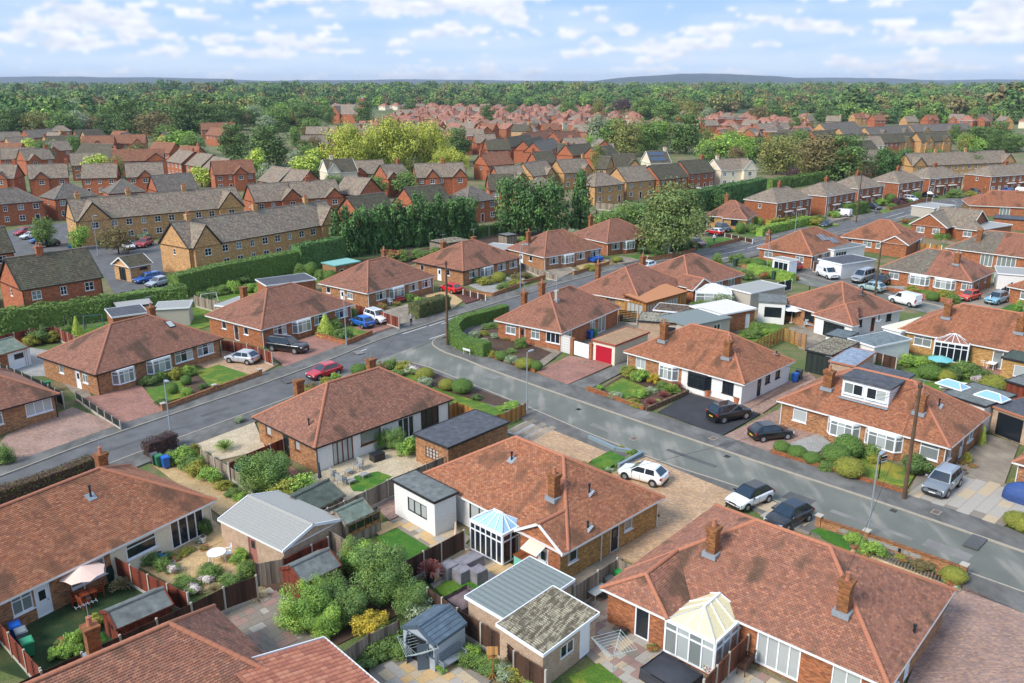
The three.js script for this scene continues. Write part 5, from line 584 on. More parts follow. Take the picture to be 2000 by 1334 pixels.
for (const [k, x, z, h, R, w] of [
['willow', -56.5, -303.3, 16, 11, 'left part of the willow group'], ['willow', -44.3, -314.2, 17.5, 12, 'middle of the willow group'], ['willow', -31.9, -322, 16, 10, 'right part of the willow group'], ['willow', -20.3, -280.5, 10, 7, 'smaller one hanging over the red roofs'], ['dark', -22, -342.9, 12.5, 5.8, 'right of the willows'],
['conifer', 1.3, -177.3, 11.5, 5.4, 'left of the pair in mid picture'], ['conifer', 7.4, -176.1, 11, 5.2, 'right of the pair in mid picture'], ['spire', 14.7, -181.2, 12.5, 3.4, 'beside the dense conifer pair'], ['street', 30, -155.7, 11.8, 7.2, 'on the verge beside the main road'],
['brown', 102.5, -283.6, 14, 8.5, 'above the hipped semis'], ['dark', 109, -280.5, 13.5, 8, 'right of the brownish tree above the semis'], ['mid2', 92.8, -299.9, 12, 7, 'right of the white rendered house'], ['mid2', 103.1, -318.1, 11.5, 6, 'behind the white rendered house'], ['bright', 82.1, -342.9, 11, 8, 'behind the white house chimney'], ['bright', 96.5, -366.8, 11, 7, 'above the white rendered house'], ['dark', 78.8, -388.3, 16, 9.5, 'above the solar roofed cream house'], ['mid', 60.7, -388.3, 14, 7.5, 'left of the dark tree above the solar roof'], ['mid2', 50, -371.9, 15, 7.5, 'in the maple group right of centre'], ['grey', 42.8, -436, 15, 7, 'in the maple group right of centre'], ['mid', 49.9, -418.9, 14, 7, 'in the maple group right of centre'], ['bright', 73.4, -432.5, 13, 7, 'behind the solar roofed cream house'],
['dark', -110.9, -342.9, 14, 6, 'left one of the two beside the dormer houses'], ['dark', -92.5, -326, 14.5, 8, 'right one of the two beside the dormer houses'], ['bright', -145.3, -377.2, 11, 8.5, 'behind the pink roofed row'], ['mid', -135.9, -366.8, 9, 5, 'behind the pink roofed row'], ['brown', -196.1, -474.8, 15, 11, 'wide crown above the pink roofs'], ['mid', -176.6, -439.6, 10, 6, 'in front of the brownish crown'], ['dark', -219.8, -496.8, 20, 9, 'tall one above the left estate'], ['dark', -202, -536.5, 20, 12, 'broad crown above the left estate'], ['dark', -187.7, -536.5, 17, 10, 'broad crown above the left estate'], ['mid', -261.4, -506.1, 14, 9, 'behind the left estate roofs'], ['brown', -267.2, -536.5, 13, 8, 'behind the left estate roofs'], ['mid2', -295.8, -536.5, 13, 8, 'behind the left estate roofs'], ['dark', -308.6, -536.5, 15, 9, 'behind the left estate roofs'], ['dark', -241.8, -515.9, 12, 7, 'behind the left estate roofs'],
['grey', -356.9, -686.7, 20, 12, 'towering over the left wood'], ['grey', -355.7, -704.5, 17, 9, 'towering over the left wood'], ['lime', -202.9, -361.7, 8, 4, 'between the left estate roofs'], ['lime', -186.3, -349.8, 8, 3.4, 'between the left estate roofs'], ['lime', -136.4, -280.5, 8, 4, 'among the left red houses'], ['lime', -95.8, -262.1, 6, 3.4, 'behind the upper buff terrace'], ['lime', -87.2, -291.5, 9, 3.6, 'beside the pink roofed house'], ['brown', -77.9, -318.1, 6, 3, 'small round one left of the willows'], ['lime', -69.5, -308.7, 8, 5, 'left of the cream gabled house'], ['lime', -70.2, -291.5, 7, 5, 'left of the cream gabled house'], ['mid', -114.5, -496.8, 11, 7, 'among far roofs left of the willows'], ['mid', -49.8, -238, 6, 3, 'in front of the cream gabled house'], ['mid', -37.7, -234.7, 6, 3, 'between red houses below the willows'], ['mid', -29.6, -238, 7, 3.6, 'between red houses below the willows'], ['mid2', 29.5, -291.5, 10, 3, 'thin birch among the buff houses'], ['mid', 0, -403, 6, 3, 'small one among the far red roofs'], ['dark', 0, -764, 11, 8, 'rising above the far suburb'], ['dark', -111.9, -950.7, 9, 9, 'rising above the far suburb'], ['purple', 96.9, -764, 16, 12, 'beside the far suburb'], ['mid', 110.3, -733.1, 18, 11, 'right of the purple tree'], ['mid', 124.8, -704.5, 15, 11, 'right of the purple tree'], ['mid2', 144.7, -743.1, 17, 11, 'right of the purple tree'],
['conifer', 124.3, -283.6, 9.5, 5, 'left one above the brown semis'], ['conifer', 133.6, -291.5, 9, 3.6, 'right one above the brown semis'], ['dark', 143.5, -291.5, 8.5, 5, 'in front of the long buff terrace'], ['dark', 155.2, -291.5, 9, 4.2, 'in front of the long buff terrace'], ['mid', 131.7, -394, 10, 5, 'among the right hand roofs'], ['dark', 163.1, -496.8, 11, 4, 'narrow one among the right hand roofs'], ['dark', 222.5, -412.4, 10, 8, 'at right edge of the grey terrace'], ['dark', 235.9, -418.9, 12, 6, 'at right edge of the grey terrace'], ['mid', 232.6, -400, 8, 7, 'at right edge of the grey terrace'], ['bright', 207.4, -388.3, 7, 7, 'above the long buff terrace'],
['mid', -91.7, -163.4, 5.5, 2.2, 'by the parked cars of the court'], ['bright', -83.4, -160.7, 4.5, 2.0, 'in front of the upper buff terrace'], ['brown', -73.9, -155.7, 5, 2.8, 'reddish one in front of the upper buff terrace'], ['mid', 19.9, -170.1, 6, 4, 'left of the street tree'], ['mid', 24.7, -174.8, 7, 4, 'left of the street tree'], ['brown', 17.7, -174.8, 4, 2, 'orange bush beyond the bungalow chimney'], ['conifer', 51.9, -213.2, 5, 3, 'end of the tall hedge'],
['mid', 69.9, -276.1, 7, 5, 'overgrown one beside the white house'], ['mid2', 100.9, -291.5, 9, 5, 'overgrown one above the first semi'], ['purple', 89.8, -271.7, 4.5, 2.6, 'small purple one above the first semi'],
]) tree(k, x, z, h, R, w);
// scattered trees between the estates and the far woods
{ const r = rng(31); for (const [u0, u1, v0, v1, n, w] of [[265, 640, 236, 258, 34, 'in the belt of trees above the left estate'], [560, 640, 262, 330, 10, 'left of the willows'], [1140, 1400, 268, 296, 13, 'in the leafy belt right of centre'], [1385, 1570, 284, 334, 14, 'around the white house'], [1570, 1720, 285, 316, 9, 'below the far right estate'], [1860, 2000, 268, 300, 9, 'at the right edge of the estates'], [1320, 1990, 233, 242, 12, 'along the front of the right wood'], [640, 1180, 214, 262, 8, 'between far suburb roofs'], [0, 270, 246, 262, 16, 'along the front of the left wood'], [0, 420, 300, 372, 10, 'between the left estate houses'], [430, 660, 330, 372, 6, 'behind the buff terraces']]) for (let i = 0; i < n; i++) { const u = lerp(u0, u1, (i + r()) / n), v = lerp(v0, v1, r()), D = 31 * 1716.5 / (v - 160), x = (u - 1000) / 1716.5 * D, small = v > 262 ? 0.5 : 1; if (house_near(x, -D)) continue; const k = ['mid', 'mid2', 'dark', 'bright', 'mid', 'dark', 'brown', 'grey'][Math.floor(r() * 8)], R = (5 + 4 * r()) * small; tree(k, x, -D, (10 + 7 * r()) * (small < 1 ? 0.6 : 1), R, w, 'belt trees'); } }
// far woods
{
const far = (seed, pal, h, R) => { const f = new FB(seed), r = rng(seed); for (let i = 0; i < 16; i++) { const a = r() * 6.28, y = r() * 1.8 - 0.8, q = Math.sqrt(1 - y * y * 0.9), k = 0.55 + 0.35 * r(); f.blob(Math.cos(a) * q * R * k, h * 0.52 + y * h * 0.36, Math.sin(a) * q * R * k, R * 0.42, R * 0.38, R * 0.42, 34, R * 0.15, pal, 0.4); } f.blob(0, h * 0.45, 0, R * 0.6, h * 0.38, R * 0.6, 60, R * 0.2, pal, 0.3); return f.geo(); };
const kinds = [far(201, PAL.mid, 14, 7), far(202, PAL.dark, 15, 7.5), far(203, PAL.olive, 14, 7), far(204, PAL.bright, 13, 6.5), far(205, PAL.conifer, 16, 6), far(206, PAL.brown, 13, 7)];
const pts = kinds.map(() => []), r = rng(55);
const limit = u => u < 430 ? 256 : u < 640 ? lerp(240, 214, (u - 430) / 210) : u < 1180 ? 209 : u < 1340 ? 232 : u < 1620 ? lerp(222, 232, (u - 1340) / 280) : 240;
const open = (x, z) => z > -1600 ? fbm(x / 140, z / 90, 91, 3) > 0.64 : fbm(x / 500, z / 260, 91, 3) > 0.63;
for (let i = 0; i < 15000; i++) { const D = 380 * Math.pow(18, Math.pow(r(), 0.92)), u = -120 + 2240 * r(), x = (u - 1000) / 1716.5 * D, z = -D, v = 160 + 31 * 1716.5 / D; if (v > limit(u) || open(x, z)) continue; const k = Math.min(5, Math.floor(Math.pow(r(), 1.15) * 5.4 + (fbm(x / 200, z / 200, 92, 2) - 0.5) * 3)); pts[Math.max(0, k)].push([x, z, (0.6 + 0.95 * r() * r() + 0.1 * r()) * (u > 1650 && v < 236 && D < 760 ? 1.9 : 1) * (D > 1500 ? 1.5 : 1), r() * 6.28]); }
const M = new THREE.Matrix4(), Q = new THREE.Quaternion(), Y = new THREE.Vector3(0, 1, 0); const names = ['woodland', 'woodland', 'woodland', 'woodland', 'woodland', 'woodland'];
kinds.forEach((g, k) => { const im = new THREE.InstancedMesh(g, LEAF, pts[k].length); im.name = numbered(names[k]); pts[k].forEach(([x, z, s, a], i) => { M.compose(new THREE.Vector3(x, -0.5, z), Q.setFromAxisAngle(Y, a), new THREE.Vector3(s * (1.05 + 0.15 * Math.sin(i)), s, s * 1.05)); im.setMatrixAt(i, M); }); im.castShadow = im.receiveShadow = true; scene.add(im); tag(im, ['mid green crowns of the distant wood', 'dark green crowns of the distant wood', 'olive crowns of the distant wood', 'bright green crowns of the distant wood', 'blackish conifers of the distant wood', 'brownish crowns of the distant wood'][k], 'wood', 'distant woods', 'stuff'); });
}
// hedges: a solid twiggy core under a skin of leaves
function hedge(label, pts, w, h, pal, o = {}) {
const seed = 300 + things.length, f = new FB(seed), r = rng(seed), line = o.smooth ? smooth(pts, 5) : pts, s = o.leaf ?? 0.12, dens = o.dens ?? 60, core = mb(), rag = o.rag ?? 0.06; const cx = line[0][0], cz = line[0][1];
const A = offsetLine(line, -w / 2), B = offsetLine(line, w / 2), q = 0.1;
const ca = offsetLine(line, -w / 2 + q), cb = offsetLine(line, w / 2 - q);
for (let i = 0; i + 1 < line.length; i++) { const P = (l, j, y) => [l[j][0] - cx, y, l[j][1] - cz]; core.face(P(cb, i, 0), P(cb, i + 1, 0), P(cb, i + 1, h - q), P(cb, i, h - q)).face(P(ca, i + 1, 0), P(ca, i, 0), P(ca, i, h - q), P(ca, i + 1, h - q)).face(P(cb, i, h - q), P(cb, i + 1, h - q), P(ca, i + 1, h - q), P(ca, i, h - q)); }
for (const j of [0, line.length - 1]) core.face([ca[j][0] - cx, 0, ca[j][1] - cz], [cb[j][0] - cx, 0, cb[j][1] - cz], [cb[j][0] - cx, h - q, cb[j][1] - cz], [ca[j][0] - cx, h - q, ca[j][1] - cz]);
const lay = (p0, p1, y0, y1, n, nx, ny, nz, topz) => { for (let k = 0; k < n; k++) { const t = r(), u = r(), x = lerp(p0[0], p1[0], t), z = lerp(p0[1], p1[1], t); let X = x, Yy = lerp(y0, y1, u), Z = z; if (topz) { X = lerp(x, lerp(topz[0][0], topz[1][0], t), u); Z = lerp(z, lerp(topz[0][1], topz[1][1], t), u); Yy = h; } const wob = (fbm(X * 0.8, Z * 0.8 + Yy * 1.3, seed, 3) - 0.5) * rag * 5 + (r() - 0.4) * rag; X += nx * wob; Yy += ny * wob * (o.top ?? 1); Z += nz * wob; const c = pal[Math.floor(r() * pal.length)], tt = 0.7 + 0.6 * r(); let ax = nx + (r() - 0.5) * 0.9, ay = ny + 0.15 + (r() - 0.5) * 0.9, az = nz + (r() - 0.5) * 0.9; const l = Math.hypot(ax, ay, az); f.leaf(X - cx, Math.max(0.03, Yy), Z - cz, ax / l, ay / l, az / l, s * (0.7 + 0.6 * r()), [c[0] * tt, c[1] * tt, c[2] * tt], o.up); } };
for (let i = 0; i + 1 < line.length; i++) { const L = Math.hypot(line[i + 1][0] - line[i][0], line[i + 1][1] - line[i][1]), dx = (line[i + 1][0] - line[i][0]) / L, dz = (line[i + 1][1] - line[i][1]) / L; lay(B[i], B[i + 1], 0, h, Math.round(L * h * dens), -dz, 0, dx); lay(A[i], A[i + 1], 0, h, Math.round(L * h * dens * (o.back ?? 0.6)), dz, 0, -dx); lay(A[i], A[i + 1], h, h, Math.round(L * w * dens), 0, 1, 0, [B[i], B[i + 1]]); if (i === 0) lay(A[0], B[0], 0, h, Math.round(w * h * dens), -dx, 0, -dz); if (i + 2 === line.length) lay(A[i + 1], B[i + 1], 0, h, Math.round(w * h * dens), dx, 0, dz); }
const t = thing(o.name || 'hedge', label, 'hedge', cx, cz); core.put('branches', memo('core' + pal[0], () => { const m = mat({ roughness: 1 }); m.color.setRGB(...pal[0]); return m; }), t); part('foliage', f.geo(), LEAF, t); return t;
}
hedge('trimmed square-cut green hedge with lighter top below the buff terrace', pairs([-50.6, -122.4, -46.2, -129.7, -36.7, -141]), 2.6, 3.6, PAL.hedge, { dens: 34, leaf: 0.16, rag: 0.04 });
hedge('bushy green hedge between red brick house and left gardens', pairs([-66.61, -103.63, -61.35, -107.43, -55.8, -111, -51.8, -115.6, -46.9, -117.9]), 2.6, 2.9, PAL.hedge, { dens: 30, leaf: 0.18, rag: 0.2 });
hedge('taller dark green hedge joining trimmed hedge to conifer hedge', pairs([-36.6, -140.5, -33.6, -144.3, -30.9, -148.7]), 2.6, 4.6, PAL.conifer, { dens: 30, leaf: 0.2, rag: 0.12 });
hedge('low bushy green hedge under the hipped house extension', pairs([-8.8, -174.8, -4.4, -178, -1.1, -181.2]), 2.0, 1.9, PAL.hedge, { dens: 26, leaf: 0.2, rag: 0.14 });
hedge('long tall green hedge behind the street tree', pairs([35.5, -200.6, 46.2, -210.6, 56.8, -222.5, 69.9, -238]), 3, 5.2, PAL.conifer, { dens: 18, leaf: 0.26, rag: 0.25 });
hedge('dark green hedge left of the street tree in mid distance', pairs([20.8, -183.8, 28.2, -192.2, 35.6, -199.8]), 2.4, 3.4, PAL.hedge, { dens: 20, leaf: 0.24, rag: 0.2 });
hedge('sprawling green hedge between white house and semis', pairs([76.5, -253.1, 90, -266.2, 109.3, -283.6]), 3, 3, PAL.hedge, { dens: 14, leaf: 0.28, rag: 0.3 });
hedge('curved square-clipped privet hedge on the street corner', pairs([-0.9, -112, -3.8, -108.92, -6.41, -106.21, -7.34, -102.94, -6.97, -99.2, -5.89, -96.92, -2.9, -94.14]), 1.5, 1.7, PAL.clip, { dens: 110, leaf: 0.09, rag: 0.025, smooth: 1 });
hedge('browning square hedge beside the pale drive', pairs([-13.4, -111.2, -11.5, -113.6, -9.6, -116.1]), 2.2, 2.0, [[0.1, 0.12, 0.035], [0.13, 0.12, 0.04], [0.08, 0.11, 0.03]], { dens: 70, leaf: 0.12, rag: 0.11 });
hedge('low hedge with purple and yellow green patches along the road at left', pairs([-39.88, -57.52, -37.89, -59.61, -36.19, -61.83, -34.89, -63.9]), 1.2, 1.3, [[0.1, 0.05, 0.035], [0.16, 0.17, 0.03], [0.07, 0.035, 0.03]], { dens: 130, leaf: 0.07, rag: 0.05 });
hedge('dark purple berberis hedge beside the wheelie bins', pairs([-31.52, -66.4, -30.83, -67.35, -30.08, -68.65]), 1.1, 1.35, [[0.07, 0.035, 0.035], [0.1, 0.05, 0.04], [0.06, 0.05, 0.03]], { dens: 150, leaf: 0.075, rag: 0.14 });
hedge('long yellow green hedge along the far road bend', pairs([51.8, -174.8, 59.3, -182.5, 67.7, -190.8]), 1.6, 1.8, PAL.bright, { dens: 36, leaf: 0.18, rag: 0.1 });
hedge('upper yellow hedge in front of the first brown semi', pairs([57.1, -186.5, 61.9, -190.8, 67, -195.2]), 1.4, 1.5, PAL.gold, { dens: 34, leaf: 0.18, rag: 0.1 });
hedge('bright clipped hedge beside the red estate car', pairs([40.3, -140.1, 42.7, -137, 45.4, -132.5]), 1.4, 1.5, PAL.bright, { dens: 44, leaf: 0.14, rag: 0.06 });
hedge('green hedge in front of the brown gabled bungalow', pairs([85, -176.7, 87.3, -174.2, 89, -170.1]), 1.2, 1.2, PAL.hedge, { dens: 36, leaf: 0.18, rag: 0.1 });
hedge('bushy hedge in front of the second brown semi', pairs([80.9, -204.6, 83.3, -205.5, 87.9, -209.7]), 2.2, 2.6, PAL.hedge, { dens: 24, leaf: 0.22, rag: 0.2 });
// tall conifer hedge: overlapping upright plumes, one trimmed row
{
const P = smooth(pairs([-31.2, -151.9, -26.4, -158.2, -20.2, -163.4, -14.5, -167.8, -8.7, -172.4]), 8), f = new FB(400), r = rng(401), [cx, cz] = P[0], core = mb();
P.forEach(([x, z], i) => { for (let k = 0; k < 13; k++) { const h = 6.8 + 4 * fbm(i * 0.5, k * 0.2, 5, 2), a = r() * 6.28, q = r(), y = 0.4 + (h - 1.2) * r(); f.blob(x - cx + Math.cos(a) * (0.9 + 1.1 * q), y, z - cz + Math.sin(a) * (0.9 + 1.1 * q), 0.7, 1.35, 0.7, 95, 0.25, PAL.conifer, 0.8, 1.4); } });
for (let i = 0; i + 1 < P.length; i++) { const [a, b] = [P[i], P[i + 1]]; core.bar([a[0] - cx, 3.1, a[1] - cz], [b[0] - cx, 2.6, b[1] - cz], 1.3, 5.2); }
const t = thing('conifer_hedge', 'tall dark green conifer hedge in front of the red brick houses', 'hedge', cx, cz); core.put('branches', memo('corec', () => { const m = mat({ roughness: 1 }); m.color.setRGB(...PAL.conifer[1]); return m; }), t); part('foliage', f.geo(), LEAF, t);
}

// ---------------------------------------------------------------- vehicles (x forward)
const CT = {
hatch: { L: 3.95, W: 1.74, H: 1.47, belt: 0.93, cowl: 0.95, rf: 0.2, rr: -1.22, rb: -1.88, hood: 0.72, wb: 1.22, wr: 0.31, side: [[0.62, -0.42], [-0.5, -1.3]] },
suv: { L: 4.35, W: 1.86, H: 1.66, belt: 1.06, cowl: 1.02, rf: 0.35, rr: -1.7, rb: -2.02, hood: 0.86, wb: 1.32, wr: 0.36, side: [[0.66, -0.4], [-0.48, -1.3], [-1.38, -1.75]], rails: 1 },
estate: { L: 4.5, W: 1.8, H: 1.5, belt: 0.95, cowl: 1.05, rf: 0.35, rr: -1.85, rb: -2.15, hood: 0.74, wb: 1.35, wr: 0.32, side: [[0.68, -0.4], [-0.48, -1.3], [-1.38, -1.85]], rails: 1 },
van: { L: 4.5, W: 1.82, H: 1.84, belt: 1.08, cowl: 1.3, rf: 0.62, rr: -2.1, rb: -2.2, hood: 0.9, wb: 1.38, wr: 0.33, side: [[0.95, 0.1]], box: 1 },
camper: { L: 5.0, W: 1.95, H: 2.0, belt: 1.15, cowl: 1.6, rf: 0.85, rr: -2.35, rb: -2.45, hood: 1.0, wb: 1.5, wr: 0.35, side: [[1.2, 0.35], [0.1, -1.0], [-1.15, -2.2]], rails: 1 },
pickup: { L: 5.2, W: 1.88, H: 1.76, belt: 1.12, cowl: 1.05, rf: 0.45, rr: -2.3, rb: -2.5, hood: 1.0, wb: 1.58, wr: 0.38, side: [[0.72, -0.15], [-0.22, -0.95], [-1.2, -2.3]], rails: 1 },
};
const glassCar = new THREE.MeshPhysicalMaterial({ color: 0x27313a, roughness: 0.05, clearcoat: 1, side: THREE.DoubleSide }), TYRE = mat({ color: 0x1c1c1d, roughness: 0.9 }), RIM = mat({ color: 0xb4b8bc, roughness: 0.35, metalness: 0.7 }), TRIM = mat({ color: 0x1d1f22, roughness: 0.6 });
const paints = new Map(); const paint = c => { if (!paints.has(c)) paints.set(c, new THREE.MeshPhysicalMaterial({ color: c, roughness: 0.35, metalness: 0.1, clearcoat: 1, clearcoatRoughness: 0.06, side: THREE.DoubleSide })); return paints.get(c); };
function carGeos(k) {
return memo('car' + k, () => {
const c = CT[k], l = c.L / 2, w = c.W / 2, G = {};
const st = [[l, 0.36, c.hood - 0.16, w * 0.72], [l - 0.06, 0.26, c.hood - 0.06, w * 0.84], [l - 0.25, 0.2, c.hood + 0.03, w * 0.94], [l - 0.6, 0.19, c.hood + 0.1, w * 0.99], [c.cowl, 0.19, c.belt - 0.03, w], [0, 0.19, c.belt, w], [c.rr, 0.19, c.belt + 0.03, w], [-l + 0.3, 0.2, c.belt + 0.02, w * 0.97], [-l + 0.08, 0.26, c.belt - 0.02, w * 0.9], [-l, 0.36, c.belt - 0.14, w * 0.8]];
const p = [], ix = [], m = 13;
for (const [x, y0, y1, hw] of st) { const h = y1 - y0, q = [[0, y0], [hw * 0.8, y0], [hw * 0.95, y0 + h * 0.16], [hw, y0 + h * 0.42], [hw * 0.985, y0 + h * 0.78], [hw * 0.93, y1 - 0.02], [hw * 0.6, y1 + 0.015]]; const full = [...q.map(a => [a[0], a[1]]), ...q.slice(1).reverse().map(a => [-a[0], a[1]])]; for (const [z, y] of full) p.push(x, y, z); }
for (let i = 0; i + 1 < st.length; i++) for (let j = 0; j < m; j++) { const a = i * m + j, b = i * m + (j + 1) % m; ix.push(a, b, a + m, b, b + m, a + m); }
for (const s of [0, st.length - 1]) for (let j = 1; j + 1 < m; j++) ix.push(s * m, s * m + j, s * m + j + 1);
const g = new THREE.BufferGeometry(); g.setAttribute('position', new THREE.Float32BufferAttribute(p, 3)); g.setIndex(ix); g.computeVertexNormals(); G.body = g;
const b = mb(), wb = w * 0.9, wt = w * (c.box ? 0.86 : 0.7), yb = c.belt - 0.02, yt = c.H - 0.05, F = c.cowl, f = c.rf, R = c.rr, rb = c.rb;
const Q = (x, y, z) => [x, y, z];
b.face(Q(F, yb, wb), Q(F, yb, -wb), Q(f, yt, -wt), Q(f, yt, wt)).face(Q(rb, yb, -wb), Q(rb, yb, wb), Q(R, yt, wt), Q(R, yt, -wt)).face(Q(rb, yb, wb), Q(F, yb, wb), Q(f, yt, wt), Q(R, yt, wt)).face(Q(F, yb, -wb), Q(rb, yb, -wb), Q(R, yt, -wt), Q(f, yt, -wt));
const in2 = 0.88, yc = c.H; b.face(Q(f, yt, wt), Q(f, yt, -wt), Q(f - 0.12, yc, -wt * in2), Q(f - 0.12, yc, wt * in2)).face(Q(R, yt, -wt), Q(R, yt, wt), Q(R + 0.12, yc, wt * in2), Q(R + 0.12, yc, -wt * in2)).face(Q(R, yt, wt), Q(f, yt, wt), Q(f - 0.12, yc, wt * in2), Q(R + 0.12, yc, wt * in2)).face(Q(f, yt, -wt), Q(R, yt, -wt), Q(R + 0.12, yc, -wt * in2), Q(f - 0.12, yc, -wt * in2)).face(Q(f - 0.12, yc, wt * in2), Q(f - 0.12, yc, -wt * in2), Q(R + 0.12, yc, -wt * in2), Q(R + 0.12, yc, wt * in2));
G.cabin = b.geo();
const e = 0.012, mix = (t, a, q) => lerp(a, q, t);
const gl = (x0, z0, x1, z1, t0, t1, k0 = 0.88) => { const n = mb(), X = t => mix(t, x0, x1), Z = t => mix(t, z0, z1) * k0, Y = t => mix(t, yb, yt); const dx = x0 > 0 ? e : -e; n.face([X(t0) + dx * 1.5, Y(t0) + e, Z(t0)], [X(t0) + dx * 1.5, Y(t0) + e, -Z(t0)], [X(t1) + dx * 1.5, Y(t1) + e, -Z(t1)], [X(t1) + dx * 1.5, Y(t1) + e, Z(t1)]); return n.geo(); };
G.wind = gl(F, wb, f, wt, 0.06, 0.96); G.rear = c.box && k === 'van' ? null : gl(rb, wb, R, wt, 0.14, 0.9, 0.84);
G.side = [-1, 1].flatMap(s => c.side.map(([a, q]) => { const n = mb(), t0 = 0.1, t1 = 0.88, Z = t => s * (mix(t, wb, wt) + e), Y = t => mix(t, yb, yt); const lim = (x, t) => Math.min(Math.max(x, mix(t, rb, R) + 0.1), mix(t, F, f) - 0.08); const fr = (x, t) => lim(x, t); n.face([fr(q, t0), Y(t0), Z(t0)], [fr(a + (c.side[0][0] === a ? 0.25 : 0), t0), Y(t0), Z(t0)], [fr(a, t1), Y(t1), Z(t1)], [fr(q, t1), Y(t1), Z(t1)]); return n.geo(); }));
const wh = new THREE.CylinderGeometry(c.wr, c.wr, 0.21, 16); wh.rotateX(Math.PI / 2); G.tyre = wh; const rm = new THREE.CylinderGeometry(c.wr * 0.66, c.wr * 0.6, 0.225, 10); rm.rotateX(Math.PI / 2); G.rim = rm; const ar = new THREE.CylinderGeometry(c.wr * 1.17, c.wr * 1.17, 0.1, 16, 1); ar.rotateX(Math.PI / 2); G.arch = ar;
G.head = boxGeo(0.3, 0.16, 0.36); G.tail = boxGeo(0.16, c.box ? 0.5 : 0.2, 0.26); G.plate = boxGeo(0.02, 0.11, 0.5); G.mir = boxGeo(0.12, 0.12, 0.2); G.bump = boxGeo(0.1, 0.2, c.W * 0.72); G.rail = boxGeo(c.rf - c.rr - 0.4, 0.04, 0.04);
return G;
});
}
const LAMP = new THREE.MeshPhysicalMaterial({ color: 0xd8dde0, roughness: 0.15, clearcoat: 1 }), TAILM = new THREE.MeshPhysicalMaterial({ color: 0x9c1210, roughness: 0.25, clearcoat: 1 }), PLW = plain(0xe9e9e4, 0.5), PLY = plain(0xe3b71c, 0.5);
function car(type, label, color, rx, rz, fx, fz, o = {}) {
const c = CT[type], G = carGeos(type), M = paint(color), t = thing(type === 'van' || type === 'camper' ? 'parked_van' : type === 'pickup' ? 'pickup_truck' : 'parked_car', label, type === 'van' || type === 'camper' ? 'van' : type === 'pickup' ? 'pickup' : 'car', (rx + fx) / 2, (rz + fz) / 2, Math.atan2(-(fz - rz), fx - rx), undefined, o.y ?? 0.13);
part('body', G.body, M, t); part('cabin', G.cabin, o.roof ? paint(o.roof) : M, t); part('windscreen', G.wind, glassCar, t); if (G.rear) part('rear_window', G.rear, glassCar, t);
for (const s of G.side) part('side_window', s, glassCar, t);
for (const sx of [1, -1]) for (const sz of [1, -1]) { const x = sx * c.wb, z = sz * (c.W / 2 - 0.1); part('wheel_arch', G.arch, TRIM, t, x, c.wr + 0.02, sz * (c.W / 2 - 0.035)); const w = part('wheel', G.tyre, TYRE, t, x, c.wr, z); part('rim', G.rim, RIM, w, 0, 0, 0.006 * sz); }
const l = c.L / 2, w = c.W / 2;
for (const s of [-1, 1]) { part('headlight', G.head, LAMP, t, l - 0.2, c.hood - 0.14, s * w * 0.68); part('tail_light', G.tail, TAILM, t, -l + 0.1, c.belt - 0.14, s * (w * 0.78)); part('mirror', G.mir, o.roof ? paint(o.roof) : M, t, c.cowl - 0.25, c.belt + 0.06, s * (w + 0.06)); if (c.rails) part('roof_rail', G.rail, RIM, t, (c.rf + c.rr) / 2, c.H + 0.02, s * w * 0.56); }
for (const s of [-1, 1]) for (const x of [c.cowl - 0.35, (c.cowl + c.rr) / 2 + 0.05, c.rr + 0.15]) part('door_seam', boxGeo(0.014, c.belt - 0.38, 0.012), TRIM, t, x, (c.belt + 0.3) / 2, s * (w * 0.99 + 0.003));
part('number_plate', G.plate, PLW, t, l + 0.005, 0.45, 0); part('number_plate', G.plate, PLY, t, -l - 0.005, c.belt - 0.42, 0); part('bumper', G.bump, TRIM, t, l - 0.02, 0.33, 0); part('bumper', G.bump, TRIM, t, -l + 0.02, 0.33, 0); part('grille', boxGeo(0.06, 0.14, c.W * 0.36), TRIM, t, l - 0.02, c.hood - 0.16, 0);
return t;
}
car('pickup', 'black pickup with canopy on the red block drive', 0x14171b, -29.65, -97.12, -24.27, -95.11);
car('hatch', 'silver hatchback on the drive beside the green lawn', 0xb3b5b9, -29.45, -91.32, -32.69, -92.43);
car('hatch', 'red hatchback parked on the main road behind the white backed bungalow', 0xc01f2a, -19.34, -88.65, -21.93, -85.95, { y: 0.03 });
car('hatch', 'bright blue hatchback beside the white car', 0x1f63b8, -18.2, -105.26, -21.49, -108.67);
car('suv', 'white crossover beside the bright blue hatchback', 0xe8eaec, -20.1, -111.2, -16.33, -107.19, { roof: 0xe8eaec });
car('hatch', 'small bright red hatchback on the gold and red drive', 0xd3161c, -7.7, -124, -11.2, -127.6);
car('hatch', 'small white car with dark windows parked on the main road', 0xe6ecec, 25.3, -144.7, 21.3, -140.5, { y: 0.03 });
car('hatch', 'red hatchback with white roof on the far corner drive', 0xc8161c, 44, -175.5, 42, -178, { roof: 0xe8e8e8 });
car('suv', 'dark grey car beside the white roofed red hatchback', 0x39424a, 45.1, -183.8, 46.6, -179.2);
car('hatch', 'dark red car half hidden under the street tree', 0x7d1620, 35.2, -165.6, 37.5, -162.3);
car('estate', 'red estate car outside the white porch', 0xb8121a, 49, -140.1, 47.6, -145.1);
car('van', 'white van half hidden behind a red roof on the close', 0xe9ebec, 51.4, -139.3, 52.8, -132.5);
car('camper', 'silver camper van with roof rails on the close', 0x9aa0a4, 59.8, -135.8, 54.1, -130.7);
car('suv', 'dark teal car beside the silver camper van', 0x1f3238, 60.6, -132.5, 56.2, -128.3);
car('hatch', 'pale green car in front of the dark teal car', 0x9fb4b0, 56.7, -125.3, 54.8, -127.9);
car('van', 'white panel van with black roof bars on the close', 0xf0f1f2, 58.4, -115.9, 55.7, -120.6);
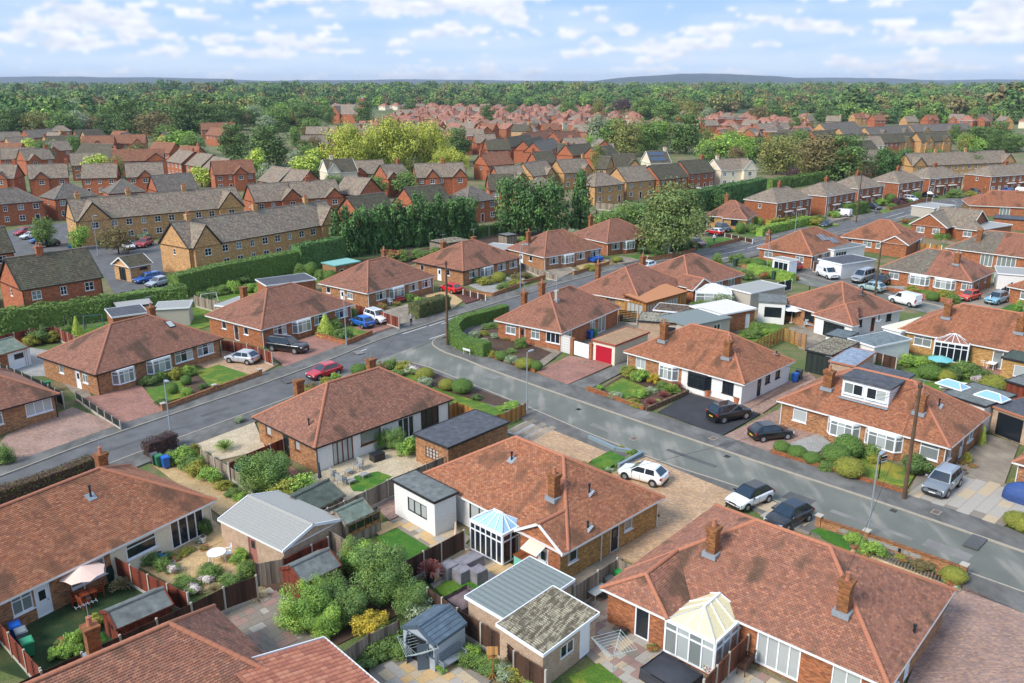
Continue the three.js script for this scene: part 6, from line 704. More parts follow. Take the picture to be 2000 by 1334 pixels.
car('hatch', 'orange hatchback in front of the grey and red roofed bungalow', 0xd64a1f, 70, -122.4, 65.7, -119.6);
car('suv', 'pale blue crossover with grey roof beside the orange hatchback', 0x7fb0c4, 73.3, -120.9, 68.4, -117.3, { roof: 0x6d7478 });
car('hatch', 'dark green car driving on the main road', 0x24333a, 72.8, -190.1, 67.8, -184.5, { y: 0.03 });
car('van', 'white van on the drive of a brown semi', 0xeeeeee, 81.2, -200.6, 77.6, -203.8);
car('hatch', 'black car on the drive of the third brown semi', 0x171a1f, 90.5, -215, 92.8, -212.3);
car('suv', 'white car in front of the brick wall by the fourth brown semi', 0xe8e8e8, 107, -230.5, 108.6, -226.4);
car('hatch', 'black car beside the purple bush by the brown semis', 0x17181c, 116.3, -239.1, 119.2, -236.9);
car('hatch', 'dark car on the drive right of the fifth brown semi', 0x22262c, 134.1, -248.3, 134.5, -242.4);
car('hatch', 'blue car outside the rightmost brown semi', 0x2a64b8, 142.4, -245.9, 147.6, -249.5);
car('hatch', 'white car at right edge outside the rightmost brown semi', 0xe4e4e4, 148.5, -249.5, 151, -247.1);
car('suv', 'black crossover with silver rails on the black tarmac drive', 0x101214, 19.05, -74.05, 22.61, -75.71);
car('hatch', 'black hatchback on the pink block drive', 0x15171a, 21.66, -69.87, 25.28, -70.79);
car('suv', 'grey crossover on the pale slab drive', 0x787f86, 35.87, -62.01, 32.33, -58.51, { roof: 0x9aa2a8 });
car('hatch', 'white hatchback on the buff block drive', 0xeef0ef, 12.08, -60.92, 9.16, -62.85);
car('hatch', 'white car with black roof partly hidden by the front right roof', 0xe8ecee, 19.49, -58.84, 16.92, -57.04, { roof: 0x16181a });
car('hatch', 'black car behind the front right roof beside the white car', 0x1b2027, 21.4, -55.79, 19.16, -54.15);
car('hatch', 'white car in the parking court at left', 0xe6e8ea, -98.5, -174.2, -100.8, -170.7, { y: 0.04 });
car('hatch', 'red car in the parking court at left behind the white car', 0xb81d24, -102.8, -178.6, -104.3, -175.5, { y: 0.04 });
car('hatch', 'blue car in the parking court at left', 0x2456b0, -94.4, -168.9, -95.9, -166.7, { y: 0.04 });
car('hatch', 'black car in the parking court at left', 0x14161a, -89.8, -165.6, -92.7, -161.8, { y: 0.04 });
car('hatch', 'white car in front of the upper buff terrace', 0xe4e6e8, -76.8, -163.9, -72.3, -158.7, { y: 0.04 });
car('suv', 'red boxy car in front of the upper buff terrace', 0xb02026, -72.2, -166.1, -72.5, -161.3, { y: 0.04 });
car('estate', 'bright blue estate car beside the substation', 0x1c5fb4, -57.6, -135.1, -60.5, -131.1, { y: 0.04 });
car('hatch', 'silver car beside the bright blue estate car', 0xaab4ba, -55, -132.5, -57.4, -127.9, { y: 0.04 });
{ // trailer and a car under a blue cover
const t = thing('covered_trailer', 'low trailer under a bright blue cover on the gravel drive', 'trailer', 15, -148.2, 0.75); mb().box(0, 0.72, 0, 2.6, 0.5, 1.5).face([-1.3, 0.97, 0.75], [1.3, 0.97, 0.75], [1.1, 1.12, 0], [-1.1, 1.12, 0]).face([1.3, 0.97, -0.75], [-1.3, 0.97, -0.75], [-1.1, 1.12, 0], [1.1, 1.12, 0]).put('cover', plain(0x1b57a8, 0.5), t); for (const z of [-0.8, 0.8]) { const w = new THREE.CylinderGeometry(0.3, 0.3, 0.18, 14); w.rotateX(Math.PI / 2); part('wheel', w, TYRE, t, 0, 0.3 + 0.02, z); } mb().bar([1.3, 0.45, 0], [2.2, 0.45, 0], 0.08).put('drawbar', MAT.steel, t);
const g = new THREE.SphereGeometry(1, 20, 12, 0, 6.2832, 0, Math.PI / 2), P = g.attributes.position; for (let i = 0; i < P.count; i++) { const a = P.getX(i), y = P.getY(i), z = P.getZ(i), k = 1 + 0.03 * Math.sin(a * 9 + z * 7); P.setXYZ(i, Math.sign(a) * Math.pow(Math.abs(a), 0.7) * 2.2 * k, Math.pow(y, 0.6) * 1.4, Math.sign(z) * Math.pow(Math.abs(z), 0.7) * 0.95 * k); } g.computeVertexNormals();
const c = thing('covered_car', 'car under a blue dust cover at right edge', 'car', 39.99, -57.85, -0.75, undefined, 0.12); part('cover', g, mat({ map: TX.felt, color: 0x4468b0, roughness: 0.7 }), c);
}

// ---------------------------------------------------------------- street furniture
function lampPost(label, x, z, h, turn = 2.3) {
const t = thing('lamp_post', label, 'lamp post', x, z, turn, 'lamp posts'); mb().cyl(0, 0.1, 0, 0.085, 0.085, 1.3, 10).cyl(0, 1.4, 0, 0.06, 0.045, h - 1.4, 10).put('post', MAT.steel, t); mb().bar([0, h - 0.03, 0], [0.55, h + 0.02, 0], 0.05).put('arm', MAT.steel, t);
const hd = part('lamp_head', memo('lamph', () => { const b = mb(); b.prism([[-0.1, -0.12], [0.5, -0.16], [0.5, 0.16], [-0.1, 0.12]], 0, 0.09); return b.geo(); }), MAT.steel, t, 0.35, h, 0); part('lens', boxGeo(0.4, 0.02, 0.22), LAMP, hd, 0.2, -0.012, 0);
}
lampPost('grey lamp post at the kerb in front of the front right bungalow', 25.36, -53.14, 6.3, 0.8); lampPost('lamp post across the road from the wheelie bins', -31.78, -72.21, 5.0, -0.8); lampPost('lamp post at the new wooden fence beside the side road', 1.46, -77.04, 6.1, 0.8); lampPost('lamp post in front of the bungalow with black pickup', -20.27, -98.15, 6.5, -0.8); lampPost('lamp post in front of the bungalow behind the small red car', 1.3, -128.6, 7.0, -0.8); lampPost('lamp post in front of the big round street tree', 28.8, -152.3, 6.2, -0.8); lampPost('lamp post beside the long yellow green hedge', 59.7, -176.1, 6, -0.8); lampPost('lamp post beside the green street cabinets', 44.1, -142.6, 6, 2.2); lampPost('lamp post beside the white van of the semis', 73.5, -195.9, 6.2, -0.8); lampPost('lamp post at the far road junction', 103.5, -210.6, 6.2, -0.8); lampPost('lamp post in front of the brown gabled bungalow', 93.4, -177.3, 7, 2.2); lampPost('lamp post farthest along the main road', 111.8, -224.4, 6.5, -0.8); lampPost('lamp post in front of the upper buff terrace', -77.1, -154.2, 7.5, 0);
function pole(label, x, z, h, lean = 0) { const t = thing('telegraph_pole', label, 'pole', x, z, 0, 'wooden telegraph poles'); t.rotation.z = lean; mb().cyl(0, 0, 0, 0.17, 0.11, h, 10).put('pole', MAT.timber, t); mb().box(0, h - 0.4, 0, 0.3, 0.12, 0.12).cyl(0.14, h - 0.34, 0, 0.04, 0.04, 0.1, 6).cyl(-0.14, h - 0.34, 0, 0.04, 0.04, 0.1, 6).put('bracket', MAT.gutterB, t); for (let i = 0; i < 5; i++) mb().bar([-0.22, h - 1 - i * 0.4, 0], [0.22, h - 1 - i * 0.4, 0], 0.025).put('step', MAT.steel, t); return t; }
pole('wooden telegraph pole beside the curved clipped hedge', -7.94, -98.57, 10.6, -0.005); pole('wooden telegraph pole in front of the dormer bungalow', 30.42, -58.67, 9.7, 0.006); pole('wooden telegraph pole beside the white van on the close', 55, -123.7, 8.3, 0.0); pole('wooden telegraph pole beside the main road near the semis', 79.3, -193, 11.2, 0.0);
// wires from the poles to the houses
function wire(label, a, b) { const A = new THREE.Vector3(...a), B = new THREE.Vector3(...b), m = A.clone().add(B).multiplyScalar(0.5); m.y -= A.distanceTo(B) * 0.03; const g = new THREE.TubeGeometry(new THREE.QuadraticBezierCurve3(A, m, B), 16, 0.012, 4); tag(part(numbered('overhead_wire'), g, TRIM, scene), label, 'wire'); }
{ const w = (px, pz, h, hx, hz, y) => [[px, h, pz], [hx, y, hz]]; wire('thin wire from dormer bungalow pole to the half white bungalow chimney', ...w(30.42, -58.67, 9.4, 20.74, -77.02, 6)); wire('thin wire from dormer bungalow pole to the front right chimney', ...w(30.42, -58.67, 9.4, 17.32, -38.12, 6.3)); wire('thin wire from corner pole to the pickup bungalow', ...w(-7.94, -98.57, 10.3, -26.8, -107.08, 5.4)); wire('thin wire from corner pole to the corner bungalow', ...w(-7.94, -98.57, 10.3, 1.8, -102.52, 5.5)); for (const [l, hx, hz] of [['skylight', -33.49, -94.01], ['pinkish roofed', -18.8, -126.2], ['rear extension', -3.5, -142.7], ['white backed', -13.73, -76.13]]) wire('thin wire from corner pole to the ' + l + ' bungalow', ...w(-7.94, -98.57, 10.3, hx, hz, 4.6)); for (const [l, hx, hz] of [['dormer', 31.75, -69.82], ['right edge', 38.95, -58.87], ['centre', 7.34, -54.66]]) wire('thin wire from dormer bungalow pole to the ' + l + ' bungalow', ...w(30.42, -58.67, 9.4, hx, hz, 4.4)); wire('thin wire from close pole to the grey and red roofed bungalow', ...w(55, -123.7, 8, 64.6, -119.9, 5.4)); }
function bin(label, x, z, color, turn = 0.7, y = 0.12) {
const t = thing('wheelie_bin', label, 'bin', x, z, turn, 'wheelie bins', y), m = plain(color, 0.45); const b = mb(), q = (s, d, yy, o = 0) => [[-s, yy, -d + o], [s, yy, -d + o], [s, yy, d + o], [-s, yy, d + o]], lo = q(0.22, 0.26, 0.08), hi = q(0.29, 0.35, 0.95, 0.03); for (let i = 0; i < 4; i++) b.face(lo[(i + 1) % 4], lo[i], hi[i], hi[(i + 1) % 4]); b.put('body', m, t); mb().box(0, 0.98, 0.03, 0.62, 0.07, 0.78).box(0, 1.03, 0.06, 0.5, 0.05, 0.6).put('lid', m, t); mb().bar([-0.28, 0.95, -0.4], [0.28, 0.95, -0.4], 0.05).put('handle', m, t); for (const s of [-0.26, 0.26]) { const w = new THREE.CylinderGeometry(0.1, 0.1, 0.05, 10); w.rotateZ(Math.PI / 2); part('wheel', w, TYRE, t, s, 0.1, -0.28); }
}
const BLUE = 0x1d5fb8, GRN = 0x2d7a4c, GRY = 0x4a4f52, TEAL = 0x3c8f96;
bin('grey wheelie bin beside the purple hedge', -30.11, -64.68, GRY); bin('green wheelie bin beside the purple hedge', -29.65, -64.39, GRN); bin('bright blue wheelie bin beside the purple hedge', -28.97, -64.09, BLUE); bin('blue wheelie bin beside the white bungalow wall', 30.46, -85.14, BLUE, -0.7); bin('dark wheelie bin behind the blue one at the white wall', 31.22, -86.12, GRY, -0.7); bin('blue wheelie bin behind the white drive gates', 9.81, -101.15, BLUE, 0.8); bin('green wheelie bin behind the white drive gates', 10.38, -101.81, GRN, 0.8); bin('blue wheelie bin at bottom left fence corner', -28.76, -41.52, BLUE, 0.7, 0.08); bin('grey wheelie bin at bottom left fence corner', -28.09, -40.96, 0x7b8388, 0.7, 0.08); bin('green wheelie bin at bottom left fence corner', -27.24, -40.06, 0x3a9a6e, 0.7, 0.08); bin('green wheelie bin behind the grey fence near the brick side wall', 6.77, -47.14, 0x2f9a50, 0.8); bin('dark wheelie bin behind the grey fence near the brick side wall', 6.18, -46.23, GRY, 0.8); bin('green wheelie bin behind the wooden side gate at left', -48.54, -82.48, GRN, 0.6); bin('teal wheelie bin behind the orange side fence', -22.36, -62.29, TEAL, 0.7); bin('blue wheelie bin beside the pale blue car', 77.5, -131.1, BLUE, 0.7); bin('blue wheelie bin by the upper buff terrace', -84.8, -159.2, 0x24688a, 0.3, 0.05); 
// street name sign, agent's board, give way post, green cabinets
{ const t = thing('street_sign', 'white street name plate on two posts before the clipped hedge', 'sign', -5.35, -94.72, -0.72); for (const x of [-0.5, 0.5]) mb().box(x, 0.4, 0, 0.08, 0.8, 0.08).put('post', MAT.concrete, t); mb().box(0, 0.72, 0.06, 1.2, 0.24, 0.03).put('plate', plain(0xe9e9e6, 0.5), t); mb().box(0, 0.72, 0.079, 1.1, 0.02, 0.004).put('lettering', TRIM, t); }
{ const t = thing('sale_board', 'estate agent board on a post beside the lamp post', 'sign', 29.82, -62.01, 0.5); mb().box(0, 1.1, 0, 0.07, 2.2, 0.07).put('post', TRIM, t); mb().box(0.35, 1.85, 0.02, 0.75, 0.55, 0.03).put('board', plain(0xe6e6e4, 0.5), t); mb().box(0.35, 1.98, 0.04, 0.7, 0.2, 0.006).box(0.35, 1.72, 0.04, 0.6, 0.1, 0.006).put('print', TRIM, t); mb().box(0.35, 1.83, 0.04, 0.7, 0.05, 0.006).put('stripe', plain(0xb03040, 0.5), t); }
for (const [l, x, z] of [['green street cabinet at the mouth of the close', 39.4, -145.1], ['green street cabinet before the white porch bungalow', 43.2, -135.1]]) { const t = thing('street_cabinet', l, 'cabinet', x, z, 0.75); mb().box(0, 0.65, 0, 1.3, 1.3, 0.5).box(0, 1.33, 0, 1.36, 0.06, 0.56).put('cabinet', plain(0x2c4438, 0.6), t); for (const s of [-0.33, 0.33]) part('door', boxGeo(0.6, 1.15, 0.02), plain(0x31503f, 0.6), t, s, 0.65, 0.262); }
for (const [l, x, z] of [['round iron manhole cover on the side road', 11.08, -70.33], ['square manhole cover on the far pavement', 18.27, -70.21], ['square manhole cover on the pavement beside the slab drive', 31.87, -56.49], ['square cover on the red block drive by the red garage', 8.45, -91.87]]) { const t = thing('manhole_cover', l, 'manhole cover', x, z, 0.75, undefined, l.includes('pave') || l.includes('drive') ? 0.121 : 0.024); mb().box(0, 0.006, 0, 0.75, 0.012, 0.6).put('frame', MAT.kerb, t); mb().box(0, 0.014, 0, 0.62, 0.006, 0.48).put('cover', plain(0x6a5a50, 0.7), t); }
// two people
function person(label, x, z, turn, top, legs, hat, arm) {
const t = thing('person', label, 'person', x, z, turn, undefined, 0.12), J = { pel: [0, 0.95, 0], ch: [0, 1.32, 0.02], nk: [0, 1.5, 0.02], hd: [0, 1.64, 0.04], sl: [-0.19, 1.42, 0], sr: [0.19, 1.42, 0], el: [-0.27, 1.14, -0.02], er: [0.27, 1.14, 0], hl: [-0.26, 0.9, 0.1], hr: arm ? [0.2, 1.2, 0.28] : [0.27, 0.9, 0.1], kl: [-0.1, 0.5, 0.04], kr: [0.11, 0.5, -0.02], al: [-0.11, 0.08, 0], ar: [0.13, 0.08, -0.04], tl: [-0.13, 0.04, 0.16], tr: [0.16, 0.04, 0.12], hipl: [-0.09, 0.9, 0], hipr: [0.09, 0.9, 0] };
const B = [['pel', 'ch', 0.15, 0.17], ['ch', 'nk', 0.15, 0.07], ['nk', 'hd', 0.06, 0.1], ['hd', 'hd', 0.105, 0.105], ['sl', 'sr', 0.075, 0.075], ['sl', 'el', 0.06, 0.05], ['el', 'hl', 0.048, 0.036], ['sr', 'er', 0.06, 0.05], ['er', 'hr', 0.048, 0.036], ['hipl', 'kl', 0.095, 0.065], ['kl', 'al', 0.06, 0.045], ['hipr', 'kr', 0.095, 0.065], ['kr', 'ar', 0.06, 0.045], ['al', 'tl', 0.045, 0.04], ['ar', 'tr', 0.045, 0.04], ['hipl', 'hipr', 0.11, 0.11]];
for (const s of ['l', 'r']) { const h = J['h' + s]; for (let k = 0; k < 5; k++) { const n = 'f' + s + k, w = k === 4 ? 0.045 : (k - 1.5) * 0.02; J[n] = [h[0] + w, h[1] - (k === 4 ? 0.05 : 0.085 - Math.abs(k - 1.5) * 0.008), h[2] + (k === 4 ? 0.03 : 0.02)]; J[n + 'b'] = [h[0] + w * 0.8, h[1] - 0.03, h[2]]; B.push(['h' + s, n + 'b', 0.03, 0.012], [n + 'b', n, 0.011, 0.009]); } }
const N = 88, mc = new MarchingCubes(N, LEAF, false, false, 200000), S = 1.0, fld = mc.field; const d = (p, a, b, r0, r1) => { const vx = b[0] - a[0], vy = b[1] - a[1], vz = b[2] - a[2], L = vx * vx + vy * vy + vz * vz || 1e-9; const q = clamp(((p[0] - a[0]) * vx + (p[1] - a[1]) * vy + (p[2] - a[2]) * vz) / L, 0, 1); return Math.hypot(p[0] - a[0] - vx * q, p[1] - a[1] - vy * q, p[2] - a[2] - vz * q) - lerp(r0, r1, q); };
for (let k = 0; k < N; k++) for (let j = 0; j < N; j++) for (let i = 0; i < N; i++) { const p = [(i - N / 2) / (N / 2) * S, (j - N / 2) / (N / 2) * S + 0.9, (k - N / 2) / (N / 2) * S]; let v = 9; if (Math.abs(p[0]) < 0.45 && Math.abs(p[2]) < 0.45) for (const [a, b, r0, r1] of B) { const e = d(p, J[a], J[b], r0, r1), h = clamp(0.5 + 0.5 * (v - e) / 0.03, 0, 1); v = lerp(v, e, h) - 0.03 * h * (1 - h); } fld[i + j * N + k * N * N] = -v; }
mc.isolation = 0; mc.update(); const n = mc.count, P = new Float32Array(mc.positionArray.slice(0, n * 3)), C = new Float32Array(n * 3), c1 = new THREE.Color(top), c2 = new THREE.Color(legs), sk = new THREE.Color(0xc89a7c), sh = new THREE.Color(0x2a2624);
for (let i = 0; i < n; i++) { P[i * 3] *= S; P[i * 3 + 1] = P[i * 3 + 1] * S + 0.9; P[i * 3 + 2] *= S; const y = P[i * 3 + 1], x = Math.abs(P[i * 3]); const c = y > 1.5 ? sk : x > 0.21 && y < 0.93 ? sk : y < 0.09 ? sh : y < 0.96 && x < 0.23 ? c2 : c1; C[i * 3] = c.r; C[i * 3 + 1] = c.g; C[i * 3 + 2] = c.b; }
const g = new THREE.BufferGeometry(); g.setAttribute('position', new THREE.BufferAttribute(P, 3)); g.setAttribute('normal', new THREE.BufferAttribute(new Float32Array(mc.normalArray.slice(0, n * 3)), 3)); g.setAttribute('color', new THREE.BufferAttribute(C, 3)); g.computeVertexNormals(); part('body', g, mat({ vertexColors: true, roughness: 0.85 }), t);
const hg = new THREE.SphereGeometry(0.118, 14, 8, 0, 6.2832, 0, 1.5); part(hat ? 'hat' : 'hair', hg, plain(hat || 0x6d645c, 0.9), t, 0, 1.655, 0.025); const f = mb(); for (const s of [-1, 1]) f.box(s * 0.038, 1.66, 0.142, 0.022, 0.014, 0.01); f.put('eyes', TRIM, t); mb().box(0, 1.625, 0.155, 0.024, 0.045, 0.03).put('nose', plain(0xc08f72, 0.8), t); mb().box(0, 1.58, 0.14, 0.045, 0.01, 0.012).put('mouth', plain(0x8f4f48, 0.8), t);
}
person('person in grey top and dark trousers standing at the drive entrance', -13.4, -107.19, 0.6, 0xa9a9a6, 0x3a3c42, null, 0); person('person in white top and sun hat standing on the far corner lawn', 40.6, -167.2, -0.3, 0xe4e4e2, 0x2e3238, 0xe6e2d8, 1);

// ---------------------------------------------------------------- drives, lawns, beds
const TA = 0.76, TB = -0.81;                           // turns of the two street directions
patch('drive', MAT.blockPink, 0.125, -46.33, -70.91, -43.7, -77.86, -37.18, -73.3, -42.42, -65.18, -44.27, -64.19);
patch('drive', MAT.blockRed, 0.125, -44.36, -79.68, -39.79, -84.5, -34.26, -76.91, -36.96, -73.67);
patch('lawn', MAT.lawn, 0.14, -38.35, -82.48, -35.94, -85.63, -33.19, -80.84, -35.85, -78.83); patch('lawn', MAT.lawn, 0.14, -35.3, -88.48, -33.56, -90.96, -28.67, -87.28, -31.8, -83.4);
patch('drive', MAT.blockBuff, 0.125, -36.91, -91.32, -34.54, -96.31, -26.75, -91.32, -27.91, -87.79, -29.19, -86.78);
patch('garden_bed', MAT.soil, 0.1, -35.88, -85.47, -34.43, -87.62, -31.69, -82.94, -32.97, -80.54);
patch('garden_path', MAT.conPave, 0.08, -48.81, -85.63, -44.85, -80.98, -42.31, -79.53, -46.99, -86.45); patch('yard', MAT.gravelGrey, 0.06, -61.29, -93.56, -58.66, -97.53, -53.26, -95.51, -50.11, -87.28, -53.04, -87.28);
patch('drive', MAT.blockRed, 0.125, -29.55, -96.11, -25.25, -102.71, -20.45, -99.42, -25.82, -90.24); patch('garden_bed', MAT.lawn, 0.13, -25.04, -102.94, -21.63, -106.46, -17.94, -103.63, -20.36, -99.63); patch('drive', MAT.blockRed, 0.12, -20.87, -105.97, -16.9, -111, -14.53, -106.94, -17.7, -102.94);
patch('drive', MAT.conPave, 0.12, -18.1, -114.7, -14.6, -119.3, -13.09, -109.94, -14.8, -106.94); patch('drive', MAT.gravel, 0.12, -13.2, -123.7, -10, -126.9, -7, -121.2, -9.2, -113.6); patch('drive', mat({ map: TX.block, color: 0x7a4a42 }), 0.12, -10, -126.9, -7.7, -129, -3.8, -122.4, -6.7, -118.8);
patch('front_garden', MAT.gravelGrey, 0.12, -6.9, -130.4, -1.3, -137.4, 1.5, -131.1, -2.9, -123.7); patch('lawn', MAT.lawn, 0.13, 0, -135.1, 3.1, -137.8, 4.3, -133.2, 1.5, -130.7); patch('drive', MAT.conPave, 0.12, 1.8, -144.3, 9.1, -150.5, 11, -141, 7.4, -134.7); patch('drive', MAT.gravel, 0.12, 11.3, -145.1, 17.1, -151.4, 17.6, -146, 12.3, -141);
patch('lawn', MAT.turf, 0.13, 20.3, -153.8, 25.2, -155.2, 28.2, -151.9, 25, -149.1); patch('drive', MAT.conPave, 0.12, 17.6, -151.4, 20.5, -154.2, 24.2, -149.1, 20, -145.1); patch('lawn', MAT.turf, 0.13, 40.1, -172.4, 44.8, -173.6, 46.3, -170.1, 38.8, -163.4); patch('drive', MAT.blacktop, 0.12, 40.5, -177.3, 45.1, -179.2, 49.1, -171.3, 45.8, -168.9); patch('lawn', MAT.turf, 0.13, 48.2, -187.2, 54.1, -183.8, 51.5, -176.1, 47.6, -181.2);
// strip in front of the semis
patch('drive', MAT.conPave, 0.12, 75, -201.4, 83.6, -206.3, 81.7, -196.7, 74.1, -192.2); patch('lawn', MAT.lawn, 0.13, 92.2, -211.4, 99.7, -218.7, 95.9, -211.4, 91.2, -206.3); patch('drive', MAT.tarmac, 0.12, 91.8, -218.7, 96.3, -220.6, 94.5, -209.7, 88.9, -204.6); patch('lawn', MAT.lawn, 0.13, 66.1, -189.3, 73.9, -198.2, 74.2, -189.3, 65.6, -181.2);
// F, A gardens
patch('drive', MAT.gravelPale, 0.1, -28.6, -69.09, -24.63, -74.3, -21.63, -67.78, -24.99, -65.69); patch('gravel_path', MAT.gravel, 0.08, -30.62, -65.08, -29.36, -67.35, -19.67, -57.93, -21.68, -55.94); patch('patio', MAT.gravelPale, 0.1, -16.75, -62.29, -13.33, -66.72, -9.11, -68.65, -5.26, -65.69, -10.42, -57.93, -14.33, -58.76); patch('lawn', MAT.turf, 0.12, -13.21, -61.28, -12.86, -62.57, -11.14, -63.42, -9.82, -62.47, -11.25, -59.87, -12.54, -59.87); patch('side_yard', MAT.blockRed, 0.09, -22.53, -67.78, -19.16, -65.18, -16.12, -61.37, -16.22, -60.04, -21.77, -63.7);
patch('corner_garden', MAT.lawn, 0.1, -17.34, -86.45, -14.03, -90.77, -10.44, -87.28, 1.01, -77.45, -0.49, -74.55, -5.67, -78.83, -13.78, -89); patch('garden_bed', MAT.soil, 0.13, -11.76, -91.32, -7.9, -87.28, 0.52, -78.83, -0.76, -77.45, -5.28, -80.98, -9.32, -84.5);
patch('yard', MAT.darkTurf, 0.07, -29.77, -41.52, -27.86, -46.68, -26.58, -49.67, -24.69, -47.84, -21.52, -45.56, -22.92, -41.52, -26.07, -38.02, -29.32, -39.28); patch('gravel_garden', MAT.gravel, 0.08, -26.69, -50.31, -23.04, -56.33, -17.63, -50.96, -17.42, -49.05, -19.79, -46.12, -22.18, -47.25); patch('garden_path', MAT.gravelGrey, 0.1, -26.61, -52.3, -23.23, -56.88, -21.63, -54.44, -24.55, -50.63); patch('lawn', MAT.turf, 0.09, -24.82, -41.14, -24.08, -42.09, -23.53, -41.42, -24.28, -40.51); patch('paved_corner', MAT.slabTan, 0.11, -22.06, -53, -21.02, -53.71, -20.12, -52.65, -20.97, -51.62);
// wild garden lower middle
slabs('old_paving', [MAT.slabPink, MAT.slabDark, MAT.slabGrey, MAT.slabDark], TA, 0.6, 0.6, 0.07, 21, -17.78, -43.97, -15.89, -47.25, -12.72, -45.02, -10.82, -41.99, -13.78, -39.71); patch('rough_ground', MAT.soil, 0.05, -16.39, -46.68, -13.81, -49.67, -9.37, -47.84, -6.86, -43.97, -10.03, -41.05);
// C garden
patch('lawn', MAT.turf, 0.12, -9.64, -52.86, -8.35, -54.15, -5.76, -51.49, -7.09, -49.8); patch('lawn', MAT.turf, 0.14, -4.91, -46.56, -4.31, -47.37, -2.66, -47.48, -0.49, -46.68, -1.74, -44.76, -3, -44.6, -4.17, -45.45); patch('small_yard', MAT.blockPink, 0.09, -10.62, -57.93, -8.96, -58.76, -7.73, -56.72, -9.08, -55.33);
slabs('patio', [MAT.slab, MAT.slabGrey, MAT.slabTan, MAT.slab], TA, 0.75, 0.6, 0.11, 5, -9.06, -55.18, -7.49, -56.72, -2.92, -53, -3.55, -51.29, -5.5, -51.29, -8.37, -54.29, -9.43, -53.14, -10.65, -54.59);
slabs('patio', [MAT.slabTan, MAT.slab, MAT.slabTan, MAT.slabGrey], TA, 0.85, 0.6, 0.115, 6, -6.32, -49.05, -3.42, -52.17, -0.52, -49.67, 2.37, -48.44, -0.49, -46.12, -2.67, -47.6, -4.38, -47.43, -4.97, -46.56);
patch('drive', MAT.blockBuff, 0.122, 0.46, -69.09, 3.12, -72.81, 8.28, -67.24, 6.53, -65.18); patch('drive', MAT.blockBuff, 0.122, 8.27, -63.23, 11.57, -66.2, 17.55, -59.52, 15.27, -55.94, 8.88, -49.05, 6.29, -51.09, 11.07, -55.94); patch('side_path', MAT.conPave, 0.1, 3.35, -47.84, 6.35, -50.96, 8.51, -51.29, 4.22, -46.12);
patch('lawn', MAT.turf, 0.2, 6.73, -65.38, 8.6, -67.35, 9.76, -65.89, 7.86, -63.7); 
{ const b = struct('striped_drive', mb().prism(pairs([-0.71, -71.73, 1.97, -75.07, 4.79, -72.57, 2.07, -69.42]), -0.02, 0.115).geo(), MAT.gravelGrey); for (const [a, c, d, e, f, g2, h, k] of [[-0.38, -71.85, 1.97, -74.81, 2.44, -74.3, 0.14, -71.37], [0.47, -70.91, 2.82, -73.92, 3.29, -73.43, 0.98, -70.44], [1.35, -70.1, 3.71, -73.06, 4.16, -72.57, 1.85, -69.65]]) mb().prism([[a, c], [d, e], [f, g2], [h, k]], 0.1, 0.13).put('concrete_track', MAT.conPave, b); }
// D garden
slabs('patio', [MAT.slabGrey, MAT.slab, MAT.slabDark, MAT.slabGrey, MAT.slabGrey, MAT.slabPink], TB, 0.6, 0.6, 0.1, 7, 3.54, -41.05, 6.01, -44.76, 7.21, -41.99, 9.48, -39.71, 13.26, -38.85, 16.22, -36.83, 12.88, -34.62, 7.73, -34.62, 5.08, -38.85); slabs('patio', [MAT.slabGrey, MAT.slab, MAT.slabDark, MAT.slabPink], TB, 0.5, 0.5, 0.1, 8, 4.92, -46.68, 6.36, -47.84, 6.77, -44.49, 5.68, -41.75, 4.23, -42.23);
patch('lawn', MAT.lawn, 0.12, 3.06, -38.23, 4.85, -39.36, 5.94, -37.82, 4.22, -35.7); slabs('patio', [MAT.slab, MAT.slabGrey, MAT.slabTan], TB, 0.6, 0.6, 0.1, 9, -7.9, -38.85, -6.09, -40.24, -3.45, -39.71, -1.11, -38.02, -2.62, -35.33, -6.28, -35.33); patch('drive', MAT.blockPink, 0.12, 28.82, -46.96, 31.36, -43.72, 31.31, -39.28, 25.49, -34.62, 20.08, -36.07, 22.68, -39.71); patch('lawn', MAT.turf, 0.13, 21.46, -53.71, 22.3, -54.22, 23.83, -52.86, 23.33, -51.09); patch('gravel_bed', MAT.gravel, 0.12, 23.33, -51.09, 24.46, -52.17, 29.44, -47.84, 28.15, -45.84); slabs('drive_slabs', [MAT.slabGrey, MAT.slab], TB, 0.9, 0.9, 0.125, 11, 17.74, -59.61, 19.83, -58.51, 22.39, -55.56, 21.27, -53.35, 18.86, -55.18);
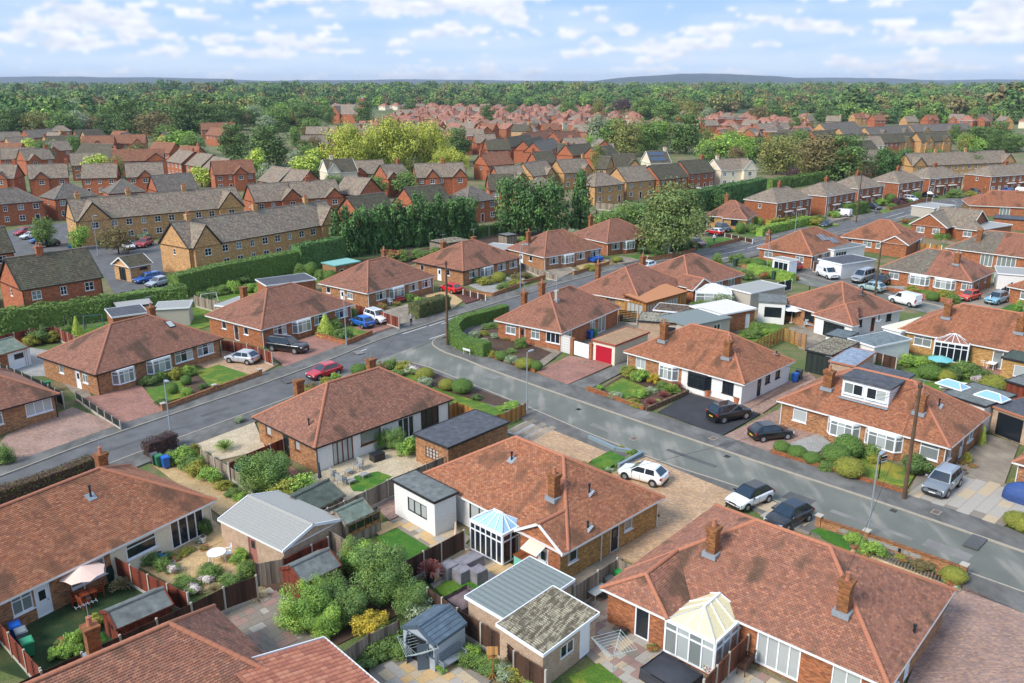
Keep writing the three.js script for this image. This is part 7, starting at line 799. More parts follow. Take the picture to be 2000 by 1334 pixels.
// P, Q, M fronts
patch('drive', MAT.blockRed, 0.125, 2.74, -88.48, 6.78, -94.33, 11.76, -91.32, 5.91, -84.34); patch('old_drive', MAT.tarmac, 0.11, 5.9, -84.19, 12.01, -90.96, 13.6, -92.8, 13.16, -89.52, 8.08, -82.94); patch('lawn', MAT.lawn, 0.16, 9.59, -82.94, 12.08, -86.45, 14.45, -82.94, 11.58, -79.96); patch('garden_bed', MAT.soil, 0.14, 8.85, -82.48, 12.48, -87.79, 18.09, -84.5, 18.41, -82.03, 13.59, -77.45); patch('drive', MAT.blacktop, 0.126, 14.32, -76.64, 18.51, -81.73, 24.21, -76.11, 19.32, -70.91); patch('path', MAT.blockPink, 0.12, 18.57, -82.03, 23.25, -77.17, 33.13, -88.48, 33.01, -86.45, 24.54, -76.37); patch('drive', MAT.blockPink, 0.125, 19.38, -70.79, 26.28, -77.17, 33.29, -87.28, 32.45, -83.25, 26.79, -74.81, 28.22, -71.14, 22.41, -67.35); patch('gravel_bed', MAT.gravelGrey, 0.13, 24.84, -69.09, 28.3, -71.37, 28.56, -68.87, 26.22, -66.72); patch('lawn', MAT.lawnDry, 0.15, 27.87, -65.18, 30.67, -66.72, 33.51, -63.23, 31.51, -60.48, 29.12, -61.83); patch('old_drive', MAT.conPave, 0.11, 37.67, -65.18, 43.73, -71.14, 45.24, -68.87, 39.43, -60.92, 36.87, -62.75);
slabs('drive_slabs', [MAT.slabGrey, MAT.slab, MAT.slabGrey], TA, 1.2, 0.9, 0.125, 12, 33.29, -62.75, 37.14, -63.7, 40.97, -60.04, 39.01, -56.72, 35.8, -54.44, 30.66, -58.76); 
patch('front_garden', MAT.soil, 0.12, -6.17, -101.81, -1, -110.2, 3.86, -100.71, 5.11, -93.56, 2.89, -89.52, -2.75, -95.51); patch('path', MAT.conPave, 0.13, 0, -101.37, 1.97, -102.94, 5.88, -95.51, 3.62, -90.59, 3.08, -92.06, 4.78, -95.51);
patch('rear_yard', MAT.conPave, 0.06, 8.3, -100.06, 13.81, -108.92, 18.25, -106.46, 19.47, -101.81, 11.63, -95.51); patch('rear_gardens', MAT.conPave, 0.04, 14, -117, 25.8, -124.6, 38.1, -129.7, 37.7, -119.9, 27.81, -104.09, 16.9, -106.46); patch('lawn', MAT.lawn, 0.08, 27.9, -101.81, 35.3, -111.5, 35.46, -105.26, 29.05, -96.51); patch('rear_yard', MAT.conPave, 0.06, 36.5, -106.46, 45.1, -111.5, 46.26, -100.71, 37.76, -91.69, 34.94, -97.53); patch('patio', MAT.blockRed, 0.08, 52.28, -93.56, 57.55, -95.51, 57.94, -89.88, 55, -84.82, 50.79, -87.28); patch('lawn', MAT.turf, 0.09, 50.41, -89.88, 52.32, -91.32, 53.33, -86.78, 51.58, -85.63); patch('rear_garden', MAT.lawn, 0.05, 45.3, -95.51, 52.28, -93.56, 51.58, -85.63, 48.16, -77.45, 43.78, -78.83); patch('front_garden', MAT.gravelGrey, 0.12, 58.2, -129.7, 64.1, -129.7, 65.7, -123, 64.1, -119.9, 58.1, -126.9); patch('lawn', MAT.lawn, 0.13, 62.9, -127.9, 68.4, -125.6, 64.9, -119.9, 62.2, -124); patch('drive', MAT.conPave, 0.11, 65.3, -119.9, 78.6, -132.5, 73, -117, 67.7, -112.8); patch('lawn', MAT.turf, 0.12, 69.1, -115.3, 76.3, -121.5, 71.9, -111.5); patch('drive', MAT.tarmac, 0.11, 46.7, -138.9, 55.6, -149.6, 58.2, -135.1, 51.9, -129.7); patch('lawn', MAT.lawn, 0.11, 87.7, -189.3, 94.2, -195.2, 91.4, -186.5, 85.6, -182.5);
// back gardens behind the left row
patch('rear_garden', MAT.lawn, 0.05, -58.27, -104.09, -46.8, -119.9, -37.5, -114.2, -40.56, -106.46, -50.2, -95.51); patch('rear_garden', MAT.lawn, 0.05, -46.8, -119.9, -32.4, -145.1, -25.6, -137, -35.7, -129.7, -42.3, -115.6); patch('rear_garden', MAT.soil, 0.05, -32.4, -145.1, 0, -179.2, 12.2, -181.2, 6.3, -170.1, -13.4, -154.2, -23.9, -137);
// ---------------------------------------------------------------- fences and garden walls
const panelGeo = { board: (() => { const b = mb(); for (let i = 0; i < 12; i++) b.box(-0.5 + (i + 0.5) / 12, 0.5, (i % 2) * 0.012, 1 / 12 + 0.004, 1, 0.02); b.box(0, 0.2, -0.02, 1, 0.06, 0.03).box(0, 0.8, -0.02, 1, 0.06, 0.03); return b.geo(); })(), lap: (() => { const b = mb(); for (let i = 0; i < 9; i++) b.box(0, (i + 0.5) / 9, (i % 2) * 0.014, 0.99, 1 / 9 + 0.004, 0.018); for (const x of [-0.48, 0, 0.48]) b.box(x, 0.5, 0.03, 0.03, 1, 0.03); b.box(0, 1.0, 0.005, 1, 0.03, 0.06); return b.geo(); })(), slat: (() => { const b = mb(); for (let i = 0; i < 7; i++) b.box(0, (i + 0.5) / 7, 0, 1, 0.09, 0.02); return b.geo(); })() };
function fence(label, m, h, pts, o = {}) {
const t = thing(o.name || 'fence', label, 'fence', pts[0][0], pts[0][1]), PM = o.post || MAT.concrete, [cx, cz] = pts[0], st = o.step ?? 1.83, pg = boxGeo(0.11, h + 0.12, 0.11), grav = o.gravel ?? 0.28;
const put = (x, z, a) => part('post', pg, PM, t, x - cx, (h + 0.12) / 2, z - cz, a);
for (let i = 0; i + 1 < pts.length; i++) { const [ax, az] = pts[i], [bx, bz] = pts[i + 1], L = Math.hypot(bx - ax, bz - az), n = Math.max(1, Math.round(L / st)), a = Math.atan2(-(bz - az), bx - ax); if (i === 0) put(ax, az, a);
for (let k = 0; k < n; k++) { const q = (k + 0.5) / n, p = part('panel', panelGeo[o.kind || 'board'], m, t, lerp(ax, bx, q) - cx, grav + 0.02, lerp(az, bz, q) - cz, a); p.scale.set(L / n - 0.1, h - grav, 1); if (grav) { const g = part('gravel_board', boxGeo(1, grav, 0.05), MAT.concrete, t, lerp(ax, bx, q) - cx, grav / 2, lerp(az, bz, q) - cz, a); g.scale.x = L / n - 0.1; } put(lerp(ax, bx, (k + 1) / n), lerp(az, bz, (k + 1) / n), a); } }
return t;
}
const FE = (label, m, h, o, ...f) => fence(label, m, h, pairs(f), o);
FE('dark feather-edge fence with pale posts along the front left garden', MAT.fenceDark, 1.75, {}, -25.38, -35.42, -24.43, -36.54, -21.65, -39.48, -18.82, -42.48, -17.46, -44.1, -15.85, -45.36);
FE('orange brown fence dividing the parasol yard from the gravel garden', MAT.fenceRed, 1.6, { kind: 'lap' }, -25.86, -47.89, -22.72, -45.68, -19.51, -43.74); FE('orange brown fence beside the three wheelie bins at bottom left', MAT.fenceRed, 1.6, { kind: 'lap' }, -29.86, -41.46, -28.09, -39.91, -24.71, -36.93); FE('weathered grey fence with gaps beside the concrete garage', MAT.fenceGrey, 1.7, { post: MAT.timber, gravel: 0 }, -16.31, -46.83, -14.71, -47.43); FE('brown fence behind the long low shed', MAT.fenceRed, 1.6, { kind: 'lap' }, -14.76, -47.47, -13.31, -49.22, -12.43, -50.2);
FE('grey lap fence with concrete posts between white backed bungalow and centre bungalow', MAT.fenceGrey, 1.7, { kind: 'lap' }, -14.2, -52.95, -12.27, -55.14, -10.96, -56.75, -9.57, -58.52, -8.2, -59.94, -5.61, -62.76); FE('grey fence beside the small potting shed', MAT.fenceGrey, 1.7, { kind: 'lap' }, -14.18, -52.88, -12.48, -50.97, -10.52, -49.18); FE('dark brown fence beside the artificial lawn', MAT.fenceDark, 1.7, { kind: 'lap' }, -6.84, -47.13, -4.73, -49.37, -3.29, -50.97); FE('brown fence running past the two garages', MAT.fenceDark, 1.6, { kind: 'lap' }, -5.13, -44.27, -3.2, -42.2, -1.77, -40.79, -0.48, -39.51, 0.11, -38.33, 1.76, -36.77); FE('grey fence hiding the bins beside the centre bungalow', MAT.fenceGrey, 1.8, {}, 3.78, -44.18, 5.37, -45.85, 6.76, -47.27, 7.62, -46.43); FE('brown fence between conservatory and bench patio at bottom right', MAT.fence, 1.7, { kind: 'lap' }, 13.09, -39.6, 11.68, -38.11, 9.83, -35.94);
FE('orange fence behind the teal bin at bungalow side', MAT.fenceRed, 1.6, { kind: 'lap' }, -22.85, -61.72, -21.98, -63.47, -20.53, -65.42, -19.75, -66.59); FE('low grey concrete fence beside the gravel path', MAT.fenceGrey, 1.2, { kind: 'lap' }, -26.3, -65.15, -23.05, -62.08, -20.29, -59.34); FE('new honey coloured fence beside the flat roofed garage', MAT.fenceNew, 1.5, { post: MAT.fenceNew, gravel: 0 }, -6.06, -74.75, -5.28, -75.55, -3.12, -73.31); FE('new honey coloured fence along the side road corner', MAT.fenceNew, 1.3, { post: MAT.fenceNew, gravel: 0 }, -2.14, -72.29, -0.58, -73.42, 1.29, -75.79);
FE('black panel fence with white posts between the two left drives', MAT.fenceGreen, 0.95, { gravel: 0.3 }, -44.27, -79.81, -40.06, -75.6, -36.34, -72.15); FE('dark green fence behind the left edge bungalow', MAT.fenceGreen, 1.7, {}, -55.66, -86.49, -51.67, -83.63, -48.18, -80.93, -44.41, -77.67); FE('red brown fence of the far left back garden', MAT.fenceRed, 1.7, { kind: 'lap' }, -61.89, -96.65, -59.75, -99.71, -57.17, -100.85, -52.76, -96.87); FE('brown fence beside the silver hatchback', MAT.fenceRed, 1.6, { kind: 'lap' }, -34.68, -95.72, -31.07, -93.88, -29.35, -92.5, -27.23, -90.58); FE('brown arched fence beside the white crossover', MAT.fenceRed, 1.6, { kind: 'lap' }, -21.6, -112.1, -18.28, -109.35, -14.75, -105.5); FE('low white posted fence beside the small red hatchback', MAT.fenceDark, 0.9, { post: WHITE, gravel: 0.1 }, -7.4, -123.9, -3.9, -120.4); FE('low grey fence beside the cracked concrete drive', MAT.fenceGrey, 1.1, { kind: 'lap' }, 1.5, -142.9, 4.7, -136, 7.3, -132.9); FE('grey fence below the glazed extension of the hipped house', MAT.fenceGrey, 1.8, {}, -9.5, -183.2, -4.8, -175.7); FE('dark low fence beside the red car with white roof', MAT.fenceDark, 0.9, { post: WHITE, gravel: 0.2 }, 44.3, -173.4, 48.1, -166.3); FE('pale wooden fence around the rear garden on right', MAT.fenceNew, 1.7, { kind: 'slat', post: MAT.fenceNew, gravel: 0 }, 27.97, -93.96, 33.93, -100.62, 35.62, -97.29); FE('brown fence panels beside the palm', MAT.fenceDark, 1.7, { kind: 'lap' }, 40.81, -91.03, 42.79, -88.61); FE('orange fence behind the grey and red roofed bungalow', MAT.fenceNew, 1.7, { kind: 'lap', post: WHITE }, 74.5, -161.9, 77.4, -158.1, 80.5, -155.5); FE('dark fence with white posts beside the white flat roof', MAT.fenceGreen, 1.8, { post: WHITE }, 36.1, -120.5, 40.4, -124.5, 43.3, -126.9); FE('dark brown gate fence beside the white porch bungalow', MAT.fenceDark, 1.8, { kind: 'lap' }, 51.2, -140, 54.8, -136.7); FE('grey green glass fence up the drive of the right edge bungalow', MAT.fenceGreen, 1.4, { post: WHITE }, 69.3, -118.1, 80.1, -129.7); FE('grey fence of the garden with the metal swing', MAT.fenceGrey, 1.7, { kind: 'lap' }, -45.5, -116.9, -41.6, -113.9, -38.9, -112.2); FE('dark fence behind the corner bungalow yard', MAT.fenceGreen, 1.9, { kind: 'slat' }, 14.37, -108.5, 16.66, -107.71); FE('weathered fence in front of the yellow shrub', MAT.fenceGrey, 1.5, { post: MAT.timber, gravel: 0 }, -9.27, -38.37, -8.01, -39.96, -6.51, -41.22); FE('grey board fence beside the buff lean-to house', MAT.fenceGrey, 1.8, {}, 21.4, -213.3, 29.4, -208.7);
function gwall(label, m, h, th, pts, o = {}) { const [cx, cz] = pts[0], t = thing(o.name || 'garden_wall', label, 'wall', cx, cz), b = mb(), c = mb(); for (let i = 0; i + 1 < pts.length; i++) { const [ax, az] = pts[i], [bx, bz] = pts[i + 1]; b.bar([ax - cx, h / 2, az - cz], [bx - cx, h / 2, bz - cz], th, h); c.bar([ax - cx, h + 0.03, az - cz], [bx - cx, h + 0.03, bz - cz], th + 0.06, 0.07); } b.put('wall', m, t); c.put('coping', o.cope || MAT.brickOld, t); for (const [x, z] of o.piers ? pts : []) { const k = mb().box(x - cx, (h + 0.25) / 2, z - cz, th + 0.16, h + 0.25, th + 0.16, TA).put('pier', m, t); part('cap', boxGeo(th + 0.26, 0.08, th + 0.26), MAT.concrete, k, x - cx, h + 0.29, z - cz, TA); } return t; }
const GW = (l, m, h, o, ...f) => gwall(l, m, h, 0.24, pairs(f), o);
GW('low brick wall in front of the bay windowed left bungalow', MAT.brick, 0.55, { piers: 1 }, -34.31, -77.04, -31.06, -82.33, -27.76, -87.28); GW('low brick wall curving round the bright shrub', MAT.brickRed, 0.6, {}, -24.84, -102.04, -20.35, -98.57, -17.9, -102.94); GW('low brick wall of the shrub garden left of the lamp post', MAT.brick, 0.55, {}, -7.5, -125.6, -2.9, -123, 1.2, -129.7); GW('low brick wall in front of the small lawn', MAT.brick, 0.6, { piers: 1 }, 1.8, -131.1, 5.9, -135.8); GW('low brick wall beside the covered trailer', MAT.brick, 0.6, { piers: 1 }, 10.4, -137.8, 17, -146); GW('low brick wall under the street tree', MAT.brick, 0.8, { piers: 1 }, 24.4, -148.7, 29.2, -151.9, 34.8, -158.2); GW('low brick wall around the far corner lawn', MAT.brick, 0.7, {}, 38.6, -161.3, 46.5, -169.5); GW('low edging wall of the shrub border beside the corner bungalow', MAT.brickDark, 0.3, {}, -2.54, -94.14, 2.63, -88.65); GW('low brick wall in front of the half white bungalow', MAT.brickDark, 0.4, {}, 7.92, -82.94, 13.02, -77.04); GW('grey rendered wall around the raised planter and lawn', plain(0x7d8d95, 0.8), 0.35, { cope: plain(0x7d8d95, 0.8) }, 6.97, -70.21, 9.08, -67.56, 11.29, -66.72, 8.94, -64.19); GW('low brick wall in front of the round topiary shrubs', MAT.brickDark, 0.35, {}, 22.61, -67.14, 26.47, -63.7, 30.92, -59.52); GW('orange brick wall with patterned block screen beside the lamp post', MAT.brick, 0.7, { piers: 1 }, 22.3, -54.44, 24.88, -52.3, 29.5, -47.96); GW('orange brick wall in front of the grey and red roofed bungalow', MAT.brickRed, 0.6, { cope: MAT.ridge }, 57.5, -127.9, 61, -123, 64.3, -118.8); GW('brick wall in front of the white porch bungalow', MAT.brick, 0.6, {}, 39.7, -145.1, 43.3, -138.9, 46.8, -134); GW('pale wall beside the far brown gabled bungalow', MAT.conPave, 0.7, {}, 86.8, -167.8, 88.7, -163.4); GW('brick wall by the fourth brown semi', MAT.brickRed, 0.8, {}, 108.6, -226.4, 114.4, -230.5); GW('brick wall along the far junction', MAT.brick, 0.7, {}, 94.6, -211.4, 106.8, -222.5); GW('timber edged raised bed beside the black tarmac drive', MAT.timber, 0.45, { name: 'raised_bed', cope: MAT.timber }, 13.18, -76.77, 18.3, -81.73); GW('pale curved wall beside the sixth brown semi', MAT.cream, 1.2, {}, 137.3, -258.2, 140.3, -250.7); GW('low grey block wall of the rear yard behind red garage', MAT.brickRed, 0.9, {}, 10.43, -105.97, 14.91, -109.43);
// brick gate piers and white gates of the corner bungalow
{ const t = thing('drive_gates', 'white double drive gates between brick piers beside the patterned block screen', 'gate', 8.2, -93.95, -0.81 + 0.02); for (const x of [-1.45, 1.45]) mb().box(x, 1.0, 0, 0.42, 2.0, 0.42).box(x, 2.03, 0, 0.5, 0.07, 0.5).put('pier', MAT.brickRed, t); for (const s of [-0.6, 0.6]) { const g = part('gate_leaf', boxGeo(1.16, 1.7, 0.06), WHITE, t, s, 0.95, 0); part('brace', boxGeo(1.0, 0.08, 0.03), plain(0xd8dad8, 0.5), g, 0, 0.5, 0.045); part('brace', boxGeo(1.0, 0.08, 0.03), plain(0xd8dad8, 0.5), g, 0, -0.5, 0.045); }
const s = thing('block_screen', 'white pierced concrete screen wall beside the drive gates', 'screen wall', 6.49, -95.51, -0.81); for (let i = 0; i < 5; i++) for (let j = 0; j < 7; j++) part('screen_block', memo('scrb', () => { const b = mb(), k = 0.15; for (const [x, y, w, h] of [[0, k - 0.02, 0.3, 0.04], [0, -k + 0.02, 0.3, 0.04], [k - 0.02, 0, 0.04, 0.22], [-k + 0.02, 0, 0.04, 0.22]]) b.box(x, y, 0, w, h, 0.1); b.bar([-0.13, -0.13, 0], [0.13, 0.13, 0], 0.09, 0.035).bar([-0.13, 0.13, 0], [0.13, -0.13, 0], 0.09, 0.035); return b.geo(); }), MAT.render, s, -0.6 + i * 0.3, 0.2 + j * 0.3, 0); mb().box(0, 2.18, 0, 1.6, 0.08, 0.16).put('coping', MAT.concrete, s); }
{ const t = thing('block_screen', 'band of white patterned blocks set along the orange front wall', 'screen wall', 22.33, -54.51, 0); const a = [22.33, -54.51], b = [29.53, -48.02], n = 34; for (let i = 0; i < n; i++) { const q = (i + 0.5) / n; const m = part('screen_block', memo('scrc', () => { const b2 = mb().box(0, 0, 0, 0.5, 0.3, 0.26); return b2.geo(); }), MAT.gravelGrey, t, (b[0] - a[0]) * q, 0.42, (b[1] - a[1]) * q, Math.atan2(-(b[1] - a[1]), b[0] - a[0])); } }

// ---------------------------------------------------------------- sheds, garages, conservatories
function shed(label, p, d, h, rise, wall, roof, o = {}) { return house({ name: o.name || 'garden_shed', cat: o.cat || 'shed', label, p, d, eave: h, rise, hip: [0, 0], det: 1, ov: o.ov ?? 0.12, gauge: o.gauge ?? 9, roof, ridge: o.ridge || roof, ridgeDet: 1, gutter: o.gutter || wall, barge: o.barge || wall, walls: { all: wall }, win: o.win || {}, pipes: [] }); }
// flat or single-slope roof; p: near edge of the roof left to right at height h, d: depth, fall: how much higher the far edge is
function flat(label, p, d, h, wall, roof, o = {}) {
const s = spot(...p, d), w = s.L / 2, t = thing(o.name || 'garage', label, o.cat || 'garage', s.x, s.z, s.turn), dd = d / 2, f = o.fall || 0, ov = o.ov ?? 0.15, e = 0.14, r = mb();
if (o.ribs) { const n = Math.round(s.L / o.ribs); for (let i = 0; i < n; i++) { const x0 = -w + i * s.L / n, x1 = x0 + s.L / n, xm = (x0 + x1) / 2; r.face([x0, h + e, dd], [xm, h + e + 0.035, dd], [xm, h + e + f + 0.035, -dd], [x0, h + e + f, -dd]).face([xm, h + e + 0.035, dd], [x1, h + e, dd], [x1, h + e + f, -dd], [xm, h + e + f + 0.035, -dd]); } } else r.face([-w, h + e, dd], [w, h + e, dd], [w, h + e + f, -dd], [-w, h + e + f, -dd]);
r.put('roof', roof, t); const k = mb(), F = o.fascia || MAT.gutterB; const ed = 0.02; k.bar([-w, h + e / 2 + ed, dd], [w, h + e / 2 + ed, dd], 0.06, e + 0.05).bar([-w, h + e / 2 + f + ed, -dd], [w, h + e / 2 + f + ed, -dd], 0.06, e + 0.05).bar([-w, h + e / 2 + ed, dd], [-w, h + e / 2 + f + ed, -dd], 0.06, e + 0.05).bar([w, h + e / 2 + ed, dd], [w, h + e / 2 + f + ed, -dd], 0.06, e + 0.05); k.put('fascia', F, t);
const wl = w - ov, dl = dd - ov, put = (L, H, list, ox, oz, turn, m) => { part('wall', wallGeo(L, H, list.map(q => [q[1], q[2], q[3], q[4]])), m || wall, t, ox, 0, oz, turn); for (const [ty, x, ww, y, hh, q = {}] of list) { const at = [ox + (x + ww / 2) * Math.cos(turn) - 0.06 * Math.sin(turn), y, oz - (x + ww / 2) * Math.sin(turn) - 0.06 * Math.cos(turn)], c = { w: ww, h: hh, det: 1, ...q, pos: at, turn }; if (ty === 'd') { const dr = part('door', frameGeo(ww, hh, 1, 1, 0, 0.06), q.fm || WHITE, t, ...at, turn); part('door_leaf', boxGeo(ww - 0.06, hh - 0.06, 0.03), q.mat || WHITE, dr, 0, hh / 2, 0); } else windowPart(t, c); } };
const W = o.win || {}, wm = o.walls || {}; put(2 * wl, h + 0.02, W.F || [], -wl, dl, 0, wm.F); put(2 * dl, h + 0.02, W.R || [], wl, dl, Math.PI / 2, wm.R); put(2 * wl, h + f * 0.9, W.B || [], wl, -dl, Math.PI, wm.B); put(2 * dl, h + 0.02, W.L || [], -wl, -dl, -Math.PI / 2, wm.L); t.H = { w, d: dd, h, s }; return t;
}
shed('large concrete panel garage with pale ribbed gable roof', [-20.37, -51.87, -14.75, -47.69], 5.2, 2.1, 0.75, MAT.pebble, MAT.sheet, { name: 'garage', cat: 'garage', gauge: 0.24, gutter: MAT.gutterW, barge: WHITE, win: { F: [['d', 3.0, 0.9, 0.02, 1.9, { mat: plain(0xa06a60, 0.8), fm: plain(0xa06a60, 0.8) }]] } });
shed('long brown shed with grey felt roof beside the leafy bushes', [-12.8, -44.55, -10.79, -46.71], 2.6, 1.7, 0.7, MAT.fenceRed, MAT.felt); shed('dark green roofed shed behind the white backed bungalow lawn', [-14.56, -53.68, -12.45, -56.64], 3.4, 1.5, 0.8, MAT.fenceGrey, mat({ map: TX.felt, color: 0x6b776c, roughness: 0.95 })); shed('small weathered potting shed with row of windows', [-11.47, -51.38, -9.77, -53.32], 2.3, 1.9, 0.65, MAT.fenceGrey, MAT.feltGreen, { win: { F: [['w', 0.2, 2.9, 0.95, 0.7, { cols: 4, mat: MAT.fenceNew }]] } }); shed('orange shed with grey felt roof in the parasol yard', [-22.34, -40.42, -19.98, -42.84], 2.4, 1.5, 0.6, MAT.fenceRed, MAT.felt, { win: { L: [['d', 0.7, 0.8, 0.05, 1.5, { mat: MAT.fenceRed, fm: MAT.fenceDark }]] } });
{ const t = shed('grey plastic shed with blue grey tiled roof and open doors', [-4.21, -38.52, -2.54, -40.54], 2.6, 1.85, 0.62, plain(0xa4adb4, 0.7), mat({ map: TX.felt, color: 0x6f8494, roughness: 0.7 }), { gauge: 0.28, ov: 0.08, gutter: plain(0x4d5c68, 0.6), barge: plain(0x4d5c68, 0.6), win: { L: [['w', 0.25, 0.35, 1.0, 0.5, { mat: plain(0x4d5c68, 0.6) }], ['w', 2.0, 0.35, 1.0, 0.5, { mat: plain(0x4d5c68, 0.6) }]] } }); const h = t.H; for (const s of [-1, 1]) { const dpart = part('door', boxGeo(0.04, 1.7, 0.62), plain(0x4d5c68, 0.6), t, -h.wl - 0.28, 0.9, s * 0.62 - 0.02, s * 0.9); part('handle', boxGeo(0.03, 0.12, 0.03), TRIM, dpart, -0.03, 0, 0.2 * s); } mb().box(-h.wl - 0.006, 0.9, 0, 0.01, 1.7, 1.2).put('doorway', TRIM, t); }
// the two joined garages at the bottom
flat('pebbledash garage with grey green metal roof and white edges', [-0.08, -39.68, 3.79, -43.96], 3.6, 2.3, MAT.pebble, MAT.sheetGreen, { ribs: 0.4, fascia: WHITE, fall: 0.1 }); flat('pebbledash garage with lichen covered corrugated roof and white door', [1.64, -37.13, 4.95, -40.8], 3.4, 2.2, MAT.pebble, MAT.lichen, { ribs: 0.16, fascia: WHITE, fall: 0.25, win: { F: [['w', 1.5, 1.2, 0.95, 0.85, { cols: 2 }], ['d', 3.2, 0.95, 0.03, 1.95, {}]] } });
flat('brick garage with dark felt flat roof beside the climbing plant', [-5.19, -62.51, -0.18, -68.02], 4.3, 2.5, MAT.brick, MAT.feltDark, { win: { L: [['w', 1.2, 1.6, 0.9, 1.0, { cols: 4, rows: 3, mat: MAT.wooden, g: 'b' }]] } }); flat('single garage with red up-and-over door and gravel felt roof', [11.7, -90.55, 16.4, -95.82], 3.4, 2.4, MAT.cream, mat({ map: TX.gravel, color: 0xb89878 }), { fascia: plain(0xa04a38, 0.7), win: { L: [['d', 0.35, 2.4, 0.02, 2.05, { mat: plain(0xb0122c, 0.45) }]] } });
flat('concrete garage with pale asbestos roof behind the red garage', [15.73, -101.31, 21.63, -99.69], 4.4, 2.3, MAT.pebble, mat({ map: TX.lichen, color: 0xe8e4da }), { ribs: 0.5, win: { F: [['d', 3.6, 1.1, 0.02, 1.9, { mat: TRIM }]] } }); flat('summer house with grey green flat roof behind the half white bungalow', [21.52, -98.21, 27.86, -102.39], 5.5, 2.4, MAT.concrete, MAT.sheetGreen, { fascia: MAT.sheetGreen, cat: 'shed', name: 'garden_shed', win: { F: [['w', 4.4, 1.2, 0.8, 1.2, { cols: 2 }]] } }); flat('long low roof with white edges and rusty felt', [18.48, -106.49, 24.05, -104.21], 4, 2.3, MAT.fenceNew, mat({ map: TX.lichen, color: 0xa08878 }), { fascia: WHITE }); flat('white sheet roofed outbuilding behind the rear gardens', [26.47, -103.36, 32.23, -106.89], 5.5, 2.4, MAT.brickRed, mat({ map: TX.grain, color: 0xe8e2d4, roughness: 0.7 }), { ribs: 0.5, fascia: WHITE, win: { F: [['d', 4.8, 0.8, 0.02, 1.9, {}]] } }); flat('white flat roof shelter beside the dark fence with white posts', [33.8, -115.4, 40.2, -120], 4.5, 2.3, MAT.concrete, MAT.sheet, { fascia: WHITE });
flat('flat garage with lichen roof and black doors', [32.62, -89.04, 34.79, -86.85], 7, 2.4, MAT.pebble, MAT.lichen, { ribs: 0.3, walls: { F: MAT.fenceGreen } }); flat('garage with pale blue flat roof and red edges', [33.94, -85.4, 36.12, -83.54], 6.4, 2.3, MAT.pebble, mat({ map: TX.felt, color: 0xaec0d4 }), { fascia: MAT.ridge }); flat('garage with grey green flat roof and white edge beside the palm', [38.98, -93.32, 40.76, -89.98], 6.4, 2.4, MAT.render, mat({ map: TX.felt, color: 0x8f9ea0 }), { fascia: WHITE }); flat('grey felt lean-to beside the white hipped wing', [37.15, -95.63, 39, -93.77], 3.5, 2.2, MAT.render, mat({ map: TX.felt, color: 0x7f8d90 }), {}); flat('open car port with dark flat roof full of stored things', [43.97, -71.83, 46.4, -67.05], 5.5, 2.5, MAT.pebble, MAT.feltDark, { fascia: MAT.ridge, win: { F: [['w', 0.5, 2.4, 0.05, 2.2, { mat: TRIM }]] } }); flat('brick outbuilding with dark green flat roof at right edge', [52.76, -86.02, 56.26, -82.31], 6, 2.5, MAT.brickBuff, mat({ map: TX.felt, color: 0x5c6e64 }), { win: { F: [['w', 1.2, 2.2, 0.8, 1.3, { cols: 2, g: 'b' }]] } }); flat('grey roofed shed at right edge below the patio chairs', [49.57, -79.55, 51.56, -76.21], 4, 2.2, MAT.fenceRed, MAT.felt, {});
flat('white box annexe with grey flat roof behind white rendered bungalow', [32.83, -108.73, 36.39, -107.65], 4.5, 2.9, MAT.render, MAT.felt, { name: 'annexe', cat: 'annexe', fascia: MAT.felt, win: { F: [['w', 0.8, 2.2, 0.9, 1.4, { cols: 2, mat: BLACK }]] } }); flat('white porch with glazed front on the solar panel bungalow', [44, -140.1, 46.1, -137.1], 2.4, 2.4, MAT.upvc, MAT.sheet, { name: 'porch', cat: 'porch', fascia: WHITE, win: { F: [['w', 0.3, 2.8, 0.6, 1.5, { cols: 3 }]] } }); flat('white garage with grey canopy beside the camper van', [53.7, -134.2, 61, -138.3], 5, 2.5, MAT.render, MAT.feltDark, { fascia: WHITE }); flat('white flat extension with dark roof above the white garage', [56.7, -145.8, 64.3, -150.7], 4, 2.6, MAT.render, MAT.felt, { name: 'extension', cat: 'extension', fascia: WHITE, win: { F: [['w', 0.6, 3, 0.7, 1.5, { cols: 4 }]] } }); flat('white garage with flat roof behind the right hand semi pair', [95.7, -169, 104.6, -174.7], 6, 2.4, MAT.brickRed, MAT.sheet, { fascia: WHITE, win: { F: [['d', 0.3, 2.4, 0.02, 2, {}]] } }); flat('pale flat roof garage at the far junction', [99.7, -198.4, 107.1, -203.5], 6, 2.4, MAT.concrete, MAT.sheet, { fascia: WHITE }); flat('white flat roof between right edge bungalows', [75.4, -127.7, 79.3, -125.9], 6, 2.5, MAT.render, MAT.sheet, { fascia: WHITE }); flat('low dark roofed garage row at right', [106.1, -184.9, 111.9, -181.3], 6, 2.2, MAT.brickRed, MAT.feltDark, {});
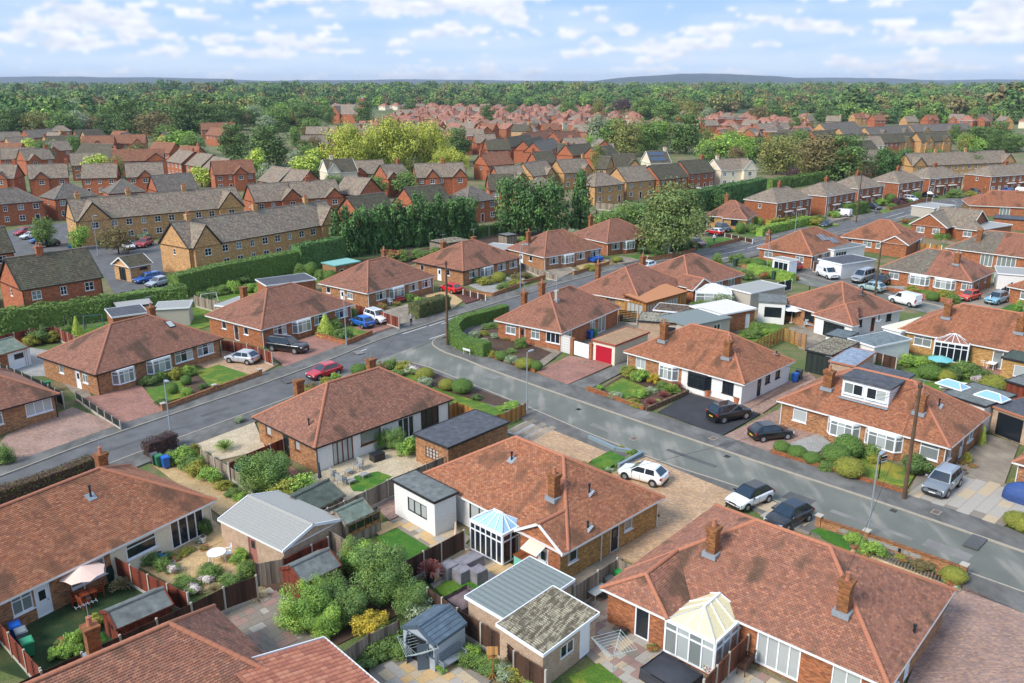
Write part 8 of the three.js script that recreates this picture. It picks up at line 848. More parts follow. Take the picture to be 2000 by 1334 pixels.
// left back gardens
shed('brick garage with green felt roof and white door at left edge', [-58.16, -84.84, -55.05, -90.99], 5, 2.2, 0.9, MAT.brickRed, MAT.feltGreen, { name: 'garage', cat: 'garage', win: { F: [['d', 4.4, 2.6, 0.03, 2.05, {}]] } }); flat('grey flat roofed garage with white edge behind the skylight bungalow', [-50.67, -102.39, -47.02, -104.85], 5, 2.4, MAT.brickRed, MAT.feltDark, { fascia: WHITE }); flat('pale metal roofed garage behind the skylight bungalow', [-46.98, -106.38, -42.67, -107.42], 4, 2.4, MAT.concrete, MAT.sheet, { ribs: 0.3, fascia: WHITE }); flat('white corrugated roof beside the square hedge end', [-52.23, -107.27, -48.34, -109.67], 3.5, 2.3, MAT.concrete, MAT.sheet, { ribs: 0.3 }); flat('dark flat extension roof with white edge behind the pickup bungalow', [-35.7, -118.8, -29.3, -123.1], 5, 2.6, MAT.brickRed, MAT.feltDark, { name: 'extension', cat: 'extension', fascia: WHITE }); flat('brick outhouse with turquoise roof beside the conifer hedge', [-28.5, -133, -25, -136.7], 4, 2.5, MAT.brick, plain(0x7fb4ac, 0.7), { fascia: plain(0x6fa8a0, 0.6), win: { F: [['w', 0.8, 0.8, 0.8, 1.1, {}]] } }); flat('weathered shed with mossy flat roof in the conifer hedge shade', [-12.5, -153.8, -7.8, -158], 5, 2.2, MAT.fenceGrey, MAT.lichen, {}); flat('grey shed beside the rose garden', [-1, -162.4, 1.2, -164.2], 3, 2.2, MAT.fenceGrey, MAT.felt, {}); flat('pale flat roof behind the half new roofed bungalow', [-2.2, -145.9, 0.9, -151.7], 5, 2.4, MAT.brick, MAT.sheet, { fascia: WHITE }); flat('low dark brick garage with white trimmed roof by the white house', [55.8, -231.9, 67, -240.1], 7, 2.6, MAT.brickEst, MAT.concGreen, { fascia: WHITE }); flat('white metal carport roof left of the pickup bungalow', [-37.04, -107.79, -35.3, -112.5], 3, 2.3, MAT.concrete, MAT.sheet, { fascia: WHITE });
// white flat-roofed extension of the centre bungalow
flat('white rendered flat-roofed extension with dark framed window', [-5.45, -52.79, -3.82, -54.4], 5.0, 2.75, MAT.render, MAT.felt, { name: 'extension', cat: 'extension', walls: {}, win: { L: [['w', 1.6, 2.2, 1.0, 1.1, { cols: 3, mat: BLACK, g: 'b' }]] } });
flat('orange glazed sun room with two skylights behind the corner bungalow', [18.01, -109.18, 25, -115.8], 4, 2.5, MAT.fenceNew, mat({ map: TX.grain, color: 0xc98a5e }), { name: 'sun_room', cat: 'extension', fall: 0.5, fascia: MAT.wooden, win: { F: [['w', 0.3, 3.2, 0.8, 1.4, { cols: 5, mat: MAT.fenceNew, g: 'b' }], ['w', 4.2, 3.2, 0.8, 1.4, { cols: 5, mat: MAT.fenceNew, g: 'b' }]], L: [['w', 0.4, 2.8, 0.8, 1.4, { cols: 4, mat: MAT.fenceNew, g: 'b' }]] } });
// cream canopy and roof lanterns behind the dormer bungalow
{ const t = flat('rear extension with two blue glazed roof lanterns behind dormer bungalow', [40.69, -74.61, 43.01, -71.07], 5.5, 2.7, MAT.render, MAT.felt, { name: 'extension', cat: 'extension' }); for (const x of [-2.6, 1.2]) { const gl = new THREE.MeshPhysicalMaterial({ color: 0x86b4d0, roughness: 0.1, clearcoat: 1, side: THREE.DoubleSide }), b = mb(), k = mb(), c = [[x - 1.3, 2.9, 0.8], [x + 1.3, 2.9, 0.8], [x + 1.3, 2.9, -0.8], [x - 1.3, 2.9, -0.8]], a = [x - 0.6, 3.4, 0], z = [x + 0.6, 3.4, 0]; b.face(c[0], c[1], z, a).face(c[2], c[3], a, z).face(c[1], c[2], z).face(c[3], c[0], a); k.bar(a, z, 0.08).bar(c[0], a, 0.07).bar(c[1], z, 0.07).bar(c[2], z, 0.07).bar(c[3], a, 0.07); for (let i = 0; i < 4; i++) k.bar(c[i], c[(i + 1) % 4], 0.1); const p = b.put('roof_lantern', gl, t); k.put('frame', WHITE, p); } }
flat('cream ribbed canopy roof beside the garden behind dormer bungalow', [41.72, -76.96, 45.33, -74.86], 2.2, 2.5, MAT.fenceGrey, plain(0xe4dcc4, 0.7), { ribs: 0.5, fascia: WHITE, name: 'canopy', cat: 'canopy' }); flat('cream ribbed canopy over the side path between two bungalows', [45.03, -98.21, 46.43, -96.03], 8, 2.4, MAT.render, plain(0xe0d8be, 0.7), { ribs: 0.5, fascia: WHITE, name: 'canopy', cat: 'canopy' });
// conservatories: glazed walls on a low base, hipped glass or polycarbonate roof
function conservatory(label, p, d, h, rise, roofM, o = {}) {
const s = spot(...p, d), w = s.L / 2, dd = d / 2, t = thing('conservatory', label, 'conservatory', s.x, s.z, s.turn), y0 = o.base ?? 0.15, k = mb().box(0, y0 / 2, 0, s.L - 0.1, y0, d - 0.1).put('base', MAT.brickRed, t);
for (const [L, ox, oz, turn, n] of [[s.L, 0, dd, 0, o.n || 4], [d, w, 0, Math.PI / 2, o.m || 3], [d, -w, 0, -Math.PI / 2, o.m || 3]]) { const f = part('glazed_wall', frameGeo(L, h - y0, n, 1, 0.24, 0.09), WHITE, t, ox, y0, oz, turn), pw = L / n; for (let i = 0; i < n; i++) part('pane', boxGeo(pw - 0.1, h - y0 - 0.14, 0.02), o.g === 'b' ? (i % 2 ? MAT.blind : MAT.curtain) : MAT.glass, f, -L / 2 + pw * (i + 0.5), (h - y0) / 2, -0.02); }
const c = [[-w, h, dd], [w, h, dd], [w, h, -dd], [-w, h, -dd]], q = Math.min(w, dd) * 0.92, a = s.L > d ? [-w + q, h + rise, 0] : [0, h + rise, dd - q], z = s.L > d ? [w - q, h + rise, 0] : [0, h + rise, -dd + q * 0.2], g = mb(); if (s.L > d) g.face(c[0], c[1], z, a).face(c[2], c[3], a, z).face(c[1], c[2], z).face(c[3], c[0], a); else g.face(c[0], c[1], a).face(c[1], c[2], z, a).face(c[2], c[3], z).face(c[3], c[0], a, z);
const r = g.put('roof', roofM, t), b = mb(); b.bar(a, z, 0.14, 0.16); for (let i = 0; i < 4; i++) b.bar([c[i][0], h + 0.04, c[i][2]], [c[(i + 1) % 4][0], h + 0.04, c[(i + 1) % 4][2]], 0.12, 0.12); const V = v => new THREE.Vector3(...v), bars = (p0, p1, q0, q1, n) => { for (let i = 0; i <= n; i++) { const A = V(p0).lerp(V(p1), i / n), B = V(q0).lerp(V(q1), i / n); b.bar([A.x, A.y + 0.03, A.z], [B.x, B.y + 0.03, B.z], 0.055, 0.05); } }; if (s.L > d) { bars(c[0], c[1], a, z, 4); bars(c[1], c[2], z, z, 3); bars(c[3], c[0], a, a, 3); } else { bars(c[0], c[1], a, a, 3); bars(c[1], c[2], a, z, 3); bars(c[3], c[0], z, a, 3); } b.put('glazing_bars', WHITE, r); return t;
}
const blueGlass = new THREE.MeshPhysicalMaterial({ color: 0x9cc4dc, roughness: 0.08, clearcoat: 1, side: THREE.DoubleSide });
conservatory('white framed conservatory with blue glass roof on the centre bungalow', [-2.87, -51.28, -0.64, -49.18], 2.4, 2.35, 0.75, blueGlass, { n: 6, m: 3 }); conservatory('conservatory with cream polycarbonate roof and striped blinds in front right', [8.57, -40.17, 10.88, -38.07], 3.4, 2.35, 0.85, mat({ map: TX.grain, color: 0xf0e2b4, roughness: 0.5 }), { g: 'b', n: 4, m: 4, base: 0.3 }); conservatory('white conservatory with pale ribbed roof on the skylight bungalow by the close', [26.2, -116.3, 31.1, -115.4], 4.4, 2.3, 0.9, mat({ map: TX.grain, color: 0xe6e6da, roughness: 0.5 }), { g: 'b' }); conservatory('tiled roof sun lounge with tall white windows on right hand bungalow', [48.87, -92.71, 51.81, -90.75], 3.4, 2.4, 0.7, MAT.clayOld, { n: 5, base: 0.2 }); conservatory('dark roofed garden room with lantern behind the orange fence', [73.8, -159.6, 78, -158.6], 4, 2.3, 0.6, MAT.feltDark, { base: 0.6 });

// ---------------------------------------------------------------- shrubs and garden plants
function shrubProto(base, seed, pal, kind) {
const f = new FB(seed), r = rng(seed), g = new THREE.Group();
if (kind === 'ball') f.blob(0, 0.95, 0, 1, 0.95, 1, 3800, 0.055, pal, 0.15); else if (kind === 'loose') { for (let i = 0; i < 30; i++) { const a = r() * 6.28, q = 0.82 * Math.sqrt(r()), k = 0.18 + 0.26 * r(); f.blob(Math.cos(a) * q, 0.3 + r() * 1.4 * (1 - q * 0.55), Math.sin(a) * q, k, k, k, Math.round(150 * k / 0.3), 0.062, pal, 0.6); } } else if (kind === 'cone') { for (let i = 0; i < 14; i++) { const y = i / 14; f.blob(0, 0.15 + y * 1.8, 0, 0.95 * (1 - y) + 0.1, 0.3, 0.95 * (1 - y) + 0.1, 260, 0.055, pal, 0.15); } } else if (kind === 'flower') { for (let i = 0; i < 14; i++) { const a = r() * 6.28, q = 0.65 * Math.sqrt(r()); f.blob(Math.cos(a) * q, 0.4 + r() * 0.8, Math.sin(a) * q, 0.4, 0.38, 0.4, 100, 0.09, i % 2 ? pal : PAL.mid, 0.5); } } else if (kind === 'spiky') { for (let i = 0; i < 170; i++) { const a = r() * 6.28, e = 0.15 + 1.3 * r(), c = pal[Math.floor(r() * pal.length)], t = 0.7 + 0.6 * r(), dx = Math.cos(a) * Math.cos(e), dz = Math.sin(a) * Math.cos(e), dy = Math.sin(e); for (let k = 1; k < 6; k++) { const L = k * 0.24, y = 0.3 + dy * L - 0.05 * k * k * 0.12; const n = f.n; f.p.push(dx * (L - 0.24), 0.3 + dy * (L - 0.24) - 0.006 * (k - 1) ** 2, dz * (L - 0.24), dx * (L - 0.1) - dz * 0.05, y, dz * (L - 0.1) + dx * 0.05, dx * L, y, dz * L, dx * (L - 0.1) + dz * 0.05, y, dz * (L - 0.1) - dx * 0.05); for (let m = 0; m < 4; m++) f.c.push(c[0] * t, c[1] * t, c[2] * t); f.i.push(n, n + 1, n + 2, n, n + 2, n + 3); f.n += 4; } } } else if (kind === 'tall') { for (let i = 0; i < 30; i++) { const a = r() * 6.28, q = 0.75 * Math.sqrt(r()); f.blob(Math.cos(a) * q, 0.25 + r() * 1.5, Math.sin(a) * q, 0.34, 0.42, 0.34, 420, 0.036, pal, 0.5); } }
if (kind !== 'spiky') { const co = new THREE.IcosahedronGeometry(kind === 'ball' ? 0.88 : kind === 'cone' ? 0.3 : 0.45, 2), m = memo('score' + pal[0], () => { const q = mat({ roughness: 1 }); q.color.setRGB(...pal[0]); return q; }); part('branches', co, m, g, 0, kind === 'ball' ? 0.93 : 0.75, 0); } else part('stem', mb().cyl(0, 0, 0, 0.1, 0.08, 0.35, 6).geo(), BARK, g);
part('foliage', f.geo(), LEAF, g); g.userData = { base, category: 'shrub' }; return g;
}
const SP = { g: ['ball', PAL.clip, 'round clipped green shrub'], G: ['ball', PAL.gold, 'round golden green shrub'], y: ['loose', PAL.gold, 'yellow green shrub'], m: ['loose', PAL.mid, 'loose green shrub'], b: ['loose', PAL.bright, 'bright green shrub'], d: ['loose', PAL.dark, 'dark green shrub'], p: ['loose', PAL.purple, 'purple leaved shrub'], e: ['loose', PAL.grey, 'grey green shrub'], r: ['flower', PAL.red, 'shrub with red flowers'], w: ['flower', [[0.6, 0.55, 0.5], [0.55, 0.4, 0.4]], 'shrub with pale flowers'], c: ['cone', PAL.lime, 'lime green conical shrub'], s: ['spiky', PAL.cord, 'reddish spiky cordyline'], S: ['spiky', PAL.bright, 'green spiky palm plant'], Y: ['loose', PAL.yellow, 'bright yellow shrub'], t: ['tall', PAL.bright, 'big leafy green bush'], T: ['tall', PAL.mid, 'tall leafy green bush'], o: ['loose', PAL.brown, 'rusty orange shrub'], f: ['spiky', PAL.straw, 'straw coloured grass clump'] };
const SPR = {}; let shrubN = 0; Object.entries(SP).forEach(([k, [kind, pal]], i) => SPR[k] = shrubProto(kind === 'spiky' ? 'spiky_plant' : kind === 'ball' ? 'clipped_shrub' : kind === 'tall' ? 'leafy_bush' : 'shrub', 500 + i, pal, kind));
// [kind, x, z, radius, height, where]
for (const [where, list] of [
['in front of the bay windowed left bungalow', [['d', -38.81, -84.5, 1.3, 1.5], ['m', -38.19, -86.12, 1.2, 1.4], ['y', -36.64, -86.45, 1.1, 1.9], ['b', -35.66, -87.28, 1.2, 1.8], ['g', -35.21, -81.73, 0.8, 1.5], ['g', -34.86, -84.5, 0.8, 1.3], ['b', -33.61, -81.43, 0.9, 1.2], ['d', -35.13, -78.83, 1.1, 0.8], ['d', -32.72, -83.25, 0.7, 0.8]]],
['in the back garden at far left', [['y', -58.97, -98.57, 1.4, 2], ['d', -58.44, -100.06, 2.2, 2.8], ['y', -57.17, -100.06, 1.3, 2], ['c', -54.97, -101.81, 1.1, 3.2], ['m', -57.03, -102.94, 1.4, 1.8], ['m', -43.12, -65.18, 1.2, 2.4]]],
['beside the lamp post by the pickup bungalow', [['c', -23.75, -102.71, 1.9, 3.2], ['d', -21.03, -100.49, 1.8, 2.3], ['m', -23.32, -106.46, 1.6, 2], ['m', -22.1, -110.2, 1.2, 2.2], ['o', -24.8, -113.6, 1.3, 2.2]]],
['beside the browning square hedge', [['b', -13.3, -117, 1.4, 1.8], ['r', -18.4, -115.6, 1.0, 1.3], ['r', -16.7, -117.6, 0.8, 1], ['m', -15.2, -120.6, 1, 1.4]]],
['in the shrub garden behind the small red car', [['y', -4.3, -131.1, 1.7, 1.6], ['G', -2.1, -132.5, 1.4, 1.9], ['m', -5.8, -132.5, 1.2, 1.3], ['o', 1.3, -135.1, 1.9, 1.4], ['m', -1.2, -127.6, 1.4, 1.4], ['y', 0.2, -130.4, 1.3, 1.2], ['y', 13.7, -141.8, 1.8, 1.2], ['G', 18.9, -148.7, 1.2, 1], ['d', 24.8, -156.7, 1.4, 1.8], ['d', 27.7, -154.2, 1.4, 1.6]]],
['under the big round street tree', [['T', 27, -156.2, 2, 2.6], ['d', 32.1, -157.2, 2, 2.2], ['m', 34.6, -160.2, 1.4, 2]]],
['on the far corner lawn', [['g', 48.8, -178.6, 1.2, 2.6], ['m', 51.3, -179.9, 1.1, 2.4], ['b', 55.4, -189.3, 1.6, 2.4], ['m', 52.6, -178.6, 1.8, 2.2], ['o', 62.6, -189.3, 1.4, 2]]],
['along the front gardens of the brown semis', [['d', 70.5, -192.2, 2, 2.4], ['y', 68.4, -189.3, 2.4, 2.4], ['b', 77.1, -200.6, 2, 2], ['b', 96.5, -220.6, 2, 2.4], ['g', 100.5, -224.4, 1.8, 2.8], ['p', 101.6, -220.6, 2.4, 2.8], ['m', 97.9, -216.8, 1.6, 1.4], ['m', 110.9, -232.6, 2, 2.8], ['m', 124.2, -236.9, 2.8, 3], ['y', 129.6, -239.1, 2, 2], ['m', 105, -224.4, 1.6, 1.6], ['m', 104.2, -245.9, 2, 2]]],
['in the corner garden behind the telegraph pole', [['e', -4.67, -101.81, 1.2, 1.2], ['e', -3.49, -99.2, 1, 1], ['y', -3.61, -102.94, 1.0, 0.9], ['m', -3.03, -105.97, 1.2, 1], ['m', -1.69, -106.46, 1.2, 1.1], ['e', -2.27, -101.81, 1.1, 0.8], ['b', -0.99, -104.09, 0.9, 0.9], ['r', -0.64, -100.71, 0.8, 0.6], ['m', 1.28, -100.06, 0.9, 1.6]]],
['in the front border of the corner bungalow', [['y', -2.3, -94.14, 1.0, 1.1], ['g', -1.19, -92.8, 1.1, 1.4], ['e', 0, -91.69, 1.2, 1.3], ['G', 1.45, -89.88, 1.5, 1.5], ['g', 2.76, -89.17, 0.9, 1.4], ['m', 1.12, -97.53, 1.1, 1.9], ['m', 0, -95.51, 0.9, 0.8]]],
['in the front garden of the half white bungalow', [['y', 13.07, -87.12, 1.4, 1.6], ['b', 13.98, -85.63, 1.5, 1.9], ['Y', 15.23, -85.14, 1.0, 1.6], ['m', 12.81, -88.13, 1.2, 1.2], ['m', 15.79, -83.25, 1, 1.2], ['b', 9.13, -82.63, 0.7, 0.9], ['e', 10.66, -80.54, 1.2, 0.9], ['b', 13.17, -80.84, 1.3, 1.1], ['e', 14.52, -82.03, 1, 0.9], ['y', 12.15, -78.83, 0.9, 0.9], ['y', 12.43, -77.86, 0.8, 0.7], ['S', 16.44, -81.43, 1.3, 1.5], ['s', 15.49, -80.25, 1, 1.1], ['s', 13.92, -78.27, 1.0, 1.1], ['s', 17.36, -82.94, 0.9, 1.1], ['b', 14.67, -79.11, 0.6, 0.6]]],
['in front of the dormer bungalow', [['g', 23.57, -67.35, 1.0, 1.3], ['g', 24.58, -66.3, 1.15, 1.3], ['g', 25.48, -65.18, 1.1, 1.2], ['g', 27.44, -65.18, 1.6, 2.1], ['g', 28.95, -66.4, 1.7, 2.5], ['G', 27.69, -62.75, 1.7, 1.9], ['m', 26.2, -63.9, 1, 1], ['m', 30.69, -65.69, 1.1, 2.2], ['y', 30.75, -65.18, 0.9, 1.3], ['d', 33.51, -63.23, 1.9, 2.4], ['y', 38.68, -65.18, 0.6, 1.4], ['r', 38.68, -64.19, 0.6, 0.5], ['r', 37.24, -63.23, 0.6, 0.5], ['c', 41.91, -68.87, 0.5, 2.2]]],
['in the back gardens right of the dormer bungalow', [['d', 42.21, -90.77, 1.6, 1.6], ['b', 45.56, -91.32, 2.0, 1.6], ['b', 46.69, -90.59, 2, 1.6], ['m', 47.97, -90.24, 2, 2], ['d', 47.67, -86.12, 1.8, 2.2], ['g', 45.59, -86.45, 1.8, 2], ['G', 46.87, -85.63, 1.6, 1.6], ['m', 49.66, -87.28, 2, 2.4], ['w', 49.99, -84.5, 1.6, 1.8], ['G', 50.17, -82.03, 2, 2.4], ['d', 50.63, -86.45, 1.8, 2.2], ['S', 45.73, -95.51, 2, 2.6], ['m', 52.4, -92.06, 1.2, 2.4], ['m', 49.35, -80.54, 1.8, 1.8], ['b', 32.26, -100.06, 1.2, 1.4], ['m', 31.79, -104.09, 1.8, 2], ['m', 30.5, -101.81, 1.6, 1.6], ['b', 32.45, -102.94, 1.3, 1.3]]],
['in the gardens between the rear bungalows', [['m', 27.8, -114.2, 1.8, 2], ['e', 29.9, -115.6, 2, 3], ['m', 26.6, -115.6, 1.6, 1.6], ['b', 36.7, -124.6, 1.4, 1.2], ['b', 38.8, -126.3, 1.6, 1.4], ['w', 33.8, -124.6, 0.8, 2.2], ['m', 35.9, -144.3, 1.4, 3], ['m', 38.3, -135.1, 1.6, 2], ['r', 41.3, -135.1, 1.2, 1.6], ['m', 41, -145.1, 1.6, 1.8], ['g', 42.8, -143.4, 1.6, 1.8], ['b', 44.8, -144.3, 1.4, 1.6], ['d', 46.9, -145.1, 1.2, 2.4], ['m', 40.6, -148.7, 1.8, 1.8], ['m', 48, -151.9, 2, 2.4]]],
['in front of the grey and red roofed bungalow', [['y', 65, -122.4, 1.6, 1.5], ['g', 62.2, -120.6, 1.1, 1.4], ['m', 66.1, -123, 1.1, 1], ['y', 61.4, -125.6, 1.2, 1.4], ['m', 65, -119.9, 1.2, 1.4], ['b', 71.7, -114.7, 0.9, 2], ['b', 54.1, -138.9, 1, 2.4], ['b', 57.1, -138.9, 1.4, 1], ['m', 54.6, -137, 1.4, 1.1]]],
['beside the far brown gabled bungalow', [['p', 93.9, -181.2, 1.8, 2], ['p', 95.4, -178.6, 1.6, 1.8], ['r', 89.5, -190.8, 1.6, 1.8], ['y', 102.4, -182.5, 2, 2], ['m', 96.8, -176.1, 1.8, 1.8], ['m', 113.9, -208.8, 2, 2], ['m', 119.8, -204.6, 2, 2], ['o', 114.9, -213.2, 1.4, 1.6], ['y', 100.4, -206.3, 1.8, 0.8]]],
['behind the white backed bungalow chimney', [['g', -16.87, -87.62, 1.3, 1.6], ['y', -19.73, -84.5, 1.1, 1.2], ['b', -19.1, -85.47, 1, 1.4], ['o', -20.88, -82.33, 1.4, 1.2], ['y', -21.21, -81.43, 1, 1], ['o', -14.72, -89.52, 1.4, 1.2], ['m', -13.62, -89.88, 1.2, 1.6], ['y', -12.08, -89.17, 1.3, 1.6], ['w', -11.1, -88.13, 1.5, 1.6], ['G', -9.51, -86.45, 1.4, 1.5], ['e', -9.16, -84.03, 1.4, 1.4], ['m', -12.7, -87.28, 1.2, 1]]],
['in the corner garden by the new fence', [['G', -6.85, -82.94, 1.2, 1.5], ['g', -5.18, -82.03, 1.55, 1.9], ['d', -3.55, -79.96, 0.8, 0.9], ['b', 0, -78.13, 1.3, 0.6], ['b', -0.76, -77.45, 1.1, 0.5], ['e', -25.82, -74.05, 0.8, 0.9], ['S', -25.24, -67.78, 1.2, 1.2]]],
['beside the gravel path and wheelie bins', [['m', -28.75, -65.18, 1.2, 1.6], ['b', -27.96, -65.18, 1.4, 2.1], ['y', -26.09, -63.23, 1.4, 1.6], ['m', -26.99, -64.19, 1.3, 1.5], ['b', -24.46, -61.83, 1.4, 1.6], ['y', -22.94, -60.48, 1.0, 1.0], ['m', -21.89, -59.35, 0.9, 0.7], ['b', -21.1, -58.76, 0.9, 0.6], ['m', -26.13, -65.18, 1, 1.2], ['y', -27.45, -66.4, 0.9, 1.8]]],
['against the white backed bungalow', [['T', -11.57, -68.32, 1.3, 2.1], ['T', -10.14, -67.78, 1.3, 2.2], ['b', -8.89, -66.72, 1.4, 2.3], ['T', -11.09, -69.76, 1.2, 2.4], ['m', -5.47, -65.48, 1.2, 0.8], ['m', -4.85, -66.09, 1, 0.7]]],
['in the overgrown garden at left of centre', [['T', -19.35, -59.61, 2.0, 3.2], ['T', -20.4, -60.74, 1.5, 2.4], ['y', -17.31, -57.93, 1.6, 2.2], ['b', -16.32, -58.76, 1.6, 2.4], ['y', -17.46, -56.72, 1.5, 1.4], ['T', -19.17, -61.64, 1.5, 2.4]]],
['in the gravel rose garden', [['m', -24.51, -49.67, 0.9, 1.1], ['m', -23.24, -48.92, 0.9, 1.1], ['w', -22.31, -48.44, 0.8, 1], ['m', -21.02, -46.96, 1.0, 1.1], ['w', -20.22, -46.23, 0.9, 0.9], ['m', -19.71, -47.96, 1.1, 1.3], ['w', -19.7, -47.25, 0.9, 1.0], ['m', -18.28, -47.25, 1.0, 0.9], ['m', -17.64, -48.44, 1, 1], ['b', -18.39, -49.99, 1, 1.1], ['b', -18.17, -50.63, 0.9, 1], ['f', -18.86, -46.23, 0.8, 0.7], ['w', -21.94, -52.17, 0.5, 0.6], ['r', -21.28, -51.29, 0.5, 0.5], ['r', -22.73, -49.99, 0.5, 0.5], ['y', -22.45, -50.63, 0.6, 0.6], ['y', -22.2, -51.09, 0.5, 0.5], ['d', -21.93, -53.35, 0.7, 2.0], ['m', -23.38, -50.31, 0.6, 0.6], ['m', -25.35, -50.44, 0.7, 0.9]]],
['in the parasol yard', [['f', -24.91, -46.68, 1.0, 0.9], ['y', -24.81, -42.86, 0.8, 1.1], ['b', -24.95, -40.69, 1.0, 1.6], ['b', -25.38, -39.93, 0.9, 1.0], ['r', -25.73, -40.96, 0.7, 0.7], ['b', -24.83, -40.15, 0.8, 1.1]]],
['in the wild garden behind the grey plastic shed', [['t', -12.47, -42.86, 1.6, 2.4], ['t', -11.14, -42.09, 1.3, 1.9], ['T', -11.21, -44.6, 1.2, 2.1], ['T', -8.46, -45.84, 1.8, 3.2], ['T', -7.41, -45.24, 1.5, 2.7], ['t', -10.3, -48.56, 1.2, 2.2], ['T', -6.11, -44.23, 1.2, 1.8], ['e', -5.54, -43.82, 1.1, 1.4], ['Y', -8.37, -42.09, 1.0, 1.5], ['Y', -8.04, -42.67, 0.8, 1.3], ['T', -9.87, -43.36, 1.3, 1.9], ['m', -7.68, -40.15, 0.9, 1.1], ['d', -7.21, -40.96, 0.9, 1.1], ['m', -6.76, -41.28, 0.9, 1.1], ['d', -8.2, -39.28, 0.8, 0.8], ['m', -6.37, -40.15, 0.7, 0.8], ['f', -16.1, -45.67, 0.8, 0.5], ['m', -12.98, -52.3, 0.7, 1], ['t', -11.96, -44.18, 1.1, 2.3]]],
['in the border by the bird table', [['m', -2.72, -39.49, 0.9, 0.9], ['b', -2.31, -39.93, 0.9, 1], ['m', -1.13, -38.85, 1, 0.9], ['e', -0.42, -38.35, 1, 1], ['y', 0.42, -38.43, 1.2, 1.0], ['b', 1.11, -38.02, 1.1, 0.8], ['o', 0.14, -38.85, 0.8, 1.2], ['b', -3.89, -38.77, 0.6, 0.7], ['m', -1.71, -39.36, 0.9, 0.7]]],
['in the front bed of the front right bungalow', [['b', 24.03, -52.17, 1, 1.1], ['r', 24.04, -51.29, 0.9, 0.6], ['b', 24.71, -50.83, 1.2, 1.2], ['r', 24.13, -50.63, 0.9, 0.5], ['y', 26.36, -50.12, 0.5, 0.5], ['r', 26.39, -49.8, 0.5, 0.4], ['o', 27.32, -49.05, 1, 0.7], ['r', 28.24, -48.14, 0.7, 0.6], ['G', 28.69, -47.54, 1.1, 1.1], ['r', 28.25, -47.14, 0.9, 0.5], ['w', 28.29, -46.56, 0.5, 0.4], ['m', 25.43, -50.63, 0.7, 0.4]]],
['by the rendered planter of the centre bungalow', [['y', 9.55, -67.78, 0.5, 0.6], ['b', 10.16, -66.93, 0.4, 0.5], ['g', 10.58, -66.72, 0.4, 0.7], ['y', 10.23, -66.09, 0.35, 0.5], ['m', 9.91, -65.69, 0.5, 0.4], ['e', 8.09, -63.51, 0.6, 0.5], ['m', 8.91, -64.68, 0.5, 0.4]]],
['beside the front right conservatory', [['w', 11.15, -38.52, 1.2, 1.5], ['r', 7.94, -40.51, 0.6, 0.5], ['m', 6.49, -41.99, 0.4, 0.5], ['f', 10.36, -49.67, 0.01, 0.01]].slice(0, 3)],
['at the right edge beside the blue covered car', [['G', 36.74, -54.44, 1.3, 1.4], ['G', 36.96, -53.85, 1.3, 1.4], ['y', 40.56, -61.1, 0.6, 0.7], ['r', 38.17, -64.88, 0.5, 0.5]]],
['in the back gardens beside the trimmed hedge', [['b', -42.7, -125.6, 1.5, 2.4], ['b', -40.4, -126.3, 1.6, 1.6], ['b', -38.2, -125.6, 1.6, 1.4], ['g', -33.3, -137, 1.2, 2.6], ['g', -29.3, -132.5, 1.3, 2.2], ['m', -35.2, -137.8, 1.6, 2.4], ['m', -31.4, -135.1, 1.3, 2.0], ['m', -44.6, -124.6, 2, 1.6], ['d', -43.5, -131.4, 2, 2], ['m', -46.2, -121.5, 1.4, 1.4], ['r', -21.7, -148.7, 2.4, 3], ['m', -19.9, -149.6, 2, 2.4], ['m', -16.9, -151.9, 2, 2], ['m', -14.3, -154.2, 1.6, 2], ['w', -1.6, -167.8, 1.6, 2], ['w', 0.5, -167.8, 1.4, 1.8], ['b', 1.9, -167.8, 1.2, 1.6], ['Y', 21.4, -179.2, 1.6, 3], ['o', 18.4, -176.1, 1.4, 2.4], ['m', 15.3, -165.6, 2.4, 3], ['m', 18.3, -170.1, 2.4, 3.4], ['e', 12.6, -170.1, 1.8, 3]]],
['in front of the upper buff terrace', [['m', -80.6, -164.5, 1.4, 1.6], ['e', -75.6, -171.3, 1.8, 1.8], ['b', -83.1, -158.2, 1, 1], ['m', -70.1, -170.1, 1.4, 1.6]]],
]) for (let [k, x, z, R, h] of list) { shrubN++; if (!/wild|overgrown/.test(where)) { const q = z > -110 ? 0.74 : 0.88; R *= q; h *= q + 0.08; } copyOf(SPR[k], SP[k][2] + ' ' + where, x, 0.05, z, shrubN * 1.7, [R, h / (SP[k][0] === 'spiky' ? 1.4 : 1.95), R], undefined); }

